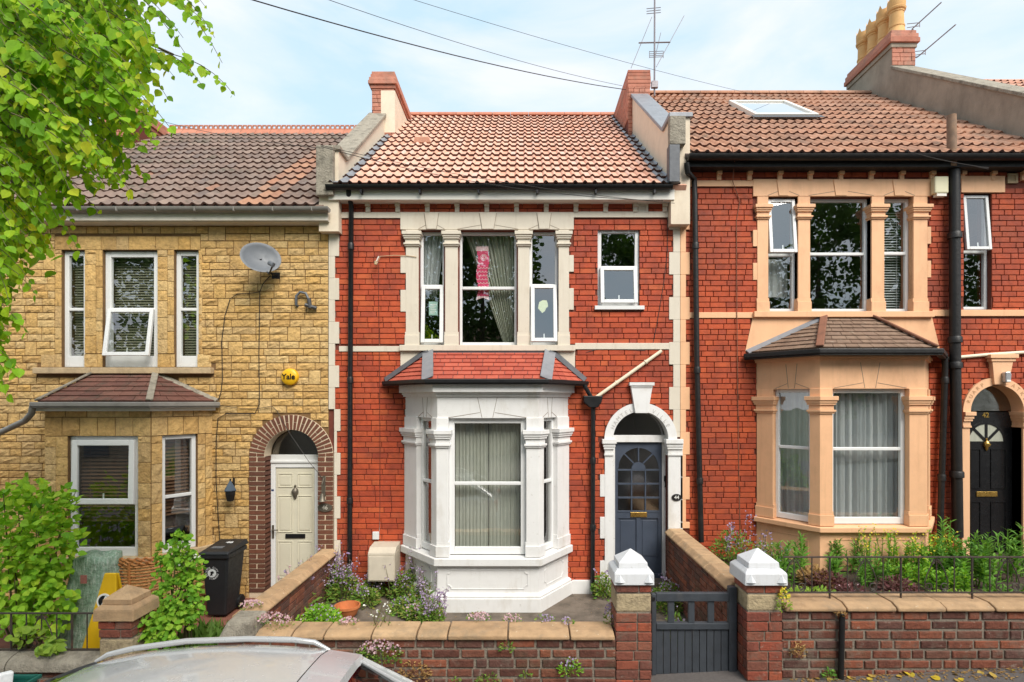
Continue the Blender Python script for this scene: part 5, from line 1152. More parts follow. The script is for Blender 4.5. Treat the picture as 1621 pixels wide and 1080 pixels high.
part('interior', MB().add([(XL3, YW + .26, -.15), (XR3 - .01, YW + .26, -.15), (XR3 - .01, YW + 3.4, -.15), (XL3, YW + 3.4, -.15), (XL3, YW + .26, 5.6), (XR3 - .01, YW + .26, 5.6), (XR3 - .01, YW + 3.4, 5.6), (XL3, YW + 3.4, 5.6), (XL3, YW + .26, 2.9), (XR3 - .01, YW + .26, 2.9), (XR3 - .01, YW + 3.4, 2.9), (XL3, YW + 3.4, 2.9)],
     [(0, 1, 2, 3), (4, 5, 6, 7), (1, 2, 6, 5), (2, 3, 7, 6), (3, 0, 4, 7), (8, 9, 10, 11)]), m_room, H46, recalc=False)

# ================================================================ FRONT GARDEN WALLS
def coping_stones(parent, cuts, y0, y1, zb, zf, zt, mat=None, ch=.09, name='coping_stone', seed=0):
    rg = random.Random(seed)
    for a, b in zip(cuts[:-1], cuts[1:]):
        j, k = rg.uniform(-.006, .006), rg.uniform(-.006, .006)
        part(name, MB().extrude([(y0 + k, zb), (y0 + k, zf + j), (y0 + ch + k, zt + j), (y1 + k, zt + j), (y1 + k, zb)], a + .006, b - .006), mat or m_sand, parent, bevel=.012)
def brick_wall(parent, x0, x1, ztop, zbot, course=.0965, blen=.262, seed=1, mat=None, y=YF, limit=300, holes=None):
    part('mortar_core', MB().box(x0, x1, y, y + .2, zbot, ztop), m_gmortar, parent)
    n = int((ztop - zbot) / course) + 1
    b = lay_bricks(x0, x1, ztop - n * course, ztop, course, blen, None, .024, seed, .33)
    b = [(p + random.uniform(-.004, .004), q + random.uniform(-.004, .004), r + random.uniform(-.003, .003), t + random.uniform(-.003, .003)) for p, q, r, t in b if r > zbot - .05]
    set_pieces(b, Face((0, y), (1, y)), -.002, .016, mat or m_gbrick, parent, limit, 'brick', 'brickwork', ch=.007, seed=seed, jit=.005)
gw44 = thing('garden_wall', 'low brick garden wall with sandstone coping in front of white bay', 'wall', (-1.0, YF, zp(-1)), 'front garden walls')
brick_wall(gw44, X(345, YF), X(974, YF), .535, -.25, seed=21)
coping_stones(gw44, [X(p, YF) for p in (405, 463, 514, 589, 660, 709, 804, 902, 973)], YF - .045, YF + .27, .535, .575, .602)
m = MB().hexa([(-3.0, YF - .05, .52), (-2.63, YF - .05, .52), (-2.63, YF + .35, .52), (-3.0, YF + .35, .52), (-2.92, YF + .02, .70), (-2.68, YF - .0, .70), (-2.66, YF + .33, .70), (-2.95, YF + .33, .70)])
part('corner_stone', m, m_graystone, gw44, bevel=.03)
gw42 = thing('garden_wall', 'taller brick garden wall with coping and black railing on top', 'wall', (5, YF, zp(5)), 'front garden walls')
brick_wall(gw42, X(1238, YF), 10.5, .815, .0, seed=33, limit=300)
coping_stones(gw42, [X(p, YF) for p in (1240, 1337, 1416, 1493, 1571, 1660, 1760, 1860, 1960, 2060, 2150, 2240, 2330, 2420, 2505)], YF - .045, YF + .3, .815, .853, .888, seed=3)
gw46 = thing('garden_wall', 'low brick garden wall with rounded grey coping below the left railing', 'wall', (-6, YF, zp(-6)), 'front garden walls')
brick_wall(gw46, -9.5, X(157, YF), .235, -.6, seed=41, limit=120)
rg = random.Random(4)
cuts = [-9.5, -8.6, -7.7, -6.85, -6.0, -5.05, X(157, YF)]
for a, b in zip(cuts[:-1], cuts[1:]):
    part('coping_stone', MB().extrude([(YF + .1 + .17 * math.cos(R(t)), .235 + .13 * max(0, math.sin(R(t))) ** .7) for t in range(180, -1, -15)], a + .006, b - .006), m_graystone, gw46, smooth=50)
def divider(name, label, x0, x1, y0, y1, ztop, zbot, face, seed):
    t = thing(name, label, 'wall', ((x0 + x1) / 2, (y0 + y1) / 2, zbot), 'dividing walls between the gardens')
    part('mortar_core', MB().box(x0, x1, y0, y1, zbot, ztop - .06), m_gmortar, t)
    n = int((ztop - .06 - zbot) / .08)
    set_pieces(lay_bricks(0, y1 - y0, ztop - .06 - n * .08, ztop - .06, .08, .235, None, .012, seed), face, 0, .014, m_gbrick, t, 160, 'brick', 'brickwork', ch=.005, seed=seed)
    k = 7
    for i in range(k):
        a, b = y0 + (y1 - y0) * i / k, y0 + (y1 - y0) * (i + 1) / k
        part('coping_stone', MB().prism([(x0 - .05, ztop - .06), (x0 - .05, ztop - .035), (x0 + .02, ztop + .02), (x1 - .02, ztop + .02), (x1 + .05, ztop - .035), (x1 + .05, ztop - .06)], a + .005, b - .005, lambda u, n_, z: (u, n_, z)), m_sand, t, bevel=.01)
    return t
part('garden_edge', MB().box(2.42, 2.47, YF + .3, YW, -.2, GZ42), m_soil, gw42)
divider('dividing_wall', 'dividing brick wall with sandstone coping running from gate to blue door', 2.2, 2.42, YF + .33, YW - .035, .96, -.05, Face((2.2, YW - .035), (2.2, YF + .33)), 5)
divider('dividing_wall', 'dividing wall with sandstone coping beside the cream door', -3.0, -2.80, YF + .35, YW - .035, .655, -.1, Face((-2.80, YF + .35), (-2.80, YW - .035)), 6)
def pier(label, x0, x1, y0, y1, zbot, zcap, apex, capmat, rows, capw, mat, stone=None, group='gate piers', seed=1, gab=True):
    """rows: (z0,z1) spans of brick; stone: (z0,z1) of the sandstone block"""
    t = thing('gate_pier', label, 'pier', ((x0 + x1) / 2, (y0 + y1) / 2, zbot), group)
    part('mortar_core', MB().box(x0 + .012, x1 - .012, y0 + .012, y1 - .012, zbot, zcap), m_gmortar, t)
    rg = random.Random(seed)
    for a, b in rows:
        n = max(1, round((b - a) / .092)); h = (b - a) / n
        for i in range(n):
            z0, z1 = a + i * h + .006, a + (i + 1) * h - .006; sp = rg.choice((.35, .5, .65, .6)); xm = x0 + (x1 - x0) * sp; ym = y0 + .11
            part('brick', MB().box(x0 + rg.uniform(-.004, .004), xm - .006, y0 + rg.uniform(-.005, .003), ym, z0, z1), mat, t, bevel=.006); part('brick', MB().box(xm + .006, x1 + rg.uniform(-.004, .004), y0 + rg.uniform(-.005, .003), ym, z0, z1), mat, t, bevel=.006)
            part('brick', MB().box(x0 + rg.uniform(-.004, .003), x1 + rg.uniform(-.003, .004), ym + .012, y1, z0, z1), mat, t, bevel=.006)
    if stone: part('stone_block', MB().box(x0 + .002, x1 - .002, y0 + .004, y1 - .002, stone[0] + .005, stone[1] - .005), m_oldblock, t, bevel=.018)
    cx, cy = (x0 + x1) / 2, (y0 + y1) / 2; H = apex - zcap; hw = capw / 2; m = MB()
    def tier(h0, z0, h1, z1):
        m.hexa([(cx - h0, cy - h0, z0), (cx + h0, cy - h0, z0), (cx + h0, cy + h0, z0), (cx - h0, cy + h0, z0), (cx - h1, cy - h1, z1), (cx + h1, cy - h1, z1), (cx + h1, cy + h1, z1), (cx - h1, cy + h1, z1)])
    tier(hw, zcap, hw * .985, zcap + H * .36); tier(hw * .985, zcap + H * .361, hw * .80, zcap + H * .48); tier(hw * .74, zcap + H * .48, hw * .72, zcap + H * .64)
    m.add([(cx - hw * .74, cy - hw * .74, zcap + H * .64), (cx + hw * .74, cy - hw * .74, zcap + H * .64), (cx + hw * .74, cy + hw * .74, zcap + H * .64), (cx - hw * .74, cy + hw * .74, zcap + H * .64), (cx, cy, apex)], [(0, 1, 4), (1, 2, 4), (2, 3, 4), (3, 0, 4), (3, 2, 1, 0)])
    c = part('pier_cap', m, capmat, t, bevel=.006)
    if gab:
        for s in (-1, 1):
            gx = cx + s * hw * .72; gy = cy - hw; z = zcap + H * .12; part('cap_gablet', MB().add([(gx - .05, gy - .001, z - .01), (gx + .05, gy - .001, z - .01), (gx, gy - .001, z + .072), (gx, gy - .04, z)], [(0, 1, 3), (1, 2, 3), (2, 0, 3), (0, 2, 1)]), capmat, c)
    return t
ppx0, ppx1 = X(975, YF), X(1031, YF)
pier('brick gate pier with stepped white cap left of the charcoal gate', ppx0, ppx1, YF - .01, YF + .33, zp(1) - .1, Z(925, YF), Z(868, YF + .16), m_white2, [(zp(1) - .1, Z(970.5, YF)), (Z(938.5, YF), Z(925.5, YF))], .395, m_pbrick, (Z(970, YF), Z(939, YF)), seed=2)
qx0, qx1 = X(1182, YF), X(1238, YF)
pier('brick gate pier with stepped white cap right of the charcoal gate', qx0, qx1, YF - .01, YF + .33, zp(2.4) - .1, Z(925, YF), Z(867, YF + .16), m_white2, [(zp(2.4) - .1, Z(968.5, YF)), (Z(939.5, YF), Z(925.5, YF))], .42, m_pbrick, (Z(968, YF), Z(940, YF)), seed=5)
lx0, lx1 = X(157, YF), X(200, YF)
pier('small brick pier with sandstone stepped cap beside the yellow sign', lx0, lx1 + .06, YF - .01, YF + .33, -.35, Z(982, YF), Z(925, YF + .16), m_sand, [(Z(1010, YF), Z(983, YF))], .40, m_pbrick, (-.3, Z(1011, YF)), seed=7, gab=False)
# gate
YG = 5.74
gt = thing('garden_gate', 'charcoal painted wooden garden gate with vertical boards', 'gate', (X(1098, YG), YG, .06))
gx0, gx1 = X(1031, YG), X(1165, YG); gz0, gz1 = Z(1067, YG), Z(938, YG)
part('stile', MB().box(gx0, gx0 + .045, YG - .03, YG + .03, gz0, gz1 - .01), m_gate, gt, bevel=.005)
part('stile', MB().box(gx1 - .082, gx1, YG - .035, YG + .035, gz0 - .01, Z(928, YG)), m_gate, gt, bevel=.008)
part('top_rail', MB().box(gx0 + .046, gx1 - .083, YG - .03, YG + .03, Z(951, YG), gz1), m_gate, gt, bevel=.006)
part('middle_rail', MB().box(gx0 + .046, gx1 - .083, YG - .034, YG + .03, Z(995, YG), Z(985, YG)), m_gate, gt, bevel=.006)
for p in (1062, 1094, 1125): part('baluster', MB().box(X(p - 5, YG), X(p + 5, YG), YG - .015, YG + .015, Z(985, YG), Z(951, YG)), m_gate, gt, bevel=.004)
nb = 10; w_ = (gx1 - .083 - gx0 - .046) / nb
for i in range(nb): part('board', MB().box(gx0 + .046 + i * w_ + .003, gx0 + .046 + (i + 1) * w_ - .003, YG - .012 + random.uniform(-.003, .003), YG + .012, gz0 + random.uniform(0, .012), Z(995.2, YG)), m_gate, gt, bevel=.003)
part('hinge', MB().box(gx0 - .03, gx0 + .03, YG - .04, YG - .03, Z(949, YG), Z(944, YG)), m_iron, gt)
# wall drain pipe in front of 42's wall
dp = thing('wall_post', 'short black iron pipe standing against the right garden wall', 'pipe', (X(1328, YF), YF - .05, zp(3)))
part('pipe', MB().tube([(X(1326.5, YF), YF - .05, zp(3.1) - .02), (X(1328.5, YF), YF - .05, Z(972, YF))], .027, 10), m_iron, dp, smooth=50); part('pipe_top', MB().tube([(X(1328.5, YF), YF - .05, Z(972, YF)), (X(1329, YF), YF - .03, Z(968, YF))], [.027, .012], 10), m_iron, dp)
# railings
def spiral(c, r, turns, a0, s, y, k=14):
    return [(c[0] + s * r * (1 - .75 * i / k) * math.cos(R(a0 + 360 * turns * i / k)), y, c[1] + r * (1 - .75 * i / k) * math.sin(R(a0 + 360 * turns * i / k))) for i in range(k + 1)]
def railing(label, x0, x1, y, zt, zb, zc, step, posts, fancy, first):
    t = thing('iron_railing', label, 'railing', ((x0 + x1) / 2, y, zb), 'wrought iron railings on the garden walls')
    part('top_rail', MB().box(x0, x1, y - .012, y + .012, zt - .012, zt), m_rust, t); part('bottom_rail', MB().box(x0, x1, y - .012, y + .012, zb, zb + .012), m_rust, t)
    n = int((x1 - first) / step) + 1
    for i in range(n):
        x = first + i * step; pst = i % 4 == posts
        part('bar', MB().tube([(x, y, zc - .03 if pst else zb + .006), (x, y, zt - .006)], .011 if pst else .0065, 6), m_rust, t)
        if i % 4 == fancy:
            m = MB(); h = zt - zb
            for s in (-1, 1):
                m.tube([(x + s * .012, y, zt - .03), (x + s * .035, y, zt - .1 * h - .02), (x + s * .09, y, zt - .45 * h), (x + s * .12, y, zt - .72 * h), (x + s * .10, y, zb + .12 * h), (x + s * .06, y, zb + .06 * h)], .0055, 5)
                m.tube(spiral((x + s * .075, zb + .17 * h), .05, 1.4, -90, s, y), .0055, 5); m.tube(spiral((x + s * .035, zt - .055), .028, 1.2, 0, s, y, 10), .0045, 5)
            part('scroll', m, m_rust, t)
    return t
railing('thin rusty railing with scrolls above the right garden wall', X(1240, YF + .14), 10.4, YF + .14, Z(881, YF + .14), Z(939, YF + .14), .888, .1806, 2, 0, X(1257, YF + .14))
railing('black wrought iron railing with scrolls among leaves at lower left', -9.4, X(158, YF + .12), YF + .12, Z(970, YF + .12), Z(1029, YF + .12), .36, .1535, 3, 1, -9.3)

# ================================================================ THINGS ON THE HOUSE FRONTS
m_dish = M('grey_dish_paint', (.115, .125, .14), .5, .15, 7, .05); m_dishd = M('dark_dish_rim', (.05, .05, .055), .5, .1, 9, 0)
sd = thing('satellite_dish', 'grey oval satellite dish with feed arm on the yellow stone wall', 'satellite dish', (X(430), YW, Z(440)))
dc = Vector((X(413, YW - .33), YW - .33, Z(407.5, YW - .33))); dn_ = Vector((.52, -.80, .28)).normalized()
q = dn_.to_track_quat('Z', 'Y').to_matrix()
prof = [(.001, -.05), (.08, -.046), (.16, -.033), (.23, -.013), (.275, .004), (.282, .002), (.275, -.004), (.23, -.022), (.16, -.042), (.08, -.055), (.001, -.06)]
S3 = Matrix.Diagonal((.98, .84, 1))
part('dish', MB().lathe(prof, dc, 36, q @ S3), m_dish, sd, smooth=50)
m = MB(); m.tube([FW(X(437), 0, Z(437)), FW(X(437), .12, Z(437)), FW(X(428), .2, Z(431)), dc + dn_ * -.05], .018, 8); m.fbox(FW, X(431), X(444), 0, .02, Z(442), Z(432)); part('mount', m, m_iron, sd)
fe = Vector((X(432, 7.75), 7.75, Z(420, 7.75))); part('feed_arm', MB().tube([FW(X(430), .2, Z(433)), (X(426, 7.9), 7.9, Z(434, 7.9)), fe], .012, 8), m_black, sd); part('receiver', MB().tube([fe + Vector((.02, 0, .03)), fe, fe + (dc - fe).normalized() * .12], [.02, .028, .034], 8), m_dish, sd)
yl = thing('alarm_box', 'round yellow alarm box marked Yale on the stone wall', 'alarm box', (X(461), YW - .03, Z(610)))
part('case', MB().lathe([(.001, .075), (.09, .07), (.12, .05), (.128, .02), (.128, 0), (.001, 0)], FW(X(461), .025, Z(597)), 30, Matrix.Rotation(R(90), 3, 'X')), M('yellow_alarm_plastic', (.72, .40, .01), .4, .05, 5, 0), yl, smooth=40)
text_part('lettering', 'Yale', .115, m_black, yl, FW(X(461), .103, Z(597)), (R(90), 0, 0), .002, bold=True)
ln = thing('wall_lantern', 'black hexagonal wall lantern on bracket between bay and brick arch', 'lantern', (X(366), YW, Z(797)))
yl_ = YW - .16; lx = X(364.5, yl_)
part('bracket', MB().tube([FW(X(372), .02, Z(764)), (lx, yl_, Z(763, yl_)), (lx, yl_, Z(758, yl_))], .012, 6).tube([FW(X(372), .03, Z(770)), FW(X(372), .03, Z(756))], .014, 6), m_iron, ln)
part('lantern_cap', MB().lathe([(.001, .15), (.015, .13), (.09, .0), (.085, -.012)], (lx, yl_, Z(776, yl_)), 6), M('blue_grey_tin', (.09, .12, .16), .4, .2, 9, .1, metal=.4), ln)
part('cage', MB().lathe([(.075, 0), (.075, -.05), (.05, -.15), (.001, -.16)], (lx, yl_, Z(777, yl_)), 6), m_iron, ln)
bl = thing('door_bell', 'aged bronze bell with bracket and oval 46 plaque on the brick door arch', 'bell', (X(515), YW - .03, Z(810)))
part('bracket', MB().fbox(FW, X(512.5), X(516.5), .03, .05, Z(785), Z(753)).tube([FW(X(514.5), .05, Z(757)), FW(X(514.5), .12, Z(764)), FW(X(514.5), .12, Z(778))], .012, 6), m_pewter, bl)
part('bell', MB().lathe([(.001, .06), (.02, .055), (.03, .02), (.045, -.04), (.06, -.06), (.055, -.062)], FW(X(514.5), .12, Z(785)), 16), m_pewter, bl, smooth=50)
part('plaque', MB().prism([(X(516) + .11 * math.cos(R(t)), Z(803) + .062 * math.sin(R(t))) for t in range(0, 360, 12)], .031, .045, FW), m_pewter, bl)
text_part('number', '46', .085, M('pale_number', (.45, .42, .36), .5, 0, 5, 0), bl, FW(X(516), .048, Z(803)), (R(90), 0, 0), .002, bold=True)
tp = thing('vent_pipe', 'small grey swan neck pipe sticking out of the stone wall', 'pipe', (X(488), YW, Z(490)))
part('swan_neck', MB().tube([FW(X(471.5), -.02, Z(486)), FW(X(471.5), .06, Z(484)), FW(X(472), .07, Z(470)), FW(X(478), .07, Z(464)), FW(X(487), .07, Z(466)), FW(X(492), .07, Z(477))], .02, 8), m_dish, tp, smooth=50)
part('nozzle', MB().tube([FW(X(486), .08, Z(484)), FW(X(503), .05, Z(489))], .028, 8).tube([FW(X(492), .07, Z(474)), FW(X(494), .07, Z(489))], .03, 8), m_dishd, tp)
mtb = thing('meter_box', 'weathered cream meter box standing on the wall beside the white bay', 'meter box', (X(603, 8.1), 8.12, Z(923, 8.1)))
yb = 8.0; part('case', MB().box(X(582, yb), X(625, yb), yb, YW, Z(921, yb), Z(877, yb)).add([(X(582, yb), yb, Z(877, yb) + .001), (X(625, yb), yb, Z(877, yb) + .001), (X(625, yb), YW, Z(877, yb) + .001), (X(582, yb), YW, Z(877, yb) + .001), (X(582, yb), yb + .1, Z(869, yb)), (X(625, yb), yb + .1, Z(869, yb)), (X(625, yb), YW, Z(867, yb)), (X(582, yb), YW, Z(867, yb))], [(0, 1, 5, 4), (1, 2, 6, 5), (3, 0, 4, 7), (4, 5, 6, 7), (3, 2, 1, 0)]), M('aged_cream_grp', (.50, .44, .35), .6, .15, 7, .1, dirt=(.28, .22, .16), dpos=(.6, .85), ds=4), mtb, bevel=.008)
part('door_panel', MB().box(X(584, yb), X(623.5, yb), yb - .012, yb - .001, Z(919, yb), Z(881, yb)), M('aged_cream_door', (.54, .48, .39), .6, .1, 7, .1), mtb, bevel=.006)
part('post', MB().box(X(590, yb), X(595, yb), yb + .1, yb + .15, 0, Z(921.2, yb)), m_iron, mtb); part('post', MB().box(X(612, yb), X(617, yb), yb + .1, yb + .15, 0, Z(921.2, yb)), m_iron, mtb)
jb = thing('junction_box', 'small white junction box on the brickwork above the meter box', 'junction box', (X(596), YW - .014, Z(853)))
part('case', MB().fbox(FW, X(591), X(601), .014, .055, Z(853), Z(841)), M('grey_white_plastic', (.60, .61, .60), .5, .05, 9, 0), jb, bevel=.006); part('cable', MB().tube([FW(X(601), .02, Z(840)), FW(X(601.5), .018, Z(825))] , .004, 5), m_paper, jb)
hk = thing('wall_bracket', 'little white hook bracket on the brickwork left of the upper windows', 'bracket', (X(598), YW, Z(420)))
part('arm', MB().tube([FW(X(598), .014, Z(417)), FW(X(598), .12, Z(419)), FW(X(603), .12, Z(409))], .010, 6), m_wood, hk); part('insulator', MB().lathe([(.001, .03), (.022, .02), (.022, -.03), (.001, -.03)], FW(X(598), .12, Z(419)), 8), m_sill46, hk)
# cables on the walls
m_cable = M('dark_cable', (.03, .025, .022), .6, .1, 9, 0)
def cable(label, pts, r=.006, mat=None, group='cables clipped along the walls'):
    o = part('wall_cable', MB().tube(pts, r, 5), mat or m_cable, None, smooth=60); return tag(o, label, 'cable', group)
n_ = .034
cable('black cable dropping from satellite dish down the stone wall', [FW(X(p), n_, Z(q)) for p, q in ((430, 437), (418, 450), (413, 463), (412.5, 500), (411.5, 560), (412.5, 640), (405, 655), (360, 655), (347, 662), (344, 700), (344, 760), (350, 858))])
cable('black cable looping from dish down past the left windows', [FW(X(p), n_, Z(q)) for p, q in ((412, 463), (398, 465), (378, 466), (366, 474), (358, 500), (353, 540), (354, 600), (352, 620), (346, 638))])
cable('black cable arching over the brick door arch', [FW(X(p), .036, Z(q)) for p, q in ((350, 642), (385, 647), (410, 647), (432, 643), (440, 650), (446, 662), (463, 690), (490, 730), (505, 748), (511, 756))], .004)
cable('thin dark cable running down the brickwork below the hook bracket', [FW(X(p), .019, Z(q)) for p, q in ((600, 420), (600, 470), (601, 560), (602, 700), (602, 800), (601, 840))], .005, m_mortar44)
cable('thin white cable looped from hook bracket to window pilaster', [FW(X(p), .04, Z(q)) for p, q in ((598, 418), (603, 407), (625, 405.5), (645, 406), (660, 408))], .005, m_sill46)
cable('dark cable hanging down the right edge of the middle house', [FW(X(p), .02, Z(q)) for p, q in ((1056, 330), (1056, 400), (1050, 450), (1040, 510), (1033, 545), (1020, 555), (950, 552), (928, 558))], .005)
cable('brown cable trailing from gutter down the right red house front', [FW(X(p), n_2, Z(q)) for p, q, n_2 in ((1148, 245, .25), (1153, 262, .25), (1158, 290, .05), (1170, 320, .03), (1165, 350, .02), (1165, 500, .04), (1168, 700, .02), (1171, 860, .02))], .006, m_clayhip)

# ================================================================ AERIALS AND OVERHEAD WIRES
m_alu = M('dull_aluminium', (.22, .20, .21), .5, .1, 9, 0, metal=.5)
ae = thing('tv_aerial', 'tall television aerial mast with crossbar on the middle chimney', 'aerial', (X(1036, 11.2), 11.2, Z(150, 11.2)))
ya = 11.2
def ap(px_, py_, dy=0): return (X(px_, ya + dy), ya + dy, Z(py_, ya + dy))
part('mast', MB().tube([ap(1036, 152), ap(1036.2, 60), ap(1036.5, -20)], .018, 8), m_alu, ae); part('crossbar', MB().tube([ap(1011, 68), ap(1061, 67)], .014, 6), m_alu, ae)
part('clamp', MB().box(X(1031, ya), X(1041, ya), ya - .05, ya + .02, Z(140, ya), Z(130, ya)), m_alu, ae)
for nm, a, b in (('boom', (999, 108), (1032, 27)), ('boom', (1039, 106), (1083, 25)), ('boom', (1037, 91), (1046, 52))):
    part(nm, MB().tube([ap(a[0], a[1], -.4), ap(b[0], b[1], .6)], .007, 5), m_alu, ae)
m = MB()
for i, q in enumerate((12, 16, 20)): m.tube([ap(1023.5, q + 2), ap(1046, q)], .007, 5)
for q in (82, 85.5, 88.5, 91): m.tube([ap(1028, q), ap(1050, q - 1)], .006, 5)
for p in (1028, 1050): m.tube([ap(p, 81), ap(p, 92)], .006, 5)
part('director_rods', m, m_alu, ae, kind='stuff')
for i, ((a, b), lb) in enumerate(zip((((1444, 46), (1490, 4)), ((1453, 90), (1513, 39))), ('thin aerial pointing up right beside the buff chimney pots', 'lower thin aerial pointing up right from the right chimney'))):
    yv = 12.0; a2 = thing('tv_aerial', lb, 'aerial', (X(a[0], yv), yv, Z(a[1], yv))); pt = lambda p_, q_, d_=0: (X(p_, yv + d_), yv + d_, Z(q_, yv + d_))
    part('boom', MB().tube([pt(*a), pt(*b, -1.2)], .012, 6), m_alu, a2)
    k = 14; m = MB()
    for j in range(k): t = j / k; c = Vector(pt(*a)).lerp(Vector(pt(*b, -1.2)), t); m.tube([c + Vector((-.03, 0, -.035)), c + Vector((.03, 0, .035))], .004, 4)
    m.tube([pt(a[0] - 8, a[1] - 8), pt(a[0] + 12, a[1] - 10)], .008, 5).tube([pt(a[0] - 8, a[1] - 2), pt(a[0] + 12, a[1] - 5)], .008, 5).tube([pt(a[0] + 12, a[1] - 12), pt(a[0] + 12, a[1] - 3)], .008, 5)
    part('rods', m, m_alu, a2, kind='stuff'); part('arm', MB().tube([pt(*a), pt(1446, a[1] + 2, .1)], .012, 6), m_alu, a2)
def wire(label, p, q, sag, r=.008):
    p, q = Vector(p), Vector(q); pts = [p.lerp(q, i / 16) - Vector((0, 0, sag * 4 * (i / 16) * (1 - i / 16))) for i in range(17)]
    return tag(part('overhead_wire', MB().tube(pts, r, 5), m_cable, None, smooth=60), label, 'wire', 'overhead telephone wires')
def wp(px_, py_, Y): return (X(px_, Y), Y, Z(py_, Y))
wire('thickest overhead wire crossing the sky to the middle chimney', wp(300, -30, 5.5), wp(990, 142, 11.0), .12, .007)
wire('thin overhead wire crossing the sky just above the thickest one', wp(430, -32, 6.0), wp(985, 136, 11.3), .1, .0035)
wire('faintest overhead wire running high across the sky to the right', wp(560, -30, 7.0), wp(1300, 172, 12.5), .12, .003)
wire('slack wire from left chimney across both roofs to the eaves', wp(180, 168, 11.2), wp(512, 235, 8.0), .12, .004)
wire('slack wire crossing the orange tiled roof down to its right eaves', wp(508, 230, 8.0), wp(1068, 322, 8.0), .10, .004)
wire('second slack wire below the first across the orange roof', wp(508, 232, 8.02), wp(1050, 318, 8.05), .16, .005)
wire('wire slanting over the right roof from skylight to eaves end', wp(1150, 160, 11.5), wp(1565, 268, 7.95), .10, .004)
wire('short wire hanging under the right gutter towards the soil pipe', wp(1425, 236, 7.9), wp(1565, 266, 7.9), .03, .005)

# ================================================================ THINGS IN THE GARDENS
m_bin = M('black_bin_plastic', (.016, .017, .019), .5, .15, 9, .15, 60, dirt=(.06, .06, .06), dpos=(.62, .85), ds=6)
bn = thing('wheelie_bin', 'black council wheelie bin with round white emblem beside the brick arch', 'bin', (-4.15, 7.78, GZ46))
bx0, bx1, by0, by1 = -4.33, -3.97, 7.52, 8.0
zt = .80
part('body', MB().hexa([(bx0 + .05, by0 + .05, GZ46 + .03), (bx1 - .05, by0 + .05, GZ46 + .03), (bx1 - .05, by1 - .08, GZ46 + .03), (bx0 + .05, by1 - .08, GZ46 + .03), (bx0, by0, zt), (bx1, by0, zt), (bx1, by1, zt), (bx0, by1, zt)]), m_bin, bn, bevel=.025)
part('rim', MB().box(bx0 - .02, bx1 + .02, by0 - .02, by1 + .02, zt - .045, zt + .015), m_bin, bn, bevel=.01)
part('lid', MB().hexa([(bx0 - .03, by0 - .04, zt + .018), (bx1 + .03, by0 - .04, zt + .018), (bx1 + .03, by1 + .05, zt + .03), (bx0 - .03, by1 + .05, zt + .03), (bx0 - .01, by0 + .0, zt + .05), (bx1 + .01, by0 + .0, zt + .05), (bx1 + .01, by1 + .04, zt + .10), (bx0 - .01, by1 + .04, zt + .10)]), m_bin, bn, bevel=.015)
part('lid_handle', MB().tube([(bx0 + .04, by1 + .07, zt + .06), (bx1 - .04, by1 + .07, zt + .06)], .014, 8), m_bin, bn)
for s in (bx0 + .04, bx1 - .04): part('wheel', MB().lathe([(.09, -.025), (.1, -.015), (.1, .015), (.09, .025)], (s, by1 - .06, GZ46 + .1), 18, Matrix.Rotation(R(90), 3, 'Y')), m_black, bn)
def bfn(u, n, z):                                        # bin front slopes back
    t = (z - GZ46 - .03) / (zt - GZ46 - .03); return (u, by0 + .05 * (1 - t) - n, z)
ex, ez = -4.19, .555; m = MB(); ring(m, ex, ez, .0, .058, .002, .004, 0, 360, 24, bfn); em = part('emblem', m, M('emblem_white', (.62, .64, .64), .6, .05, 9, 0), bn)
part('emblem_mark', MB().prism([(ex - .02, ez + .02), (ex + .02, ez + .03), (ex + .03, ez + .0), (ex + .005, ez - .01), (ex + .012, ez - .03), (ex - .03, ez - .035), (ex - .015, ez - .012)], .004, .0055, bfn), m_black, em)
for i, ch in enumerate('BRISTOL CITY COUNCIL '):
    a = 210 - i * 360 / 21; 
    if ch != ' ': u_, z_ = ex + .078 * math.cos(R(a)), ez + .078 * math.sin(R(a)); text_part('letter', ch, .032, M('letter_white', (.7, .7, .7), .6, 0, 5, 0) if 'letter_white' not in bpy.data.materials else bpy.data.materials['letter_white'], em, bfn(u_, .004, z_), (R(86), -R(a - 90), 0), .001)
text_part('lid_number', '46', .10, bpy.data.materials['letter_white'], bn, ((bx0 + bx1) / 2 + .03, (by0 + by1) / 2 + .1, zt + .092), (R(6), 0, 0), .001, bold=True)
part('lid_label', MB().hexa([(bx0 + .06, by0 + .12, zt + .064), (bx0 + .22, by0 + .12, zt + .064), (bx0 + .22, by0 + .2, zt + .072), (bx0 + .06, by0 + .2, zt + .072), (bx0 + .06, by0 + .12, zt + .066), (bx0 + .22, by0 + .12, zt + .066), (bx0 + .22, by0 + .2, zt + .074), (bx0 + .06, by0 + .2, zt + .074)]), m_dish, bn)
# terracotta bowl
tb = thing('plant_bowl', 'empty terracotta bowl on the concrete by the purple flowers', 'bowl', (X(550, 7.45), 7.45, GZ44))
part('bowl', MB().lathe([(.09, 0), (.12, .03), (.145, .09), (.16, .12), (.17, .125), (.17, .155), (.152, .155), (.145, .12), (.11, .04), (.001, .03)], (X(550, 7.45), 7.45, GZ44 + .002), 28), M('terracotta', (.48, .15, .05), .8, .2, 9, .2), tb, smooth=35)
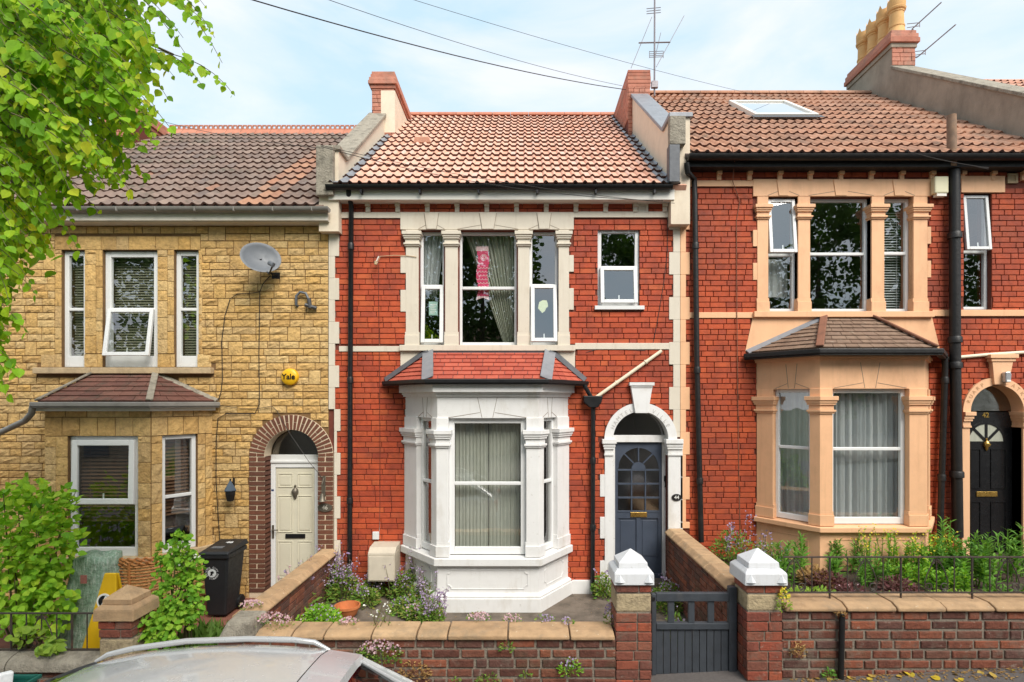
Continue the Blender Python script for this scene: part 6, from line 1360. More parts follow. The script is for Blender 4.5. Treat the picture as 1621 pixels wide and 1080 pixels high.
# wicker chair
m_wick = M('orange_wicker', [(.42, .17, .05), (.50, .22, .07), (.36, .13, .04)], .6, .25, 30, .3)
yv = 6.75; wc = thing('wicker_chair', 'orange brown wicker chair back standing behind the sandstone pier cap', 'chair', (X(210, yv), yv, GZ46))
m = MB(); cxw = X(210, yv); k = 26
def wk(a, z): return (cxw + .30 * math.cos(R(a)) * (1 - .15 * (1.0 - z)), yv + .16 + .22 * math.sin(R(a)), GZ46 + z)
zw0, zw1 = .18, Z(884, yv) - GZ46
nrow = 22
for j in range(nrow):
    z = zw0 + (zw1 - .06 - zw0) * j / nrow
    m.tube([tuple(Vector(wk(a, z)) + Vector((0, -.006 if (i + j) % 2 else .006, 0))) for i, a in enumerate(range(190, 351, 8))], .012, 4, False)
part('woven_back', m, m_wick, wc, kind='stuff')
for i in range(3): part('rim_braid', MB().tube([tuple(Vector(wk(a, zw1 - .03 * i)) + Vector((0, -.012 * math.sin(a * .35 + i * 2), .01 * math.cos(a * .35 + i * 2)))) for a in range(186, 355, 4)], .016, 6), m_wick, wc, smooth=50)
for a in (192, 270, 348): part('upright', MB().tube([wk(a, 0), wk(a, zw1)], .018, 6), m_wick, wc)
part('seat', MB().prism([wk(a, 0)[:2] for a in range(190, 351, 10)] + [(cxw + .28, yv + .45), (cxw - .28, yv + .45)], GZ46 + .38, GZ46 + .42, lambda u, n, z: (u, z, n)), m_wick, wc)
for sx in (-.26, .26): part('leg', MB().tube([(cxw + sx, yv + .42, GZ46), (cxw + sx, yv + .42, GZ46 + .40)], .018, 6), m_wick, wc)
# green sack
yv = 6.6; gs = thing('draped_cover', 'pale green cloth cover draped beside the wicker chair behind the left railing', 'cover', (X(140, yv), yv, GZ46))
m = MB(); rings = 16; k = 44; rg = random.Random(5)
hs = Z(879, yv) - GZ46
for j in range(rings + 1):                     # a cloth cover hanging over something square: flat top, folds widening to the ground
    t = j / rings; z = GZ46 + hs * min(1, t * 1.12) * (1 if t < .9 else 1); top = max(0, (t - .86) / .14); flare = (1 - t) ** 1.5
    for i in range(k):
        a = 2 * math.pi * i / k; sq = 1 / max(abs(math.cos(a)), abs(math.sin(a))) ** .55; fold = 1 + (.10 * math.sin(5 * a + 1.3) + .06 * math.sin(11 * a + 2 * t)) * (1 - top) * (.35 + flare) + rg.uniform(-.012, .012)
        rr = (.215 + .12 * flare) * sq * fold * (1 - top ** 2 * .96)
        m.v.append((X(140, yv) + .06 * t - (.10 * flare if math.cos(a) < 0 else 0) + rr * math.cos(a), yv + .1 + rr * .8 * math.sin(a), z + .02 * math.sin(a * 3) * t))
for j in range(rings):
    for i in range(k): q = (i + 1) % k; m.f.append((j * k + i, j * k + q, (j + 1) * k + q, (j + 1) * k + i))
m.f.append(tuple(rings * k + i for i in range(k)))
part('cover_cloth', m, M('green_woven_plastic', (.20, .30, .215), .65, .35, 26, .9, 18, dirt=(.46, .52, .44), dpos=(.46, .68), ds=14, dstretch=(4, 4, .5), bd=.03), gs, smooth=True)
part('red_label', MB().box(X(125, 6.42), X(134, 6.42), 6.44, 6.455, Z(925, 6.42), Z(912, 6.42)), M('red_print', (.32, .12, .10), .7, .3, 40, 0), gs)
# yellow sign
yv = 6.05; ys = thing('floor_sign', 'yellow folding sign with black and white disc leaning behind the pier', 'sign', (X(162, yv), yv, GZ46))
m_yel = M('yellow_plastic', (.72, .43, .01), .45, .06, 8, 0)
T0, T1 = (X(165, yv), X(183, yv)), (X(149, yv), X(199, yv)); zt_, zb_ = Z(908, yv), GZ46
lowl = X(165, yv) - (X(165, yv) - X(148, yv)) * (zt_ - zb_) / (zt_ - Z(972, yv)); lowr = X(183, yv) + .06
part('front_board', MB().hexa([(lowl, yv - .06, zb_), (lowr, yv - .06, zb_), (lowr, yv - .03, zb_), (lowl, yv - .03, zb_), (T0[0], yv, zt_), (T0[1], yv, zt_), (T0[1], yv + .03, zt_), (T0[0], yv + .03, zt_)]), m_yel, ys, bevel=.008)
part('back_board', MB().hexa([(lowl, yv + .24, zb_), (lowr, yv + .24, zb_), (lowr, yv + .27, zb_), (lowl, yv + .27, zb_), (T0[0], yv + .032, zt_ - .01), (T0[1], yv + .032, zt_ - .01), (T0[1], yv + .06, zt_ - .01), (T0[0], yv + .06, zt_ - .01)]), m_yel, ys, bevel=.008)
def yfn(u, n, z): t = (z - zb_) / (zt_ - zb_); return (u, yv - .06 * (1 - t) - n, z)
ux, uz = X(167, yv), Z(951, yv)
part('disc', ring(MB(), ux, uz, 0, .082, .001, .004, 0, 360, 26, yfn), m_paper, ys); part('disc_centre', ring(MB(), ux, uz, 0, .062, .004, .007, 0, 360, 26, yfn), m_black, ys); part('stripe', MB().prism([(ux - .03, uz - .05), (ux - .01, uz - .055), (ux + .035, uz + .05), (ux + .012, uz + .056)], .007, .009, yfn), m_paper, ys)
# recycling boxes
m_rgreen = M('dark_green_box', (.012, .11, .085), .45, .1, 9, .1)
def rbox(label, x0, x1, y0, y1, z0, h):
    t = thing('recycling_box', label, 'box', ((x0 + x1) / 2, (y0 + y1) / 2, z0), 'stacked recycling boxes')
    d = .03; m = MB()
    for (a, b), (c, e) in zip([(x0, y0), (x1, y0), (x1, y1), (x0, y1)], [(x1, y0), (x1, y1), (x0, y1), (x0, y0)]):
        cx_, cy_ = (x0 + x1) / 2, (y0 + y1) / 2; sh = lambda p, q_, k_: (cx_ + (p - cx_) * k_, cy_ + (q_ - cy_) * k_)
        m.add([(*sh(a, b, .9), z0), (*sh(c, e, .9), z0), (c, e, z0 + h), (a, b, z0 + h), (*sh(a, b, .87), z0), (*sh(c, e, .87), z0), (*sh(c, e, .96), z0 + h), (*sh(a, b, .96), z0 + h)], [(0, 1, 2, 3), (4, 5, 6, 7), (2, 3, 7, 6)])
    m.add([(x0 + .05, y0 + .03, z0 + .01), (x1 - .05, y0 + .03, z0 + .01), (x1 - .05, y1 - .03, z0 + .01), (x0 + .05, y1 - .03, z0 + .01)], [(0, 1, 2, 3)])
    part('tub', m, m_rgreen, t); part('rim', frame_rect(MB(), lambda u, n, z: (u, z, n), x0 - .02, x1 + .02, y0 - .02, y1 + .02, .035, z0 + h - .035, z0 + h), m_rgreen, t, bevel=.006); return t
yv = 4.75; zr_ = Z(1068, yv + .35); bx = X(64, yv + .35)
gzz = zp(-4.4); hh = (zr_ - gzz - .01) / 2
rbox('lower green recycling box of the stack at the bottom left', bx - .62, bx - .04, yv - .02, yv + .36, gzz, hh)
rbox('green recycling box full of rubbish at the bottom left corner', bx - .6, bx - .02, yv - .05, yv + .35, gzz + hh + .008, hh)
rg = random.Random(3)
for i, (dx, dy, col, lb) in enumerate(((-.36, .16, (.72, .72, .76), 'white plastic bottle lying on its side in the recycling box'), (-.17, .18, (.78, .78, .78), 'crumpled white carton sticking up in the recycling box'), (-.30, .02, (.70, .68, .74), 'white cup at the front of the recycling box'), (-.45, .05, (.70, .40, .22), 'orange packet in the recycling box'), (-.5, .2, (.76, .76, .72), 'white carton at the left of the recycling box'))):
    c = (bx + dx, yv + dy, zr_ + .01); mt_ = M('rubbish_%d' % i, col, .6, .15, 30, .3)
    o = part('bottle' if i in (0, 2) else 'packet', MB().lathe([(.001, -.12), (.045, -.115), (.05, -.05), (.05, .05), (.035, .09), (.02, .11), (.02, .13), (.001, .135)], c, 12, Euler((R(70), R(rg.uniform(-40, 40)), R(90 + rg.uniform(-30, 30)))).to_matrix()) if i in (0, 2) else MB().box(-.05, .05, -.035, .035, -.16, .09).xf(Matrix.Translation(c) @ Euler((R(rg.uniform(-15, 15)), R(rg.uniform(-25, 25)), R(rg.uniform(0, 90)))).to_matrix().to_4x4()), mt_, None, smooth=40 if i in (0, 2) else False, bevel=0 if i in (0, 2) else .012)
    tag(o, lb, 'bottle' if i in (0, 2) else 'packet', 'rubbish in the recycling box')

# ================================================================ CAR
m_car = M('silver_car_paint', (.52, .525, .53), .22, .03, 3, 0, metal=.25, coat=.8); m_carrail = M('satin_silver_rail', (.48, .475, .47), .3, .03, 4, 0, metal=.4); m_tyre = M('tyre_rubber', (.02, .02, .02), .8, .1, 9, .2)
m_carglass = glassmat('car_glass', (.30, .31, .31), .08, .0, 0); m_red = M('red_lamp', (.25, .015, .02), .2, .05, 9, 0); m_trim = M('car_black_trim', (.03, .03, .032), .6, .1, 9, 0)
car = thing('parked_car', 'silver hatchback parked at the kerb, its roof and rear window in view', 'car', (-2.6, 3.05, zp(-2.6) - .13))
CY = 3.06; ROADZ = zp(-2.6) - .13
def interp(x, tb_):
    for (a, b), (c, d) in zip(tb_[:-1], tb_[1:]):
        if a <= x <= c: t = (x - a) / (c - a); return b + (d - b) * t
    return tb_[0][1] if x < tb_[0][0] else tb_[-1][1]
ROOF = [(-3.62, .84), (-3.3, .985), (-3.05, 1.10), (-2.85, 1.185), (-2.65, 1.245), (-2.4, 1.29), (-2.1, 1.318), (-1.8, 1.328), (-1.5, 1.320), (-1.25, 1.302), (-1.0, 1.27)]
HWR = [(-3.62, .80), (-3.2, .70), (-2.85, .63), (-2.4, .61), (-1.6, .60), (-1.0, .57)]
TS = [-1.16, -1.08, -1.0, -.93, -.75, -.5, -.25, 0, .25, .5, .75, .93, 1.0, 1.08, 1.16]
def roofpt(x, t):
    hw = interp(x, HWR); z = interp(x, ROOF); a = abs(t)
    dz = .035 * min(a, 1) ** 2 + (.012 if a >= .93 else 0) + (0 if a <= 1 else (a - 1) * .9)
    return (x + .0, CY + hw * t, z - dz)
def roofgrid(xs):
    m = MB()
    for x in xs: m.v += [roofpt(x, t) for t in TS]
    k = len(TS)
    for i in range(len(xs) - 1):
        for j in range(k - 1): o = i * k + j; m.f.append((o, o + 1, o + k + 1, o + k))
    return m
part('roof', roofgrid([-2.78 + 1.515 * i / 16 for i in range(17)]), m_car, car, smooth=60)
part('windscreen', roofgrid([-3.62, -3.4, -3.2, -3.0, -2.785]), m_carglass, car, smooth=60)
for s in (-1, 1):
    m = MB()
    for t0, t1 in ((.90, 1.1),):
        xs = [-3.6, -3.3, -3.05, -2.9, -2.78]
        for x0, x1 in zip(xs[:-1], xs[1:]): m.add([Vector(roofpt(x0, s * t0)) + Vector((0, 0, .006)), Vector(roofpt(x0, s * t1)) + Vector((0, 0, .006)), Vector(roofpt(x1, s * t1)) + Vector((0, 0, .006)), Vector(roofpt(x1, s * t0)) + Vector((0, 0, .006))], [(0, 1, 2, 3)])
    part('front_pillar', m, m_car, car, smooth=60)
sp = roofgrid([-1.258, -1.2, -1.1, -1.04]); k = len(TS); o = len(sp.v)
sp.v += [(x + .015, y, z - .045) for x, y, z in sp.v[3 * k:4 * k]]; sp.f += [(3 * k + j, 3 * k + j + 1, o + j + 1, o + j) for j in range(k - 1)]
part('rear_spoiler', sp, m_car, car, smooth=50); part('brake_light', MB().box(-1.045, -1.022, CY - .2, CY + .5, 1.172, 1.19), m_red, car)
part('roof_seam', MB().box(-1.27, -1.255, CY - .55, CY + .55, 1.20, 1.262), m_trim, car)
hw = .57
part('cabin', MB().hexa([(-3.3, CY - .74, .80), (-.75, CY - .6, .80), (-.75, CY + .6, .80), (-3.3, CY + .74, .80), (-2.75, CY - .5, 1.12), (-1.25, CY - .48, 1.15), (-1.25, CY + .48, 1.15), (-2.75, CY + .5, 1.12)]), m_trim, car)
part('rear_window', MB().add([(-1.03, CY - .52, 1.20), (-1.03, CY + .52, 1.20), (-.62, CY + .62, .90), (-.62, CY - .62, .90)], [(0, 1, 2, 3)]), m_carglass, car, recalc=False)
for s in (-1, 1):
    part('rear_pillar', MB().hexa([(-1.06, CY + s * .52, 1.19), (-.60, CY + s * .62, .89), (-.60, CY + s * .80, .87), (-1.2, CY + s * .66, 1.15), (-1.03, CY + s * .52, 1.215), (-.575, CY + s * .62, .905), (-.60, CY + s * .72, .90), (-1.06, CY + s * .62, 1.20)]), m_car, car, bevel=.01)
for s in (-1, 1):
    y = CY + s * .60; pts = [(-2.80, y, 1.17), (-2.72, y, 1.215), (-2.55, y, 1.255), (-2.2, y, 1.303), (-1.8, y, 1.318), (-1.5, y, 1.312), (-1.36, y, 1.296), (-1.26, y, 1.245)]
    part('roof_rail', MB().tube(pts, [.010, .017, .019, .019, .019, .019, .017, .010], 10), m_carrail, car, smooth=60)
# lower body loft
BODY = [(-4.78, .40, .30, .72), (-4.7, .55, .12, .80), (-4.4, .70, .0, .86), (-3.9, .79, -.05, .88), (-3.5, .85, -.05, .89), (-2.6, .86, -.05, .89), (-1.5, .88, -.05, .89), (-.9, .89, .0, .88), (-.6, .88, .08, .84), (-.48, .70, .1, .80), (-.45, .40, .12, .76)]
m = MB(); k = 12
for x, zt_, zl, hw in BODY:
    zl = zl + ROADZ + .22; sec = [(-hw * .9, zl), (-hw, zl + .15), (-hw, (zl + zt_) / 2), (-hw * .96, zt_ - .06), (-hw * .88, zt_), (-.3, zt_ + .01), (.3, zt_ + .01), (hw * .88, zt_), (hw * .96, zt_ - .06), (hw, (zl + zt_) / 2), (hw, zl + .15), (hw * .9, zl)]
    m.v += [(x, CY + y, z) for y, z in sec]
for i in range(len(BODY) - 1):
    for j in range(k): q = (j + 1) % k; m.f.append((i * k + j, i * k + q, (i + 1) * k + q, (i + 1) * k + j))
m.f += [tuple(range(k)), tuple((len(BODY) - 1) * k + j for j in range(k))]
part('body', m, m_car, car, smooth=45)
for s in (-1, 1):
    part('side_window', MB().add([(-3.3, CY + s * .815, .87), (-1.05, CY + s * .80, .89), (-1.2, CY + s * .67, 1.17), (-2.0, CY + s * .69, 1.21), (-2.7, CY + s * .70, 1.11)], [(0, 1, 2, 3, 4)]), m_carglass, car, recalc=False)
    part('headlight', MB().lathe([(.001, 0), (.09, .005), (.1, .03), (.08, .05), (.001, .06)], (-4.66, CY + s * .62, .45), 12, Matrix.Rotation(R(-80), 3, 'Y')), m_carglass, car); part('tail_light', MB().box(-.60, -.50, CY + s * .60, CY + s * .80, .55, .80), m_red, car, bevel=.02)
    for x in (-4.0, -1.35):
        wh = part('wheel', MB().lathe([(.2, -.1), (.3, -.1), (.315, -.07), (.315, .07), (.3, .1), (.2, .1)], (x, CY + s * .78, ROADZ + .315), 24, Matrix.Rotation(R(90), 3, 'X')), m_tyre, car, smooth=40); part('rim', MB().lathe([(.001, -.09), (.19, -.1), (.2, -.08), (.2, .08), (.19, .1), (.001, .09)], (x, CY + s * .78, ROADZ + .315), 16, Matrix.Rotation(R(90), 3, 'X')), m_carrail, wh)

# ================================================================ STREET TREE (overhanging lime branches, top left)
TX, TY = -5.7, 3.9
tree = thing('street_tree', 'lime tree whose drooping heart shaped leaves overhang the upper left', 'tree', (TX, TY, zp(TX)))
part('trunk', MB().tube([(TX, TY, zp(TX) - .05), (TX + .03, TY, .8), (TX - .02, TY + .02, 2.4), (TX + .1, TY, 4.0), (TX + .1, TY - .1, 5.6), (TX + .3, TY - .2, 7.4)], [.26, .2, .18, .16, .11, .04], 14), m_bark, tree, smooth=60)
poly = [(-120, -90), (235, -90), (255, 0), (272, 60), (258, 110), (240, 150), (255, 195), (238, 222), (205, 250), (205, 280), (185, 305), (140, 300), (138, 335), (105, 350), (80, 392), (52, 415), (55, 445), (30, 480), (14, 560), (12, 620), (-120, 640)]
def inside(x, y):
    c = False; j = len(poly) - 1
    for i in range(len(poly)):
        (xi, yi), (xj, yj) = poly[i], poly[j]
        if (yi > y) != (yj > y) and x < (xj - xi) * (y - yi) / (yj - yi) + xi: c = not c
        j = i
    return c
rg = random.Random(12); ends = []
while len(ends) < 900:
    p, q = rg.uniform(-110, 275), rg.uniform(-80, 635)
    if inside(p, q): ends.append((p, q, rg.uniform(2.75, 4.4) if p < 120 else rg.uniform(2.75, 3.6)))
k_ = 0
while k_ < 420:
    p, q = rg.uniform(-110, 215), rg.uniform(-80, 560)
    if inside(p + 35, q + 25): ends.append((p, q, rg.uniform(3.6, 4.9))); k_ += 1
ends += [(p, q, rg.uniform(2.8, 3.3)) for p, q in ((326, 12), (333, 45), (352, 100), (372, 152), (318, 133), (300, 95), (276, 122), (290, 60), (278, 213), (238, 285), (212, 312), (160, 338), (126, 398), (45, 528), (36, 590), (14, 632), (268, 160), (250, 235), (340, 60), (120, 360), (60, 470))]
P, D, Nn, S = [], [], [], []; tw = MB(); lims = []
for p, q, Y in ends:
    e = Vector((X(p, Y), Y, Z(q, Y))); L = rg.uniform(.35, .6)
    st_ = e + Vector((-rg.uniform(.30, .55) * L / .5, rg.uniform(-.15, .2), rg.uniform(.30, .50) * L / .5)); mid = (st_ + e) / 2 + Vector((.04, 0, .07))
    pts = [st_.lerp(mid, t).lerp(mid.lerp(e, t), t) for t in [i / 5 for i in range(6)]]; tw.tube(pts, [.0028, .0026, .0024, .002, .0018, .0012], 4, False); lims.append(st_)
    n = int(L / .024)
    for i in range(n):
        t = (i + rg.random() * .6) / n; c = st_.lerp(mid, t).lerp(mid.lerp(e, t), t); s = 1 if i % 2 else -1
        d = Vector((s * rg.uniform(.1, .7) + .12, rg.uniform(-.5, .3), -rg.uniform(.5, 1.1)))
        P.append(c + d * .012); D.append(d); Nn.append(Vector((rg.uniform(-.6, .6), -1 + rg.uniform(-.2, .7), rg.uniform(-.1, .9)))); S.append((.028 + .052 * rg.random() ** 1.3) * (1 - .25 * t))
nvis = len(P)
crown = part('crown', tw, m_twig, tree, recalc=False)
for i in range(0, len(lims), 9):
    c = lims[i]; a = Vector((TX + .1, TY, 4.4 + rg.uniform(-.6, 1.6))); mid = (a + c) / 2 + Vector((0, 0, .5)); part('branch', MB().tube([a, a.lerp(mid, .5) + Vector((0, 0, .15)), mid, mid.lerp(c, .5) + Vector((0, 0, .1)), c], [.035, .028, .02, .012, .006], 6), m_bark, crown, smooth=60)
order = np.argsort([p[1] + (0 if p[0] > -2.6 else .6) for p in P], kind='stable')
leaves('leaf_mass', HEART, P, D, Nn, S, m_linden, crown, 300, 'leaf', order)
# the rest of the crown above and to the left of the picture
n = 3000; C = np.column_stack([rngn.uniform(-8.0, -2.5, n), rngn.uniform(1.2, 6.0, n), rngn.uniform(3.4, 8.2, n)])
cen = np.array([-5.4, 3.8, 5.9]); rad = np.array([2.9, 2.6, 2.6]); C = C[(((C - cen) / rad) ** 2).sum(1) < 1]
px_ = CX + C[:, 0] * F / C[:, 1]; py_ = HZ - (C[:, 2] - CAMZ) * F / C[:, 1]; keep = (px_ < 120) | (py_ < -40); C = C[keep & ~((px_ > -30) & (py_ > 620))]
n = len(C); d = rdir(n, -.8); leaves('upper_leaf_mass', HEART, C, d, rdir(n, .8), rngn.uniform(.08, .13, n), m_linden, crown)

# ================================================================ SHRUBS AND FLOWERS
def shrub(name, label, cat, blobs, base, n, size, mat, tmpl=HEART, n_ind=100, seed=1, group=None, stems=9, down=-.25):
    rg = random.Random(seed); t = thing(name, label, cat, base, group); P = []
    tot = sum(b[3] * b[5] for b in blobs)
    sm = MB()
    for cx_, cy_, cz_, rx, ry, rz in blobs:
        k = int(n * rx * rz / tot)
        u = rngn.normal(size=(k, 3)); u /= np.linalg.norm(u, axis=1, keepdims=True); r = rngn.uniform(.35, 1.0, k) ** .6 * (1 + .22 * np.sin(u[:, 0] * 9 + cx_ * 5) * np.sin(u[:, 2] * 8 + seed)) + np.abs(rngn.normal(0, .07, k))
        P.append(np.column_stack([cx_ + u[:, 0] * rx * r, cy_ + u[:, 1] * ry * r, cz_ + u[:, 2] * rz * r]))
        for _ in range(max(2, stems // len(blobs))):
            a = Vector(base) + Vector((rg.uniform(-.1, .1), rg.uniform(-.08, .08), 0)); e = Vector((cx_ + rg.uniform(-.8, .8) * rx, cy_ + rg.uniform(-.7, .7) * ry, cz_ + rg.uniform(-.2, .9) * rz)); sm.tube([a, a.lerp(e, .5) + Vector((rg.uniform(-.05, .05), 0, .08)), e], [.014, .009, .004], 5)
    part('stems', sm, m_twig, t, kind='stuff')
    P = np.concatenate(P); P = P[P[:, 2] > base[2] + .02]; k = len(P); c = P.mean(0); outd = P - c; outd /= np.linalg.norm(outd, axis=1, keepdims=True) + 1e-6
    d = outd * .8 + rdir(k) * .6; d[:, 2] += down; nn = rdir(k) * .6 + np.array([0, -.5, .9])
    leaves('foliage', tmpl, P, d, nn, rngn.uniform(size * .65, size * 1.2, k), mat, t, n_ind, 'leaf', np.argsort(P[:, 1])); return t
Yb = 6.35
def bp(px_, py_, Y): return (X(px_, Y), Y, Z(py_, Y))
B = [(*bp(45, 830, 6.5), .42, .38, .42), (*bp(68, 865, 6.4), .34, .3, .42), (*bp(15, 930, 6.3), .42, .35, .42), (*bp(62, 955, 6.2), .30, .28, .35), (*bp(95, 800, 6.6), .15, .2, .2), (*bp(35, 785, 6.6), .2, .2, .2), (*bp(-60, 880, 6.5), .45, .4, .6)]
shrub('shrub', 'large bright green heart leaved bush at the left edge', 'shrub', B, (X(30, 6.45), 6.45, GZ46), 2100, .088, m_bush, HEART, 280, 3)
shrub('shrub', 'low leafy sprig hanging over the grey coping at lower left', 'shrub', [(*bp(45, 1008, 5.55), .13, .08, .07), (*bp(75, 1020, 5.5), .10, .08, .07)], bp(50, 1030, 5.72), 60, .085, m_lime, HEART, 40, 4, None, 4)
B = [(*bp(282, 905, 6.2), .19, .2, .22), (*bp(276, 950, 6.1), .25, .2, .25), (*bp(287, 860, 6.2), .10, .1, .16), (*bp(300, 905, 6.3), .14, .15, .2), (*bp(290, 960, 6.0), .2, .18, .2), (*bp(250, 1000, 5.75), .22, .15, .18), (*bp(235, 985, 5.7), .14, .12, .14), (*bp(262, 880, 6.3), .10, .12, .15)]
shrub('shrub', 'young green shrub growing beside the sandstone pier cap', 'shrub', B, (X(275, 6.1), 6.1, GZ46), 1500, .056, m_bush2, HEART, 240, 5)
shrub('shrub', 'few white blossoms among leaves in front of the left bay', 'shrub', [(*bp(295, 888, 6.25), .12, .1, .10)], (X(292, 6.25), 6.25, GZ46), 26, .035, m_wflower, STAR, 10, 6, None, 2)
# grass patch
n = 2600; gx = rngn.uniform(-4.0, -3.05, n); gy = rngn.uniform(5.75, 6.9, n); d = rdir(n, 1.8)
g = thing('grass_patch', 'tuft of long green grass between the shrub and dividing wall', 'grass', (-3.5, 6.2, GZ46)); leaves('grass_blades', BLADE, np.column_stack([gx, gy, np.full(n, GZ46)]), d, rdir(n), rngn.uniform(.12, .34, n), m_grass, g)
def clump(name, label, cx_, cy_, z0, rx, ry, h, nl, ls, lm, nf=0, fs=.02, fm=None, seed=1, tmpl=OVAL, group='flowering plants in the front gardens', cat='plant', spires=0, n_ind=0):
    rg = random.Random(seed); t = thing(name, label, cat, (cx_, cy_, z0), group)
    a = rngn.uniform(0, 6.283, nl); r = np.sqrt(rngn.uniform(0, 1, nl)); hh = rngn.uniform(.05, 1, nl) * h * (1 - .55 * r ** 2)
    P = np.column_stack([cx_ + rx * r * np.cos(a), cy_ + ry * r * np.sin(a), z0 + hh]); d = np.column_stack([np.cos(a) * r, np.sin(a) * r, np.full(nl, .35)]) + rdir(nl) * .6
    leaves('foliage', tmpl, P, d, rdir(nl) * .6 + np.array([0, -.4, .9]), rngn.uniform(.6, 1.25, nl) * ls, lm, t, n_ind)
    if nf:
        if spires:
            Q = []; sm = MB()
            for i in range(spires):
                b0 = Vector((cx_ + rg.uniform(-.8, .8) * rx, cy_ + rg.uniform(-.8, .8) * ry, z0)); e = b0 + Vector((rg.uniform(-.12, .12), rg.uniform(-.1, .1), h * rg.uniform(.8, 1.5))); sm.tube([b0, b0.lerp(e, .6) + Vector((.01, 0, .02)), e], [.004, .003, .0015], 4)
                for j in range(nf // spires): tt = rg.uniform(.45, 1.0); Q.append(b0.lerp(e, tt) + Vector((rg.gauss(0, .018), rg.gauss(0, .018), 0)))
            part('stems', sm, m_twig, t, kind='stuff'); Q = np.array([tuple(v) for v in Q])
        else:
            a = rngn.uniform(0, 6.283, nf); r = np.sqrt(rngn.uniform(0, 1, nf)); Q = np.column_stack([cx_ + rx * r * np.cos(a), cy_ + ry * r * np.sin(a), z0 + h * (1.08 - .5 * r ** 2) * rngn.uniform(.75, 1.1, nf)])
        k = len(Q); leaves('blossom', STAR, Q, rdir(k), rdir(k) * .7 + np.array([0, -.8, .5]), rngn.uniform(.7, 1.3, k) * fs, fm, t)
    return t
C44 = [('grey lilac bellflowers under the left end of the meter box', 590, 8.2, .14, .1, .3, 220, 160, 10, m_purple), ('lilac flowers right against the bay cheek corner', 660, 8.2, .16, .1, .5, 260, 240, 16, m_purple), ('mixed green weeds in the corner by the divider', 470, 8.0, .16, .2, .34, 320, 120, 8, m_pink), ('tall lilac bellflowers at the foot of the white quoins', 522, 8.2, .16, .1, .5, 260, 260, 16, m_purple), ('green and lilac weeds in front of the divider coping end', 440, 7.2, .14, .2, .3, 260, 60, 6, m_purple), ('lilac flowers hanging along the brick divider', 488, 7.7, .12, .25, .46, 300, 240, 16, m_purple), ('leafy green weeds in front of the bowl', 520, 7.0, .16, .12, .2, 260, 20, 0, m_purple), ('rusty green weeds in front of the meter box', 662, 7.4, .18, .12, .16, 260, 40, 0, m_pink), ('tall purple bellflowers beside the black left drainpipe', 540, 8.12, .22, .14, .42, 420, 320, 18, m_purple), ('purple bellflowers spilling beside the cream door divider', 498, 7.95, .26, .2, .40, 520, 380, 20, m_purple),
       ('pale purple flowers along the dividing wall towards the street', 478, 7.45, .16, .2, .42, 320, 170, 12, m_purple), ('bright green leafy plants left of the terracotta bowl', 505, 7.15, .22, .18, .24, 420, 30, 0, m_purple), ('green leaves and lilac flowers behind the low wall coping', 455, 6.85, .2, .18, .22, 330, 60, 0, m_pink),
       ('green weeds right behind the terracotta bowl', 578, 7.85, .16, .14, .26, 300, 60, 6, m_purple), ('purple bellflowers between meter box and white bay', 640, 8.12, .2, .15, .36, 400, 240, 14, m_purple), ('tall purple flower spikes against the bay cheek', 672, 7.8, .17, .15, .36, 330, 220, 14, m_purple),
       ('low green and rusty weeds under the meter box', 645, 7.62, .2, .16, .18, 360, 60, 0, m_purple), ('pink purple bellflower clump at the corner of the bay plinth', 683, 7.22, .14, .12, .28, 240, 300, 12, m_purple),
       ('weeds growing at the foot of the hopper drainpipe', 955, 8.15, .13, .1, .34, 240, 30, 4, m_purple), ('leafy weeds between gate and blue door', 1058, 7.7, .2, .2, .34, 420, 130, 8, m_purple), ('small purple flower clump just behind the gate', 1112, 6.35, .11, .1, .20, 110, 90, 5, m_purple), ('purple flowers behind gate near the dividing wall', 1140, 6.1, .09, .1, .2, 90, 80, 5, m_purple), ('green weeds behind the left rail of the gate', 1068, 6.6, .14, .12, .32, 240, 30, 3, m_purple)]
for i, (lb, p, Y, rx, ry, h, nl, nf, sp_, fm) in enumerate(C44):
    clump('flowering_plant', lb, X(p, Y), Y, GZ44, rx * 1.15, ry * 1.2, h * 1.08, int(nl * 1.7), .055, m_weed if i not in (6, 11, 12) else m_bush2, int(nf * 1.35), .024, fm, i, spires=int(sp_ * 1.6))
YC = YF + .12
for i, (lb, p, z, rx, h, nl, nf, fm, yy) in enumerate((('pale pink flowers tumbling over the left end of the coping', 432, .60, .2, .13, 120, 160, m_pink, YC), ('pale pink flowers at the foot of the dividing wall coping', 398, .67, .12, .08, 60, 90, m_pink, 5.95), ('small pale flowers on the coping left of the bay', 552, .60, .10, .05, 30, 60, m_pink, YC + .1), ('white daisies rising from the coping left of the bay corner', 605, .60, .11, .17, 40, 26, m_wflower, YC + .05),
     ('pink flowers behind the coping below the bay', 758, .585, .13, .08, 60, 90, m_pink, YC + .2), ('pink and white flowers behind the coping in the middle', 810, .585, .10, .06, 50, 60, m_pink, YC + .2), ('sparse lilac flowers behind the coping right of the middle', 862, .585, .10, .05, 40, 40, m_purple, YC + .2), ('single purple flower tuft on coping near the gate pier', 898, .59, .06, .055, 24, 34, m_purple, YC + .1), ('weedy tuft with pink flowers beside the left gate pier', 966, .58, .06, .2, 80, 50, m_purple, YC + .12))):
    clump('wall_plant', lb, X(p, yy), yy, z, rx, .09, h, nl, .03, m_weed, nf, .02, fm, 40 + i, spires=8 if 'daisies' in lb else 0, group='plants growing on the garden walls')
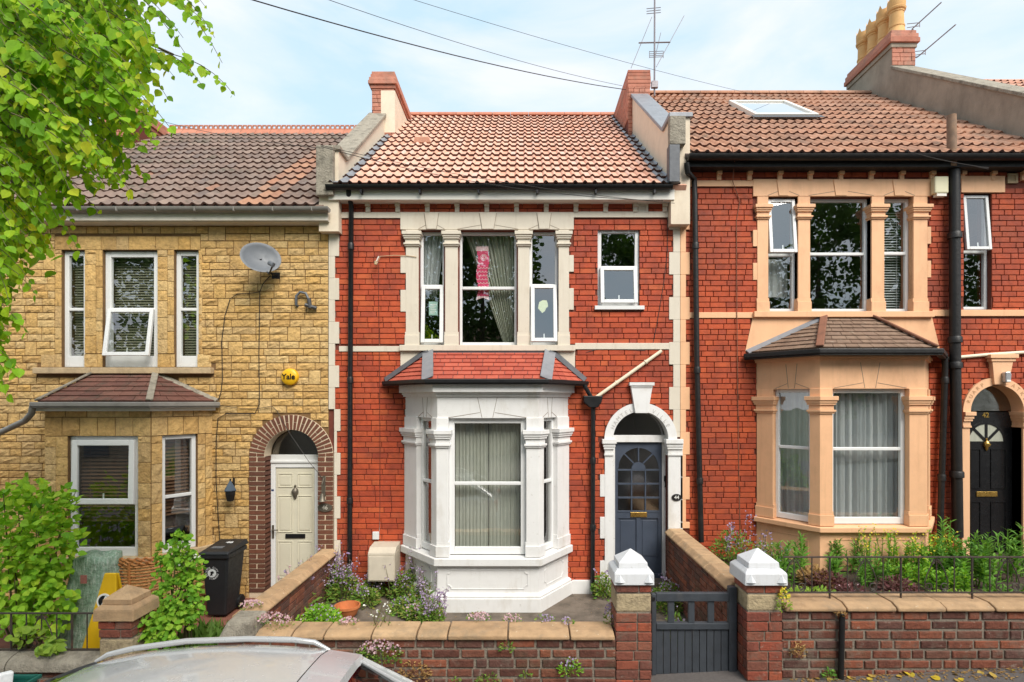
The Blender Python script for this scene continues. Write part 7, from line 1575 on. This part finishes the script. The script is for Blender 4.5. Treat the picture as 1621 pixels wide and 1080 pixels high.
# plants rooted in the face of the brick walls
for i, (lb, p, q, rx, h, nl, nf, fm, lm) in enumerate((('big tumbling plant with pale pink flowers on the wall behind the car', 600, 1050, .22, .22, 420, 170, m_pink, m_weed), ('dry brown tangled weed on the wall behind the car', 655, 1078, .16, .2, 240, 0, None, m_dry), ('small green weed under the coping joint', 802, 1031, .06, .09, 60, 0, None, m_weed), ('green weed with lilac bells on the wall face', 903, 1068, .11, .15, 170, 26, m_purple, m_bush2), ('green weed low on the wall face in the middle', 772, 1085, .11, .12, 130, 0, None, m_weed), ('tiny green weed on the wall face between two others', 833, 1073, .05, .07, 40, 0, None, m_weed), ('tiny green weed on the wall at the bottom edge', 722, 1082, .04, .06, 30, 0, None, m_weed),
     ('yellow green plant on the right gate pier beside the coping', 1241, 966, .06, .2, 90, 50, m_yflower, m_lime), ('dry orange leaves clinging to the right wall by the pier', 1262, 1040, .07, .16, 100, 0, None, m_dry), ('dry weed at the top of the black wall pipe', 1330, 975, .045, .05, 40, 0, None, m_dry), ('small green fern at the foot of the right wall', 1312, 1072, .06, .07, 70, 0, None, m_tall), ('brown dead ivy stems hanging beside the gate', 1172, 1060, .035, .42, 110, 0, None, m_dry))):
    yy = YF - .04 if p != 1172 else YF + .28
    clump('wall_plant', lb, X(p, yy), yy, Z(q, yy), rx, .05, h, nl, .032, lm, nf, .022, fm, 60 + i, group='plants growing on the garden walls')
# upright plants in the right hand bed
def stalks(label, p, Y, rx, ry, h, ns, lm, ll, seed, nf=0, fm=None, z0=GZ42, dens=26, n_ind=0):
    ns = int(ns * 1.5); rx *= 1.2; h *= .74
    rg = random.Random(seed); cx_ = X(p, Y); t = thing('garden_plant', label, 'plant', (cx_, Y, z0), 'upright plants in the right flower bed'); sm = MB(); P, D, S = [], [], []; Q = []
    for i in range(ns):
        b0 = Vector((cx_ + rg.uniform(-rx, rx), Y + rg.uniform(-ry, ry), z0)); H = h * rg.uniform(.65, 1.05); e = b0 + Vector((rg.uniform(-.08, .08), rg.uniform(-.08, .08), H)); sm.tube([b0, b0.lerp(e, .5) + Vector((rg.uniform(-.02, .02), 0, 0)), e], [.007, .006, .003], 5)
        for j in range(dens):
            tt = .15 + .85 * (j + rg.random()) / dens; c = b0.lerp(e, tt); a = rg.uniform(0, 6.283); P.append(c); D.append((math.cos(a), math.sin(a), .35 + .5 * tt)); S.append(ll * rg.uniform(.7, 1.15) * (1 - .35 * tt))
        for j in range(nf // ns): Q.append(e + Vector((rg.gauss(0, .05), rg.gauss(0, .05), rg.uniform(-.12, .05))))
    part('stems', sm, m_tall, t, kind='stuff'); P = np.array([tuple(v) for v in P]); k = len(P)
    leaves('foliage', BLADE if ll > .1 else OVAL, P, np.array(D), np.tile([0, -.2, 1.0], (k, 1)) + rdir(k) * .3, np.array(S), lm, t, n_ind)
    if Q: Q = np.array([tuple(v) for v in Q]); k = len(Q); leaves('blossom', STAR, Q, rdir(k), rdir(k) * .6 + np.array([0, -.8, .5]), np.full(k, .022), fm, t)
stalks('leafy upright plant left end of the right flower bed', 1250, 7.3, .10, .1, .66, 5, m_tall, .15, 1)
stalks('tall spiky green plant in front of the peach bay corner', 1266, 7.5, .06, .08, .82, 3, m_tall, .15, 2)
stalks('bushy green plant under the peach bay panel', 1322, 7.1, .12, .1, .52, 6, m_tall, .14, 3)
stalks('tall plant with small yellow flowers before the peach bay', 1385, 7.4, .2, .14, .86, 9, m_lime, .07, 4, 90, m_yflower, dens=12)
stalks('green leafy plant below the yellow flowers', 1378, 7.0, .16, .12, .55, 9, m_tall, .13, 5)
stalks('dense green plant with yellow flowers right of the peach bay', 1478, 7.2, .2, .14, .84, 13, m_bush2, .08, 6, 120, m_yflower, dens=30)
stalks('tallest feathery plant in front of the cast iron pipe', 1500, 7.5, .10, .1, 1.02, 4, m_tall, .16, 7)
stalks('dense bright green bush of narrow leaves before the black door', 1527, 7.0, .22, .16, .78, 22, m_tall, .10, 8, dens=34)
stalks('spiky green plant right of the dense bush', 1590, 7.2, .12, .1, .86, 6, m_tall, .16, 9)
stalks('short green plant at the right edge behind the railing', 1590, 6.3, .15, .1, .42, 6, m_tall, .13, 10)
stalks('slender dark plant at the right edge beside the door jamb', 1618, 7.4, .05, .06, .9, 3, m_tall, .12, 11)
stalks('mid height green weeds in the centre of the bed', 1430, 6.9, .16, .1, .46, 8, m_bush2, .09, 12)
stalks('leafy green plant left of the yellow flowers', 1345, 7.6, .16, .12, .66, 7, m_tall, .13, 21)
stalks('bright green plant behind the railing right of the yellow flowers', 1425, 7.5, .18, .12, .7, 8, m_bush2, .09, 22, 40, m_yflower)
stalks('green plant right behind the white pier cap', 1225, 7.0, .14, .12, .5, 6, m_tall, .12, 23)
stalks('leafy green plant between the dense bush and spiky plant', 1560, 7.5, .16, .12, .8, 8, m_tall, .12, 24)
stalks('low leafy green plant under the dense bush', 1500, 6.7, .2, .12, .5, 9, m_bush2, .09, 25)
for i, (lb, p, Y, rx, h, lm, nf, fm) in enumerate((('grey purple heather by the brick wall at the left of the bed', 1160, 7.9, .28, .42, m_weed, 200, m_purple), ('lilac flowers spilling by the divider in the right bed', 1215, 7.6, .24, .34, m_weed, 110, m_purple), ('low lime green ground cover along the right railing', 1285, 6.4, .38, .14, m_lime, 0, None), ('maroon leaved clump in the right bed', 1312, 6.8, .2, .2, m_maroon, 0, None), ('dark red leaved clump in front of the yellow flowers', 1352, 6.35, .16, .18, m_maroon, 20, m_pink), ('low green cover in the middle of the right bed', 1420, 6.2, .35, .14, m_lime, 0, None), ('reddish low plants behind the railing centre', 1425, 6.55, .2, .2, m_maroon, 0, None), ('lime green cover at right behind the railing', 1510, 6.2, .35, .18, m_lime, 0, None), ('low green cover at the far right of the bed', 1590, 6.25, .3, .15, m_weed, 30, m_purple), ('brown dead stems beside the lime cover', 1290, 7.0, .14, .2, m_dry, 0, None))):
    clump('garden_plant', lb, X(p, Y), Y, GZ42, rx * 1.1, .25, h * 1.25, 700, .055, lm, nf, .024, fm, 90 + i, spires=10 if nf > 100 else 0, group='low plants in the right flower bed')
n = 420; x = rngn.uniform(-2.6, 2.0, n); y = np.clip(rngn.normal(7.0, .7, n), 6.2, 8.3); ok_ = ~((x > -1.8) & (x < .8) & (y > 7.45)); n = int(ok_.sum())
lit = leaves('petal_litter', OVAL, np.column_stack([x[ok_], y[ok_], np.full(n, GZ44 + .006)]), rdir(n) * np.array([1, 1, .15]), np.tile([0, 0, 1.0], (n, 1)) + rdir(n) * .3, rngn.uniform(.012, .03, n), m_dry, None); tag(lit, 'brown petals and leaf scraps scattered over the concrete front garden', 'leaf litter')
# fallen leaves by the right wall
rg = random.Random(31)
m = MB(); m.v = [tuple(v) for v in HEART[0]]; m.f = list(HEART[1]); lme = m.mesh('fallen_leaf', m_yleaf, recalc=False)
for i in range(22):
    x = rg.uniform(2.9, 5.4); y = YF - rg.uniform(.03, .22); o = inst('fallen_leaf', lme, (x, y, zp(x) + .012), None, (R(rg.uniform(-20, 20)), R(rg.uniform(-20, 20)), rg.uniform(0, 6)), (rg.uniform(.05, .08),) * 3)
    tag(o, 'yellow or tan fallen leaf on the pavement along the foot of the right wall', 'leaf', 'fallen leaves along the right wall')
n = 700; x = rngn.uniform(2.6, 6.5, n); y = YF - np.abs(rngn.normal(0, .1, n)) - .01
lit = leaves('leaf_litter', OVAL, np.column_stack([x, y, zp(0) + SLP * x + .006]), rdir(n) * np.array([1, 1, .15]), np.tile([0, 0, 1.0], (n, 1)) + rdir(n) * .3, rngn.uniform(.02, .045, n), m_dry, None); tag(lit, 'brown leaf litter scattered along the foot of the right wall', 'leaf litter')

# ================================================================ ACROSS THE STREET (seen only mirrored in the windows)
def opp_tree(label, x, y, h, r, seed):
    rg = random.Random(seed); t = thing('street_tree', label, 'tree', (x, y, zp(x)), 'trees across the street')
    part('trunk', MB().tube([(x, y, zp(x) - .05), (x + .05, y, h * .3), (x, y, h * .75)], [.24, .18, .06], 10), m_bark, t, smooth=60)
    n = 9000; u = rdir(n); rr = rngn.uniform(.35, 1.0, n) ** .5 * (1 + .18 * np.sin(u[:, 0] * 7 + seed) + .15 * np.sin(u[:, 2] * 9 + seed * 2))
    P = np.array([x, y, h * .62]) + u * rr[:, None] * np.array([r, r, h * .36]); leaves('crown', HEART, P, u * .6 + rdir(n) * .6, rdir(n, .5), rngn.uniform(.13, .24, n), m_oppleaf, t)
opp_tree('leafy street tree across the road mirrored in the middle upper windows', -1.7, -7.0, 11.5, 2.6, 1)
opp_tree('broad leafy tree across the road mirrored in the small upper window', 4.6, -7.4, 11.0, 2.6, 4)
opp_tree('leafy tree across the road mirrored in the right upper windows', 12.8, -7.0, 13.0, 3.4, 2)
opp_tree('leafy tree across the road mirrored in the far right window', 19.0, -7.0, 12.0, 3.0, 5)
opp_tree('leafy tree across the road mirrored in the left upper windows', -15.5, -7.0, 12.0, 3.6, 3)
OH = thing('terraced_house', 'plain terrace across the street mirrored in the windows', 'house', (0, -17, 0))
part('front_wall', MB().box(-26, 26, -21, -16, -1.6, 5.2), m_render, OH)
part('roof', MB().prism([(-15.7, 5.2), (-18.5, 7.6), (-21.3, 5.2)], -26.3, 26.3, lambda u, n, z: (n, u, z)), m_slate42, OH)
for i in range(12):
    for z in (1.0, 3.6): part('window', MB().box(-24.6 + i * 4.3, -23.2 + i * 4.3, -15.99, -15.95, z, z + 1.4), m_darklead, OH)
